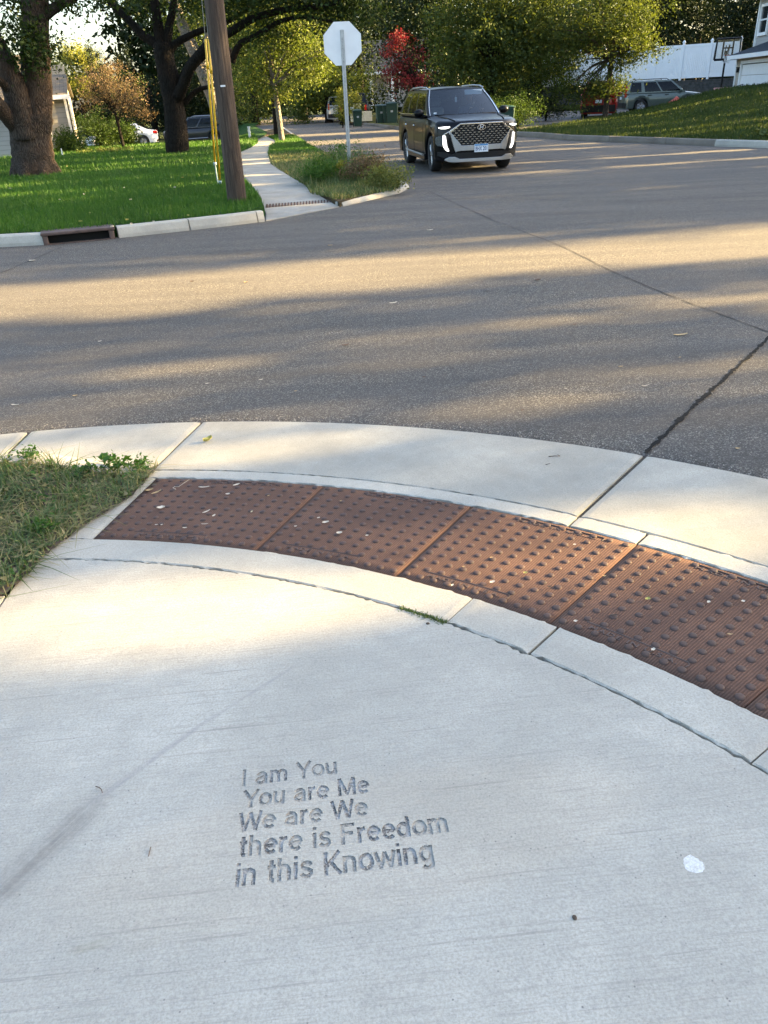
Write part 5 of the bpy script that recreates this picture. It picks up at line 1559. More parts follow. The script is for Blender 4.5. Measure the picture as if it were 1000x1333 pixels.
# chrome surround: thin across the top, thick legs, satin band beneath
strip('grille_surround', [(-.47, .972, 1.0), (.47, .972, 1.0)], M_CHROME, .035)
for sx in (1, -1):
    S = lambda L_: [(sx * a, b_, c_) for a, b_, c_ in L_]
    strip('grille_surround', S([(.47, .965, .998), (.60, .88, .918), (.68, .80, .865), (.70, .80, .83)]), M_CHROME, .035)
    strip('grille_surround', S([(.455, .46, .585), (.52, .455, .66), (.565, .435, .705), (.60, .53, .75), (.67, .79, .835), (.70, .80, .83)]), M_SATIN, .038)
    strip('headlight', S([(.68, .925, .945), (.76, .90, .945), (.84, .90, .935), (.88, .915, .928)]), M_DRL, .03)
    strip('headlight_strip', S([(.70, .83, .85), (.80, .77, .79)]), M_CHROME, .02)
    strip('running_light', S([(.70, .455, .48), (.735, .46, .55), (.765, .49, .765), (.80, .55, .775), (.808, .60, .765)]), M_DRL, .03)
    strip('lamp_cluster', S([(.825, .55, .76), (.90, .56, .75), (.935, .60, .72)]), M_LENS, .02)
    strip('bumper_vent', S([(.66, .33, .40), (.80, .32, .44), (.90, .36, .44)]), M_BLACKPL, .012)
strip('bumper_band', [(-.46, .46, .565), (.46, .46, .565)], M_SATIN, .03)
strip('lower_intake', [(-.72, .30, .36), (-.55, .29, .42), (.55, .29, .42), (.72, .30, .36)], M_BLACKPL, .014)
strip('skid_plate', [(-.78, .27, .30), (-.70, .24, .345), (-.58, .235, .345), (-.48, .235, .30), (.48, .235, .30), (.58, .235, .345), (.70, .24, .345), (.78, .27, .30)], M_SATIN, .05)
# emblem: a ring with a slanted double-stroke letter inside
eb = MB(); y0 = yfr(0) + .055; zc0 = .905
eb.tube([(.088 * cos(a * pi / 12), y0 - .01, zc0 + .05 * sin(a * pi / 12)) for a in range(25)], .009, 6, cap=False)
for s_ in (-1, 1): eb.tube([(s_ * .030 - .014, y0, zc0 - .037), (s_ * .030 + .0, y0, zc0), (s_ * .030 + .014, y0, zc0 + .037)][::1] if False else [(-(s_ * .030 - .014), y0, zc0 - .037), (-(s_ * .030), y0, zc0), (-(s_ * .030 + .014), y0, zc0 + .037)], .0095, 6)
eb.tube([(.03, y0, zc0 - .008), (0, y0, zc0), (-.03, y0, zc0 + .008)], .008, 6)
eb.build('emblem', M_CHROME, suv)
pb = MB(); pb.box((0, yfr(0) + .05, .50), (.31, .014, .16)); npl = pb.build('number_plate', M_PLATE, suv, bevel=.003)
pb = MB(); pb.box((0, yfr(0) + .0585, .561), (.29, .004, .03)); pb.build('plate_band', M_PLATEBLUE, npl)
me, x0, wd = text_mesh("BHX 201", 1, .02, .012, 1.05)
s_ = .26 / wd
for v in me.vertices: v.co = (-((v.co.x - x0) * s_ - .13), yfr(0) + .0585 + v.co.z * .05, .452 + v.co.y * .115)
me.materials.append(M_PLATETXT); to = bpy.data.objects.new('plate_lettering', me); COL.objects.link(to); to.parent = npl
# hood creases, roof rails, window trim, door seams, handles
for sx in (1, -1):
    hb = MB(); hb.tube([(sx * .55, 2.32, 1.045), (sx * .62, 1.9, 1.092), (sx * .70, 1.35, 1.125)], [.012, .02, .012], 8); hb.build('hood_crease', M_BPAINT, suv, smooth=True)
for sx in (1, -1):
    rb = MB(); rb.tube([(sx * .675, .22, 1.672), (sx * .66, .02, 1.705), (sx * .65, -.6, 1.725), (sx * .65, -1.6, 1.715), (sx * .66, -1.9, 1.68)], [.016, .02, .02, .02, .014], 8); rb.build('roof_rail', M_SATIN, suv, smooth=True)
    wb2 = MB(); wb2.tube([Vector(gx['PS'](s / 12 * .95 + .02, .085, sx)) + Vector((sx * .012, 0, 0)) for s in range(13)], .012, 6); wb2.build('window_trim', M_CHROME, suv)
    wb2 = MB(); wb2.tube([Vector(gx['PF'](.5 + sx * .47, t / 8 * .95 + .02)) + Vector((0, .015, .008)) for t in range(9)], .011, 6); wb2.build('pillar_trim', M_CHROME, suv)
    lb = MB(); lb.tube([(sx * (1.975 / 2 + .002), 1.02, .33), (sx * (1.975 / 2 + .006), -.9, .36)], .024, 6); lb.build('door_strip', M_SATIN, suv)
    for y_ in (.15, -.85):
        hb2 = MB(); hb2.tube([(sx * .992, y_, .93), (sx * 1.012, y_ - .04, .935), (sx * 1.012, y_ - .18, .938), (sx * .992, y_ - .22, .935)], .014, 6); hb2.build('door_handle', M_CHROME, suv)
    for y_ in (1.04, .02, -.98):
        sb = MB(); sb.tube([(sx * .9885, y_, .36), (sx * .9905, y_, .7), (sx * .976, y_, 1.0)], .004, 4); sb.build('door_seam', M_BLACKPL, suv)
wb2 = MB(); wb2.tube([Vector(gx['PF'](s / 12, .03)) + Vector((0, .02, .012)) for s in range(1, 12)], .012, 6); wb2.build('wiper', M_BLACKPL, suv)
# cabin: seats, wheel, dashboard, mirror, hanging tag
for sx in (1, -1):
    sb = MB(); sb.box((sx * .40, -.22, .98), (.50, .16, .62), taper=.85); sb.box((sx * .40, .05, .72), (.5, .55, .16)); st = sb.build('seat', M_SEAT, suv, bevel=.05)
    sb = MB(); sb.box((sx * .40, -.24, 1.40), (.27, .11, .19), taper=.85); sb.build('headrest', M_SEAT, st, bevel=.03)
db = MB(); db.box((0, .86, 1.02), (1.55, .42, .18)); db.build('dashboard', M_CABIN, suv, bevel=.05)
db = MB(); db.box((0, -.5, .6), (1.6, 2.6, .1)); db.box((0, -1.2, 1.05), (1.5, .12, .7)); db.build('cabin_floor', M_CABIN, suv)
db = MB()
db.tube([(-.40 + .185 * cos(a * pi / 14), .58 - .03 + .06 * sin(a * pi / 14), 1.10 + .175 * sin(a * pi / 14)) for a in range(29)], .014, 8, cap=False); db.tube([(-.40, .55, 1.10), (-.40, .75, 1.0)], .03, 8)
for q in (0.2, 2.94, 4.71): db.tube([(-.40, .56, 1.10), (-.40 + .18 * cos(q), .55 + .06 * sin(q), 1.10 + .17 * sin(q))], .012, 6)
db.build('steering_wheel', M_BLACKPL, suv, smooth=True)
db = MB(); db.box((0, .32, 1.535), (.24, .03, .07)); db.tube([(0, .32, 1.56), (0, .26, 1.65)], .012, 6); db.build('rear_view_mirror', M_BLACKPL, suv, bevel=.01)
db = MB(); db.box((.03, .38, 1.44), (.05, .004, .10)); db.tube([(.03, .38, 1.49), (.02, .34, 1.53)], .003, 4); db.build('hanging_tag', M_WHITE, suv)
q = Vector(gx['PF'](.9, .1)); db = MB(); db.box((q.x, q.y - .01, q.z), (.07, .004, .06)); db.build('window_sticker', M_PLATE, suv)
q = Vector(gx['PF'](.22, .86)); db = MB(); db.box((q.x, q.y - .05, q.z - .02), (.42, .012, .10)); db.build('sun_visor', M_PLATE, suv, bevel=.004)
finish(suv)

# ---- the driver
def skin_figure(name, verts, edges, mat, root_i=0, parent=None, sub=1):
    me = bpy.data.meshes.new(name); me.from_pydata([v[:3] for v in verts], edges, [])
    me.materials.append(mat)
    o = bpy.data.objects.new(name, me); COL.objects.link(o)
    md = o.modifiers.new('skin', 'SKIN'); md.use_smooth_shade = True
    for i, v in enumerate(verts):
        sv = me.skin_vertices[0].data[i]; r = v[3]; sv.radius = r if isinstance(r, tuple) else (r, r); sv.use_root = (i == root_i)
    s = o.modifiers.new('sub', 'SUBSURF'); s.levels = sub; s.render_levels = sub
    if parent: o.parent = parent
    return o
M_SHIRT = simple('dark_blue_shirt', (0.035, 0.05, 0.08), 0.9, var=0.2, scale=20)
M_SKIN = simple('skin', (0.42, 0.26, 0.19), 0.55, var=0.08)
M_HAIR = simple('brown_hair', (0.05, 0.035, 0.025), 0.7, var=0.3, scale=40)
dl = Vector((-.40, -.08, .80))
pers = empty('person', (0, 0, 0), rz, "driver in a dark blue shirt at the wheel of the black vehicle", 'person')
pers.location = (cpos.x, cpos.y, 0.004)
X0 = -.40
V = [(X0, -.05, .82, (.17, .14)), (X0, -.06, 1.02, (.17, .13)), (X0, -.07, 1.20, (.18, .12)), (X0, -.06, 1.29, .07), (X0, -.04, 1.34, .055),
     (X0 + .19, -.05, 1.22, .06), (X0 + .25, .12, 1.06, .05), (X0 + .15, .40, 1.17, .038), (X0 + .12, .50, 1.21, .032),
     (X0 - .19, -.05, 1.22, .06), (X0 - .25, .12, 1.06, .05), (X0 - .17, .38, 1.14, .038), (X0 - .16, .48, 1.17, .032),
     (X0 + .1, .35, .80, .085), (X0 - .1, .35, .80, .085), (X0 + .11, .62, .72, .065), (X0 - .11, .62, .72, .065)]
E = [(0, 1), (1, 2), (2, 3), (3, 4), (2, 5), (5, 6), (6, 7), (7, 8), (2, 9), (9, 10), (10, 11), (11, 12), (0, 13), (0, 14), (13, 15), (14, 16)]
bd = skin_figure('body', V, E, M_SHIRT, 0, pers)
hd = MB()
def headp(u, v):
    a = 2 * pi * u; e = pi * (v - .5); k = 1 - .22 * max(0, -sin(e)) ** 1.5
    y = .098 * cos(e) * sin(a); x = .076 * cos(e) * cos(a) * k; z = .118 * sin(e)
    if y > 0.05: y += .016 * math.exp(-((x / .016) ** 2) - ((z + .012) / .03) ** 2) * 1.4 - .008 * math.exp(-(((abs(x) - .032) / .014) ** 2) - ((z - .018) / .014) ** 2)
    return (X0 + x, -.02 + y * k, 1.47 + z)
hd.grid(headp, 36, 26)
hd_o = hd.build('head', M_SKIN, pers, smooth=True)
hr = MB()
def hairp(u, v):
    a = 2 * pi * u; e = pi * (.04 + .46 * v) ; y = .108 * cos(e) * sin(a) - .012; x = .086 * cos(e) * cos(a)
    z = .128 * sin(e)
    if y > .03: z = max(z, .06)
    return (X0 + x, -.02 + y, 1.475 + z)
hr.grid(hairp, 28, 12); hr.build('hair', M_HAIR, pers, smooth=True)
for sx, wp in ((1, Vector((X0 + .12, .50, 1.21))), (-1, Vector((X0 - .16, .48, 1.17)))):
    hV = [(*wp, .026), (*(wp + Vector((0, .05, .03))), (.036, .018))]; hE = [(0, 1)]
    for k in range(4):
        bse = wp + Vector((sx * (.024 - .016 * k), .085, .045)); i = len(hV)
        hV += [(*bse, .010), (*(bse + Vector((0, .028, .018 - .004 * k))), .009), (*(bse + Vector((-sx * .004, .032, -.012))), .0085)]
        hE += [(1, i), (i, i + 1), (i + 1, i + 2)]
    i = len(hV); hV += [(*(wp + Vector((-sx * .035, .045, .045))), .011), (*(wp + Vector((-sx * .05, .07, .055))), .009)]; hE += [(1, i), (i, i + 1)]
    skin_figure('hand', hV, hE, M_SKIN, 0, pers)

# ---- other cars
CRV = dict(L=4.53, W=1.79, H=1.66, axf=1.32, axr=-1.30, wr=.345, tw=.2, fl=.4, fp=4, rl=.22, rp=5,
           top=((2.26, .80), (2.15, .90), (1.2, 1.02), (0, 1.0), (-2.0, 1.03), (-2.26, .95)), cowl=(1.15, 1.02), tailb=(-2.18, 1.03), rooff=.35, roofr=-1.98, wt=.66, side=((.05, .37), (.40, .68), (.74, .95)))
SED = dict(L=4.8, W=1.84, H=1.46, axf=1.42, axr=-1.40, wr=.335, tw=.21, fl=.5, fp=3.6, rl=.35, rp=4,
           top=((2.4, .66), (2.2, .76), (1.1, .93), (0, .93), (-1.5, .99), (-2.1, 1.0), (-2.4, .90)), cowl=(1.0, .93), tailb=(-1.95, 1.0), rooff=.25, roofr=-.95, wt=.60, side=((.06, .42), (.45, .80)))
b = far(860, 125, 50.5)
g = atan2(1.0, 0.0)
c1, st, yf_, yr_, gx = car('suv', "grey-green crossover parked on the driveway before the white fence", 'suv', (b.x, 50.5, .06), -pi / 2 - .06, CRV, M_GPAINT)
for sx in (1, -1):
    st('tail_light', [(sx * .66, .82, 1.45), (sx * .78, .82, 1.40), (sx * .80, .85, 1.2)], M_TAIL, .02, True); st('headlight', [(sx * .55, .66, .80), (sx * .80, .68, .82)], M_LENS, .015)
    rb = MB(); rb.tube([(sx * .64, .2, 1.62), (sx * .64, .05, 1.70), (sx * .64, -1.6, 1.70), (sx * .64, -1.75, 1.63)], .018, 6); rb.build('roof_rail', M_BLACKPL, c1)
    for y_ in (.1, -.85):
        hb = MB(); hb.box((sx * .905, y_, .90), (.03, .2, .035)); hb.build('door_handle', M_BLACKPL, c1)
st('bumper', [(-.8, .3, .55), (.8, .3, .55)], M_BLACKPL, .04, True); st('number_plate', [(-.16, .72, .86), (.16, .72, .86)], M_PLATE, .03, True)
finish(c1)
b = far(782, 125, 46.5)
c1, st, yf_, yr_, gx = car('suv', "dark red vehicle seen from behind through the ash tree leaves", 'suv', (b.x, 46.5, .06), -.30, dict(CRV, H=1.72), M_RPAINT)
for sx in (1, -1): st('tail_light', [(sx * .68, .75, 1.15), (sx * .80, .75, 1.12)], M_TAIL, .02, True)
st('bumper', [(-.85, .3, .62), (.85, .3, .62)], M_BLACKPL, .06, True); st('number_plate', [(-.16, .72, .86), (.16, .72, .86)], M_PLATE, .03, True)
finish(c1)
b = far(197, 125, 60.0)
c1, st, yf_, yr_, gx = car('sedan', "white sedan with only its rear half showing past the shrubs", 'car', (b.x - 2.3, 59.4, -.86), pi / 2 + .22, SED, M_WPAINT)
for sx in (1, -1): st('tail_light', [(sx * .52, .80, .92), (sx * .70, .78, .95), (sx * .86, .80, .96)], M_TAIL, .02, True); st('headlight', [(sx * .5, .58, .68), (sx * .78, .6, .74)], M_LENS, .015)
st('bumper', [(-.7, .28, .42), (.7, .28, .42)], M_BLACKPL, .02, True); st('number_plate', [(-.16, .62, .76), (.16, .62, .76)], M_PLATE, .02, True)
finish(c1)
b = far(249, 125, 61)
c1, st, yf_, yr_, gx = car('suv', "dark grey crossover parked behind the dark trunked tree", 'suv', (b.x, 61, -.90), pi / 2 + .10, dict(CRV, H=1.70, cowl=(1.2, 1.04)), M_NPAINT)
for sx in (1, -1):
    st('headlight', [(sx * .52, .70, .84), (sx * .80, .74, .88)], M_LENS, .02); st('tail_light', [(sx * .66, .85, 1.05), (sx * .80, .85, 1.1)], M_TAIL, .02, True)
    rb = MB(); rb.tube([(sx * .64, .2, 1.66), (sx * .64, .05, 1.74), (sx * .64, -1.6, 1.74), (sx * .64, -1.75, 1.67)], .02, 6); rb.build('roof_rail', M_SATIN, c1)
    lb = MB(); lb.tube([(sx * .90, .9, .34), (sx * .90, -.85, .38)], .03, 6); lb.build('door_strip', M_SATIN, c1)
st('grille', [(-.45, .5, .8), (.45, .5, .8)], M_LENS, .02); st('number_plate', [(-.16, .4, .5), (.16, .4, .5)], M_PLATE, .025)
finish(c1)
PK = dict(CRV, L=4.9, W=1.95, H=1.78, top=((2.45, .95), (2.3, 1.05), (1.1, 1.12), (0, 1.12), (-2.2, 1.12), (-2.45, 1.05)), cowl=(1.05, 1.12), tailb=(-2.35, 1.12), roofr=-2.15, wt=.72)
b = far(455, 125, 55); b.x += .25
c1, st, yf_, yr_, gx = car('suv', "black vehicle parked at the far street bend, seen from behind", 'suv', (b.x, 57, .004), -.03, PK, M_BPAINT)
for sx in (1, -1): st('tail_light', [(sx * .72, .8, 1.1), (sx * .86, .8, 1.1)], M_TAIL, .02, True)
st('bumper', [(-.85, .35, .6), (.85, .35, .6)], M_BLACKPL, .06, True); st('number_plate', [(-.16, .85, 1.0), (.16, .85, 1.0)], M_PLATE, .03, True)
finish(c1)
b = far(436, 125, 60)
c1, st, yf_, yr_, gx = car('suv', "silver vehicle parked just beyond the black one at the street bend", 'suv', (b.x + .25, 63.5, .004), -.03, CRV, M_SPAINT)
for sx in (1, -1): st('tail_light', [(sx * .66, .8, 1.2), (sx * .78, .8, 1.2)], M_TAIL, .02, True)
st('bumper', [(-.8, .3, .55), (.8, .3, .55)], M_BLACKPL, .04, True); finish(c1)
# ================================================================== STREET FURNITURE
# stop sign seen from behind
b = atz(456, 229, .09); R = b.y
o = empty('stop_sign', b, rad(2), "white back of an octagonal stop sign on a perforated steel post", 'stop sign')
topz = 2.62
sb = MB(); ro = .381 / cos(pi / 8)
oc = [(ro * cos(pi / 8 + k * pi / 4), ro * sin(pi / 8 + k * pi / 4)) for k in range(8)]
zc1 = 2.47
sb.add([(x, .030, zc1 + z) for x, z in oc] + [(x, .034, zc1 + z) for x, z in oc], [list(range(8)), list(range(8, 16))[::-1]] + [[i, (i + 1) % 8, 8 + (i + 1) % 8, 8 + i] for i in range(8)])
fo = sb.build('sign_panel', M_SIGNBACK, o)
sb = MB(); sb.add([(x * .97, .0365, zc1 + z * .97) for x, z in oc], [list(range(8))]); sb.build('sign_face', M_SIGNRED, fo)
me, x0, wd = text_mesh("STOP", 1, .02, .01)
s_ = .56 / wd
for v in me.vertices: v.co = (-((v.co.x - x0) * s_ - .28), .039, zc1 - .125 + v.co.y * .36)
me.materials.append(M_WHITE); to = bpy.data.objects.new('sign_lettering', me); COL.objects.link(to); to.parent = fo
pb = MB()     # U-channel post with holes down its web
def chan(z0, z1):
    for (x, y, w, d) in ((0, .0, .036, .005), (-.0195, .011, .005, .026), (.0195, .011, .005, .026), (-.030, .0235, .02, .005), (.030, .0235, .02, .005)): pb.box((x, y, (z0 + z1) / 2), (w, d, z1 - z0))
chan(-.3, zc1 + .24)
po = pb.build('post', M_STEEL, o)
hb = MB()
for k in range(88): hb.lathe([(.0055, -.004), (.0055, .0)], (0, -.0028, .1 + k * .0254), 'Y', 8)
for k in range(88):
    a = [i for i in range(1)]
hb2 = MB()
for k in range(98): hb2.box((0, -.0036, .1 + k * .0254), (.010, .002, .010))
hb2.build('post_holes', M_BLACKPL, po)
bb_ = MB()
for z in (zc1 - .22, zc1 + .22):
    bb_ = MB(); bb_.lathe([(.012, -.014), (.012, -.003), (.0001, -.003)], (0, 0, z), 'Y', 6); bb_.lathe([(.0001, -.016), (.009, -.016), (.009, -.0135)], (0, 0, z), 'Y', 6); bb_.build('bolt', M_STEEL, o)

# utility pole
b = at(309, 262, .15); T = lambda x, y: far(x, y, b.y)
t_ = T(278.5, 0); d = (t_ - b); d = d / d.z
o = empty('utility_pole', b, 0, "weathered brown wooden utility pole standing on the lawn beside the far path", 'utility pole')
pb = MB(); pts = [Vector((0, 0, -.3)) + d * -.3 * 0] + [Vector((d.x * z, d.y * z, z)) for z in (.0, .5, 1, 1.6, 2.2, 3, 4, 6, 9)]
pb.tube(pts, [.165, .16, .155, .152, .15, .148, .146, .143, .135, .125], 20)
pb.build('pole', M_POLE, o, smooth=True)
z = (far(293, 112, b.y).z - .15)
pb = MB(); pb.box((d.x * z + .01, d.y * z - .153, z), (.075, .006, .025)); pb.build('tag', M_WHITE, o)
# guy wires with yellow guards
for k, (bx, by, tx, ty, lab, z0) in enumerate(((280, 213, 267.5, 51, "yellow plastic guard over the left guy wire beside the utility pole", .62), (286.5, 237, 271.5, 51, "yellow plastic guard over the guy wire nearer the utility pole, reaching lower", .0))):
    R_ = 17.0 - .25 * k
    P0_, P1_ = far(bx, by, R_), far(tx, ty, R_ - .55)
    if k == 0: g0 = far(283.5, 237, R_)
    else: g0 = P0_ + Vector((0, 0, -.05))
    o = empty('guy_wire_guard', Vector((g0.x, g0.y, .15)), 0, lab, 'guy wire')
    org = Vector(o.location)
    dirv = (P1_ - P0_).normalized()
    gb = MB(); gb.tube([P0_ - org, P1_ - org], .02, 10); gb.tube([P0_.lerp(P1_, .78) - org, P0_.lerp(P1_, .83) - org], .027, 10); gb.build('guard', M_YEL, o, smooth=True)
    gb = MB(); gb.tube([P1_ - org, P1_ + (Vector(t_) + Vector((0, 0, 4)) - P1_) * .98 - org], .006, 6); gb.build('cable', M_STEEL, o)
    gb = MB(); gb.tube([g0 - org + Vector((0, 0, -.1)), P0_ - org], .014, 8); gb.lathe([(.03, -.03), (.035, 0), (.03, .03)], tuple(P0_ - org), n=8); gb.build('anchor_rod', M_BLUE, o)

# bins
def bin_(px, R, z, label, rz=0.0, m=None, s=.88, group='green wheeled bins at the kerb'):
    p_ = far(px, 125, R)
    o = empty('wheeled_bin', Vector((p_.x, R, z)), rz, label, 'bin', group)
    mb = MB(); mb.box((0, 0, .50 * s), (.50 * s, .56 * s, .92 * s), taper=1.18); mb.box((0, -.34 * s, .9 * s), (.54 * s, .03, .07)); mb.build('body', m, o, bevel=.03)
    mb = MB(); mb.grid(lambda u, v: ((u - .5) * .64 * s, (v - .5) * .72 * s - .02, (.97 + .08 * sin(pi * v) * (1 - (2 * u - 1) ** 4)) * s), 8, 8); mb.box((0, 0, .965 * s), (.65 * s, .74 * s, .03)); mb.build('lid', m, o, smooth=False)
    for sx in (1, -1):
        mb = MB(); mb.lathe([(.02, -.03), (.12, -.03), (.13, 0), (.12, .03), (.02, .03)], (0, 0, 0), 'X', 16); w_ = mb.build('wheel', M_BLACKPL, o); w_.location = (sx * .26 * s, .27 * s, .13)
    mb = MB(); mb.tube([(-.24 * s, .36 * s, .93 * s), (.24 * s, .36 * s, .93 * s)], .018, 8); mb.build('handle', m, o)
    mb = MB(); mb.box((0, -.337 * s, .60 * s), (.12, .004, .09)); mb.build('decal', M_STEEL, o)
M_BING = simple('green_bin_plastic', (0.004, 0.034, 0.02), 0.5, var=0.12); M_BINB = simple('blue_bin_plastic', (0.006, 0.014, 0.035), 0.5, var=0.12)
bin_(464, 50.5, .01, "single green bin in front of the golden sapling at the far kerb", .1, M_BING)
bin_(495, 46.5, .25, "left bin of the three dark green bins on the far lawn edge", .1, M_BING)
bin_(504, 46.0, .25, "middle bin of the three dark green bins on the far lawn edge", 0, M_BING)
bin_(510, 45.5, .25, "taller bin with a blue lid at the right of the three far bins", -.1, M_BING, .97)
bin_(427, 64, .01, "green bin in the shade left of the silver vehicle at the bend", 0, M_BING)
bin_(662, 34.5, .12, "green bin showing past the mirror of the black vehicle", -.2, M_BING)
p_ = far(467, 125, 54)
o = empty('cardboard_box', Vector((p_.x + .1, 54, .12)), .2, "cream box standing behind the single green bin", 'box')
mb = MB(); mb.box((0, 0, .35), (1.3, .4, .55)); mb.box((-.25, 0, .85), (.4, .4, .45)); mb.build('carton', simple('cream_card', (.55, .48, .33), .8), o, bevel=.01)
# small white marker post by the path
b = atz(325.5, 180, .15)
o = empty('marker_post', b, 0, "small white marker post on the lawn edge by the far path", 'marker post')
mb = MB(); mb.box((0, 0, .2), (.10, .10, .46), taper=.9); mb.build('post', M_WHITE, o, bevel=.01)
mb = MB(); mb.box((0, 0, .45), (.12, .12, .04)); mb.build('cap', M_WHITE, o, bevel=.008)
b = atz(82, 204, .15)
o = empty('garden_stake', b, .2, "short white stake in the lawn beside the clipped bush", 'stake')
mb = MB(); mb.box((0, 0, .12), (.05, .05, .3), taper=.6); mb.build('stake', M_WHITE, o)
b = atz(104, 197, .15)
o = empty('plant_pot', b, 0, "white pot half hidden in the shrub bed by the cream house", 'pot')
mb = MB(); mb.lathe([(.001, 0), (.13, 0), (.18, .35), (.2, .38), (.17, .38), (.15, .3), (.001, .3)], n=18); mb.build('pot', M_WHITE, o, smooth=True)

p_ = at(1003, 192.5)
o = empty('storm_drain', p_ + Vector((.02, .02, 0)), atan2(-.8, .45), "dark drain opening in the pale kerb at the right edge", 'storm drain')
mb = MB(); mb.box((0, .06, .08), (.34, .2, .18)); mb.build('hood', M_INLET, o, bevel=.01)
mb = MB(); mb.lathe([(.001, -.06), (.075, -.06), (.075, -.02)], (0, 0, .085), 'Y', 18); mb.build('opening', M_BLACK, o)
b = at(997, 178, .2); b = Vector((b.x, b.y, mound_z(b.x, b.y)))
tree('broadleaf_plant', "pale broad-leaved plant on the lawn edge at the right of the photo", b, [([b, b + Vector((0, 0, .15))], .01, .005)], [(b + Vector((0, 0, .13)), (.28, .25, .1), 12)], LM['pale'], M_BARK2, .22, 140, per=8, cl=.06, cat='plant')
# basketball hoop
b = far(937, 125, 52.5)
o = empty('basketball_hoop', Vector((b.x, 52.5, -.25)), rad(-14), "black framed basketball backboard on a pole in front of the white fence", 'basketball hoop')
mb = MB(); mb.tube([(0, 0, -.1), (0, 0, 3.3)], .055, 10); mb.build('pole', M_BLACKPL, o)
y_ = -.5; zb0, zb1, hw_ = 2.85, 3.9, .66
mb = MB(); mb.tube([(-hw_ - .02, y_, zb0), (hw_ + .02, y_, zb0), (hw_ - .02, y_, zb1), (-hw_ + .02, y_, zb1), (-hw_ - .02, y_, zb0)], .065, 8)
mb.box((-.27, y_, (zb0 + zb1) / 2), (.09, .05, 1.0)); mb.box((.27, y_, (zb0 + zb1) / 2), (.09, .05, 1.0)); mb.box((0, y_, 3.43), (.54, .05, .08)); mb.build('backboard_frame', M_BLACKPL, o)
mb = MB(); mb.box((0, y_ - .03, (zb0 + zb1) / 2), (hw_ * 2 - .06, .01, zb1 - zb0 - .06)); mb.build('backboard_panel', M_CLEAR, o)
mb = MB()
for sx in (-.1, .1): mb.tube([(sx, -.02, 3.1), (sx, y_ + .03, 3.55)], .025, 6); mb.tube([(sx, -.02, 2.75), (sx, y_ + .03, 3.1)], .025, 6)
mb.tube([(0, .0, 3.0), (.1, -.3, 3.6)], .03, 6); mb.build('arm', M_BLACKPL, o)
mb = MB(); mb.tube([(.225 * cos(a * pi / 12), y_ - .30 + .225 * sin(a * pi / 12), 3.05) for a in range(25)], .012, 6, cap=False); rm_ = mb.build('rim', simple('orange_rim', (.45, .1, .02), .5), o)
mb = MB()
for k in range(12):
    a = k * pi / 6
    for dd in (-.25, .25): mb.tube([(.22 * cos(a), y_ - .30 + .22 * sin(a), 3.04), (.15 * cos(a + dd), y_ - .30 + .15 * sin(a + dd), 2.82), (.11 * cos(a), y_ - .3 + .11 * sin(a), 2.65)], .005, 4)
mb.build('net', M_WHITE, rm_)
# ================================================================== FENCE, WALL, HOUSES
def wpath(p): return Vector((far(*p).x, p[2], 0))
A, B_ = wpath((690, 125, 65)), wpath((952, 125, 57))
ln = (B_ - A); Lf = ln.length; ux = ln.normalized(); ang = atan2(ux.y, ux.x)
o = empty('retaining_wall', A, ang, "dark block retaining wall below the white fence", 'retaining wall')
mb = MB(); rg_ = random.Random(2)
for r_ in range(7):
    x = -(.2 if r_ % 2 else 0)
    while x < Lf + 6:
        w_ = rg_.uniform(.38, .46); mb.box((x + w_ / 2, .02 * r_ + rg_.uniform(-.01, .01), .13 + .20 * r_ + .10), (w_ - .012, .28, .19)); x += w_
M_BLOCK = simple('dark_wall_block', (.055, .055, .052), .95, var=.4, scale=5, bump=.6)
mb.build('blocks', M_BLOCK, o)
mb = MB()
for k in range(int((Lf + 6) / .6)): mb.box((k * .6 + .3, .14, 1.58), (.59, .36, .09))
mb.build('coping', M_BLOCK, o)
sheet('lawn', [tuple(A + ux * -2 + Vector((-ux.y, ux.x, 0)) * .3)[:2], tuple(B_ + ux * 12 + Vector((-ux.y, ux.x, 0)) * .3)[:2], (70, 75), (60, 100), (6, 100)], 1.45, M_LAWN2)
o = empty('vinyl_fence', A + Vector((0, 0, 0)), ang, "long white vinyl privacy fence on top of the dark block wall", 'fence')
npan = 8; pw = Lf / npan
for k in range(npan + 1):
    zt = 1.62 + (.0 if k < 5 else .12)
    mb = MB(); mb.box((k * pw, .45, zt + .95), (.14, .14, 2.25)); ps = mb.build('post', M_VINYL, o)
    mb = MB(); mb.box((k * pw, .45, zt + 2.10), (.19, .19, .05)); mb.box((k * pw, .45, zt + 2.17), (.15, .15, .1), taper=.2); mb.build('post_cap', M_VINYL, ps)
    if k < npan:
        mb = MB(); x0_ = k * pw + .07; x1_ = (k + 1) * pw - .07; nb_ = 14
        for j in range(nb_): mb.box((x0_ + (j + .5) * (x1_ - x0_) / nb_, .45, zt + .97), ((x1_ - x0_) / nb_ - .006, .03, 1.75))
        mb.build('panel', M_VINYL, o)
        for zr_, hr_ in ((1.88, .15), (.08, .17)):
            mb = MB(); mb.box(((x0_ + x1_) / 2, .45, zt + zr_), (x1_ - x0_, .06, hr_)); mb.build('rail', M_VINYL, o)
# garage house at the right edge: the door faces the driveway
A = Vector((far(953.5, 125, 50.5).x, 50.5, .13)); dirg = Vector((-.12, -.9928, 0)); ang = atan2(dirg.y, dirg.x)
o = empty('house', A, ang, "house with tan siding, white trim and a white garage door at the right edge", 'house')
def HB(nm, boxes, mat, par=None, bevel=0.0):
    mb = MB()
    for c_, d_ in boxes: mb.box(c_, d_)
    return mb.build(nm, mat, par or o, bevel=bevel)
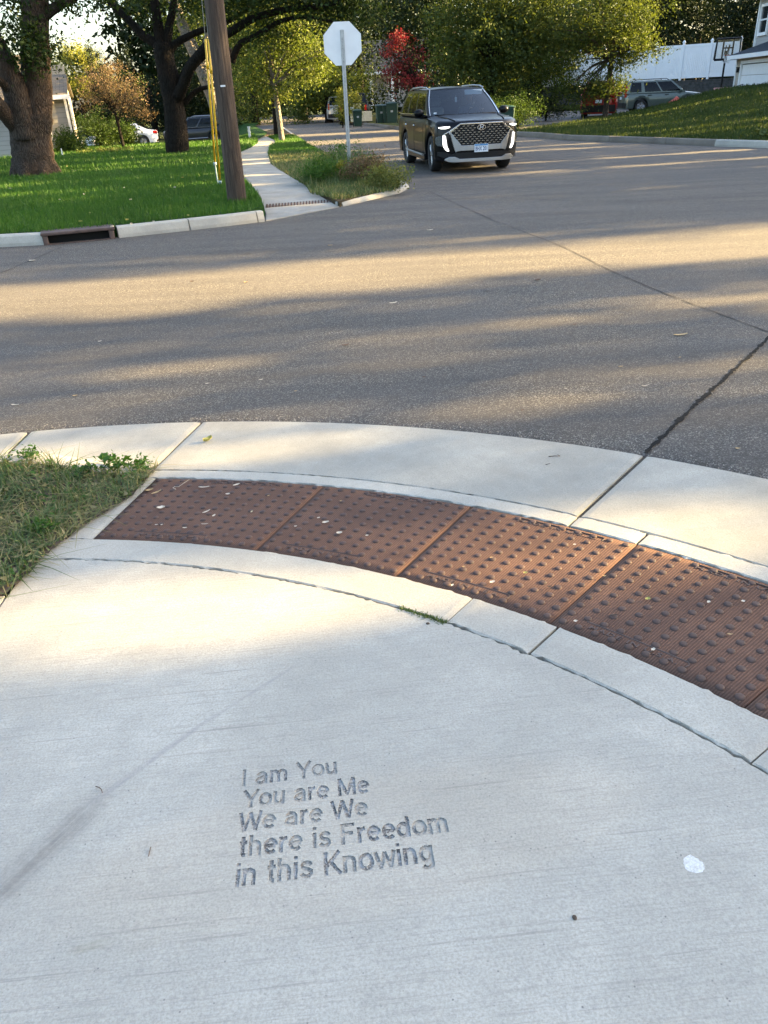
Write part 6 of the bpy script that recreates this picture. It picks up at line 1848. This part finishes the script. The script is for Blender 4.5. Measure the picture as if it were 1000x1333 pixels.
# local x runs along the front towards the viewer, local y into the house
Wd, Hg = 7.6, 2.45
HB('wall', [((.42, .1, Hg / 2), (.68, .2, Hg)), ((3.3, .1, 2.33), (5.0, .2, .24)), ((6.7, .1, Hg / 2), (1.8, .2, Hg)), ((.1, 3.3, Hg / 2), (.2, 6.2, Hg)), ((Wd - .1, 3.3, Hg / 2), (.2, 6.2, Hg)), ((Wd / 2, 6.5, Hg / 2), (Wd, .2, Hg))], M_SIDE_T)
HB('corner_board', [((.03, -.02, Hg / 2), (.14, .08, Hg))], M_WHITE)
gd = HB('garage_door', [((3.3, .08, .27 + .53 * k), (4.75, .05, .515)) for k in range(4)], M_WHITE, None, .01)
HB('door_frame', [((.86, .0, 1.1), (.16, .1, 2.2)), ((5.75, .0, 1.1), (.16, .1, 2.2)), ((3.3, .0, 2.24), (5.06, .1, .16))], M_WHITE)
HB('wall_lamp', [((.52, -.08, 1.86), (.11, .13, .22)), ((.52, -.08, 2.0), (.15, .17, .05))], M_BLACKPL)
HB('fascia', [((Wd / 2, -.47, Hg + .06), (Wd + .9, .06, .2)), ((-.42, 3.2, Hg + .06), (.06, 7.4, .2))], M_WHITE)
mb = MB(); e = .45; hp = 1.5
mb.add([(-e, -e, Hg + .16), (Wd + e, -e, Hg + .16), (Wd + e, 6.6 + e, Hg + .16), (-e, 6.6 + e, Hg + .16), (2.6, 3.3, Hg + hp), (Wd - 2.6, 3.3, Hg + hp)], [(0, 1, 5, 4), (1, 2, 5), (2, 3, 4, 5), (3, 0, 4), (3, 2, 1, 0)])
rf = mb.build('roof', M_ROOF2, o)
HB('upper_wall', [((2.2, 4.0, 4.0), (7.7, 5.4, 3.0))], M_SIDE_W)
HB('corner_board', [((-1.62, 1.29, 4.0), (.16, .16, 3.0))], M_WHITE)
w_ = HB('window', [((-.55, 1.26, 5.02), (1.5, .1, .14)), ((-.55, 1.26, 3.62), (1.5, .1, .16)), ((-1.24, 1.26, 4.32), (.14, .1, 1.3)), ((.14, 1.26, 4.32), (.14, .1, 1.3)), ((-.55, 1.26, 4.32), (1.3, .06, .07))], M_WHITE)
HB('pane', [((-.55, 1.29, 4.32), (1.3, .02, 1.3))], M_WIN, w_)
HB('eave', [((2.2, 1.0, 5.5), (9.0, .8, .14))], M_WHITE)
HB('eave_end', [((-2.0, 4.2, 5.5), (.6, 5.6, .14))], M_WHITE)
mb = MB(); mb.add([(-2.4, .6, 5.58), (6.8, .6, 5.58), (6.8, 7.2, 5.58), (-2.4, 7.2, 5.58), (-2.4, 3.9, 7.4), (6.8, 3.9, 7.4)], [(0, 1, 5, 4), (2, 3, 4, 5), (0, 4, 3), (1, 2, 5), (3, 2, 1, 0)]); mb.build('upper_roof', M_ROOF2, o)
# pot and low rail near the garage
b = far(936, 118, 47.5); z = mound_z(b.x, 47.5)
o = empty('planter', Vector((b.x + .3, 47.5, .62)), .2, "pale pink planter box below the basketball pole", 'planter')
mb = MB(); mb.box((0, 0, .42), (1.0, .4, .3), taper=1.1); mb.box((0, 0, -.2), (.9, .36, .94)); mb.build('box', simple('pink_clay', (.42, .22, .19), .85), o, bevel=.02)
o = empty('handrail', Vector((far(962, 118, 48).x, 48, .85)), ang, "small black metal rail in front of the garage corner", 'rail')
mb = MB(); mb.tube([(-.9, 0, .3), (.5, 0, .45)], .02, 6); mb.tube([(.5, 0, -.6), (.5, 0, .45)], .02, 6); mb.tube([(-.9, 0, -.6), (-.9, 0, .3)], .02, 6); mb.build('rail', M_BLACKPL, o)
b = far(879, 138, 45)
o = empty('folded_tarp', Vector((b.x, 45, mound_z(b.x, 45) - .12)), .3, "crumpled coral red cloth lying on the lawn below the grey-green car", 'cloth')
mb = MB(); mb.grid(lambda u, v: ((u - .5) * .9, (v - .5) * .5, .02 + .24 * sin(pi * u) * sin(pi * v) * (1 + .4 * sin(9 * u) * cos(7 * v))), 16, 10); mb.build('cloth', simple('coral_cloth', (.5, .09, .06), .8), o, smooth=True)

# cream house at the left
def gable_block(o, x0, x1, y0, y1, h, ridge, mats, wallname='wall', roofname='roof', over=.3):
    mw, mr = mats; mb = MB()
    ym = (y0 + y1) / 2
    mb.add([(x0, y0, -.3), (x1, y0, -.3), (x1, y1, -.3), (x0, y1, -.3), (x0, y0, h), (x1, y0, h), (x1, y1, h), (x0, y1, h), (x0, ym, ridge), (x1, ym, ridge)],
           [(0, 1, 5, 4), (2, 3, 7, 6), (1, 2, 6, 9, 5), (3, 0, 4, 8, 7)])
    w_ = mb.build(wallname, mw, o)
    mb = MB(); sl_ = (ridge - h) / (ym - y0); t = .10
    for (ya, za, yb, zb) in ((y0 - over, h - over * sl_, ym, ridge), (y1 + over, h - over * sl_, ym, ridge)):
        xa, xb = x0 - over, x1 + over * .5
        mb.add([(xa, ya, za + .02), (xb, ya, za + .02), (xb, yb, zb + .02), (xa, yb, zb + .02), (xa, ya, za + t), (xb, ya, za + t), (xb, yb, zb + t), (xa, yb, zb + t)], [(3, 2, 1, 0), (4, 5, 6, 7), (0, 1, 5, 4), (1, 2, 6, 5), (2, 3, 7, 6), (3, 0, 4, 7)])
    r_ = mb.build(roofname, mr, o)
    mb = MB(); mb.box(((x0 + x1) / 2, y0 - over - .03, h - over * sl_ + .02), (x1 - x0 + over * 1.5, .10, .17)); mb.build('gutter_board', M_WHITE, o)
    return w_
A = far(84, 125, 38); A = Vector((A.x, 38, .1))
o = empty('house', A, rad(16.5), "cream sided house with brown shingle roof behind the big oak", 'house')
gable_block(o, -9.5, 0, 0, 6.5, 2.05, 2.85, (M_SIDE_G, M_ROOF1))
gable_block(o, -8, -.4, 8.5, 16, 2.2, 3.6, (M_SIDE_W, M_ROOF2), over=.4)
w_ = HB('window', [((.02, 3.2, 1.75), (.08, 1.1, .10)), ((.02, 3.2, .75), (.08, 1.1, .10)), ((.02, 2.65, 1.25), (.08, .1, 1.1)), ((.02, 3.75, 1.25), (.08, .1, 1.1))], M_WHITE, o)
HB('pane', [((.01, 3.2, 1.25), (.04, 1.0, .9))], M_WIN, w_)
HB('downpipe', [((.05, .12, 1.0), (.07, .07, 2.0))], M_BLACKPL, o)
HB('corner_board', [((-.02, -.02, 1.0), (.10, .06, 2.0))], M_WHITE, o)
A = far(17, 125, 31.5); A = Vector((A.x, 31.5, .1))
o = empty('house', A, rad(8), "white sided house wing at the left edge behind the big oak", 'house')
gable_block(o, -8, 0, 0, 5, 1.95, 3.3, (M_SIDE_W, M_ROOF1), over=.45)
HB('corner_board', [((-.02, -.02, 1.0), (.10, .06, 2.0))], M_WHITE, o)
# small white house far down the street
A = far(500, 125, 84); A = Vector((A.x, 84, .8))
o = empty('house', A, rad(-8), "distant white house with a columned porch behind the far lawn", 'house')
gable_block(o, -3.5, 7, 0, 7, 2.9, 5.4, (M_SIDE_W, M_ROOF2), over=.4)
for k in range(4):
    mb = MB(); mb.tube([(-3 + k * 2.0, -1.4, -.3), (-3 + k * 2.0, -1.4, 2.5)], .14, 10); mb.build('column', M_WHITE, o)
HB('porch_roof', [((0, -.8, 2.6), (7.4, 1.7, .2))], M_WHITE, o)
for k in range(3):
    w_ = HB('window', [((-2 + 3 * k, -.03, 1.5), (1.1, .06, 1.5))], M_WHITE, o); HB('pane', [((-2 + 3 * k, -.07, 1.5), (.9, .03, 1.3))], M_WIN, w_)

# ================================================================== SMALL THINGS ON THE GROUND
def blot(name, label, cat, px, py, rx, ry, mat, seed, h=.0005, rough=.16, group=None, rot=0.0):
    c_ = atr(px, py); o = empty(name, c_, rot, label, cat, group); r1 = random.Random(seed); n = 26; mb = MB()
    rs = [1 + r1.gauss(0, rough * .5) + rough * .5 * sin(3 * k / n * 6.28 + seed) for k in range(n)]
    V = [(0, 0, h)] + [(rx * rs[k] * cos(2 * pi * k / n) * .9, ry * rs[k] * sin(2 * pi * k / n) * .9, h) for k in range(n)] + [(rx * rs[k] * cos(2 * pi * k / n), ry * rs[k] * sin(2 * pi * k / n), -.002) for k in range(n)]
    V = [(x, y, z + .025 * x - .054 * y) if rot == 0 else (x, y, z) for x, y, z in V]
    mb.add(V, [(0, 1 + k, 1 + (k + 1) % n) for k in range(n)] + [(1 + k, 1 + n + k, 1 + n + (k + 1) % n, 1 + (k + 1) % n) for k in range(n)])
    mb.build(name, mat, o); return o
def blotmat():
    t = NT('white_paint_splash'); v = t.coord('Object')
    n = t.noise(v, 170, 5, 0.75); m = t.noise(v, 70, 4, 0.7)
    c = t.ramp(n, [(0.32, (.36, .35, .32)), (0.5, (.60, .60, .58)), (0.7, (.70, .70, .69))])
    c = t.mix(t.mapr(m, .52, .64, 0, .8), c, (.42, .40, .35))
    t.col(c); t.set(Roughness=.9, Specular_IOR_Level=.2); t.bump(n, .6, .001); return t.m
M_BLOT = blotmat()
blot('paint_splash', "round white paint splash on the slab right of the lettering", 'paint splash', 903, 1126, .021, .0225, M_BLOT, 3)
def chip(name, label, cat, px, py, L_, w_, rotd, mat, curl=.3, group=None, dz=.004, plane=True, seed=0, lift=.25):
    """a dry leaf, scrap or twig-like chip: a curled strip with a pointed outline"""
    c_ = (atr(px, py) if plane else at(px, py)); c_.z += dz
    o = empty(name, c_, rad(rotd), label, cat, group); r1 = random.Random(seed + px); mb = MB()
    def P(u, v):
        k = sin(pi * min(1, max(0, .04 + .92 * u))) ** .7 * (1 + .15 * sin(u * 9 + seed))
        x = (u - .5) * L_; y = (v - .5) * w_ * k
        return (x, y, curl * w_ * ((2 * v - 1) ** 2) * .5 + lift * L_ * (u - .4) ** 2 + .0006)
    mb.grid(P, 8, 4); mb.build('blade', mat, o, smooth=True)
    return o
def twig(name, label, px, py, pts, r_, mat, cat='twig', plane=True, dz=.003, group=None):
    c_ = (atr(px, py) if plane else at(px, py)); c_.z += dz
    o = empty(name, c_, 0, label, cat, group); mb = MB(); mb.tube([Vector(q) for q in pts], [r_ * (1 - .5 * i / len(pts)) for i in range(len(pts))], 6); mb.build('stem', mat, o, smooth=True); return o
M_STRAW = simple('straw', (.50, .42, .26), .8, var=.2, scale=40); M_DRYLEAF = simple('dry_leaf', (.42, .29, .14), .8, var=.3, scale=60)
M_YLEAF = simple('yellow_green_leaf', (.32, .30, .07), .6, var=.3, scale=60); M_TWIG = simple('brown_twig', (.10, .055, .035), .8, var=.3, scale=60)
M_PALE = simple('bleached_scrap', (.62, .54, .42), .8, var=.2, scale=60); M_ROT = simple('dark_leaf_bit', (.07, .05, .035), .9, var=.3)
chip('fallen_leaf', "curled yellow-green leaf alone on the gutter slab", 'leaf', 271, 575, .05, .034, 35, M_YLEAF, .9, lift=.6)
chip('fallen_leaf', "yellow dry leaf where the verge tip meets the ramp lip", 'leaf', 197, 616, .035, .024, 20, M_STRAW, .6)
twig('twig', "curved red-brown twig on the slab left of the lettering", 129, 1029, [(-.010, .010, 0), (.0, .004, .003), (.008, -.003, .003), (.012, -.011, .001)], .0013, M_TWIG)
twig('twig', "short straight twig on the slab below the curved red-brown one", 195, 1110, [(0, .012, 0), (.001, -.012, .001)], .0011, M_TWIG)
o = empty('pebble', atr(748, 1195), 0, "small dark pebble on the slab below the white paint splash", 'pebble'); mb = MB(); mb.grid(lambda u, v: (.0045 * cos(pi * (v - .5)) * cos(6.2832 * u), .0055 * cos(pi * (v - .5)) * sin(6.2832 * u), .0015 + .003 * sin(pi * (v - .5))), 10, 6); mb.build('pebble', M_ROT, o, smooth=True)
o = empty('pebble', atr(557, 812), 0, "dark crumb on the slab just below the mossy joint", 'pebble'); mb = MB(); mb.grid(lambda u, v: (.006 * cos(pi * (v - .5)) * cos(6.2832 * u), .005 * cos(pi * (v - .5)) * sin(6.2832 * u), .0015 + .003 * sin(pi * (v - .5))), 10, 6); mb.build('pebble', M_ROT, o, smooth=True)
twig('twig', "forked dark twig on the wide gutter slab", 723, 595, [(-.03, .004, 0), (0, 0, .003), (.02, -.004, .003), (.012, .012, .004)], .0018, M_TWIG)
twig('twig', "thin dark sliver on the gutter slab below the forked twig", 713, 605, [(-.01, -.003, 0), (.012, .003, .001)], .0012, M_TWIG)
twig('grass_stalk', "bent straw stalk with a loop on the plate by the grass", 237, 634, [(-.02, -.03, 0), (-.035, -.02, .003), (-.03, -.008, .003), (-.012, -.012, .003), (.012, .035, .004), (.022, .06, .002)], .0012, M_PALE, 'stalk', dz=.005)
scr = ((266, 636, .05, .008, -4, M_PALE), (308, 633, .03, .012, 25, M_PALE), (297, 645, .02, .012, 0, M_PALE), (210, 663, .034, .022, 5, M_PALE), (269, 668, .036, .008, 38, M_PALE), (279, 673, .018, .010, 60, M_PALE), (204, 685, .012, .006, 0, M_PALE), (241, 689, .018, .008, -8, M_PALE), (267, 684, .03, .004, -4, M_PALE), (211, 685, .01, .006, 30, M_PALE), (204, 643, .05, .012, 40, M_DRYLEAF), (195, 640, .035, .018, 20, M_DRYLEAF))
for i, (px, py, a_, b_, r_, m_) in enumerate(scr): chip('leaf_scrap', "pale dry scrap lying on the rusty plate that touches the grass", 'leaf scrap', px, py, a_, b_, r_, m_, .4, 'dry scraps on the plate beside the grass', .006, True, i)
scr = ((424, 682, .026, .014, 12, M_PALE), (442, 696, .022, .016, 0, M_PALE), (415, 676, .012, .008, 20, M_PALE), (385, 687, .012, .007, 0, M_PALE), (328, 668, .014, .007, 70, M_STRAW), (478, 699, .012, .008, 0, M_PALE), (444, 654, .01, .008, 0, M_DRYLEAF), (350, 647, .012, .006, 30, M_DRYLEAF))
for i, (px, py, a_, b_, r_, m_) in enumerate(scr): chip('leaf_scrap', "pale dry scrap lying on the second rusty plate from the grass", 'leaf scrap', px, py, a_, b_, r_, m_, .4, 'dry scraps on the second plate', .006, True, 30 + i)
scr = ((641, 760, .018, .012, 20, M_PALE), (684, 748, .014, .012, 0, M_YLEAF), (640, 728, .012, .008, 10, M_DRYLEAF), (715, 766, .014, .008, 0, M_ROT), (604, 740, .011, .008, 0, M_DRYLEAF), (589, 764, .012, .008, 50, M_PALE))
for i, (px, py, a_, b_, r_, m_) in enumerate(scr): chip('leaf_scrap', "small dry scrap lying on the middle rusty plate", 'leaf scrap', px, py, a_, b_, r_, m_, .4, 'dry scraps on the middle plate', .006, True, 50 + i)
scr = ((843, 782, .017, .013, 20, M_YLEAF), (922, 786, .012, .009, 40, M_PALE), (967, 785, .012, .009, 0, M_PALE), (749, 811, .012, .009, 0, M_PALE), (950, 828, .016, .006, -10, M_DRYLEAF), (850, 848, .013, .010, 30, M_PALE), (799, 803, .02, .005, 5, M_ROT), (748, 711, .010, .008, 0, M_PALE), (787, 752, .012, .007, 0, M_DRYLEAF))
for i, (px, py, a_, b_, r_, m_) in enumerate(scr): chip('leaf_scrap', "small dry scrap lying on the ribbed plate at the right", 'leaf scrap', px, py, a_, b_, r_, m_, .4, 'dry scraps on the right plate', .006, True, 70 + i)
rg_ = random.Random(17)
road_l = ((886, 437, .10, .03), (512, 395, .07, .02), (450, 450, .06, .02), (808, 478, .03, .012), (840, 503, .05, .006), (748, 423, .035, .012), (98, 516, .03, .02), (20, 528, .06, .012), (552, 492, .02, .02), (385, 510, .02, .012), (340, 495, .03, .01), (250, 367, .04, .03), (320, 368, .04, .03), (42, 340, .08, .05), (690, 476, .03, .008), (885, 466, .02, .01), (270, 500, .03, .01), (680, 535, .02, .01), (960, 585, .02, .014), (130, 445, .03, .015), (700, 365, .06, .03), (430, 320, .06, .03), (560, 300, .08, .03))
for i, (px, py, a_, b_) in enumerate(road_l): chip('fallen_leaf', "tiny dry leaf lying on the open asphalt of the crossing", 'leaf', px, py, a_, b_, rg_.uniform(-20, 20), (M_DRYLEAF, M_PALE, M_TWIG)[i % 3], .3, 'tiny leaves scattered on the asphalt', .004, False, 100 + i)
for i in range(16):
    px, py = rg_.uniform(8, 300), rg_.uniform(216, 296)
    c_ = atz(px, py, ZL + .05)
    o = empty('fallen_leaf', c_, rg_.uniform(0, 6), "small pale fallen leaf on the left lawn in front of the oak", 'leaf', 'pale leaves on the left lawn'); mb = MB(); mb.grid(lambda u, v: ((u - .5) * .05, (v - .5) * .03 * sin(pi * (.05 + .9 * u)), .02 * (2 * v - 1) ** 2), 4, 3); mb.build('blade', (M_PALE, M_YLEAF, M_STRAW)[i % 3], o)
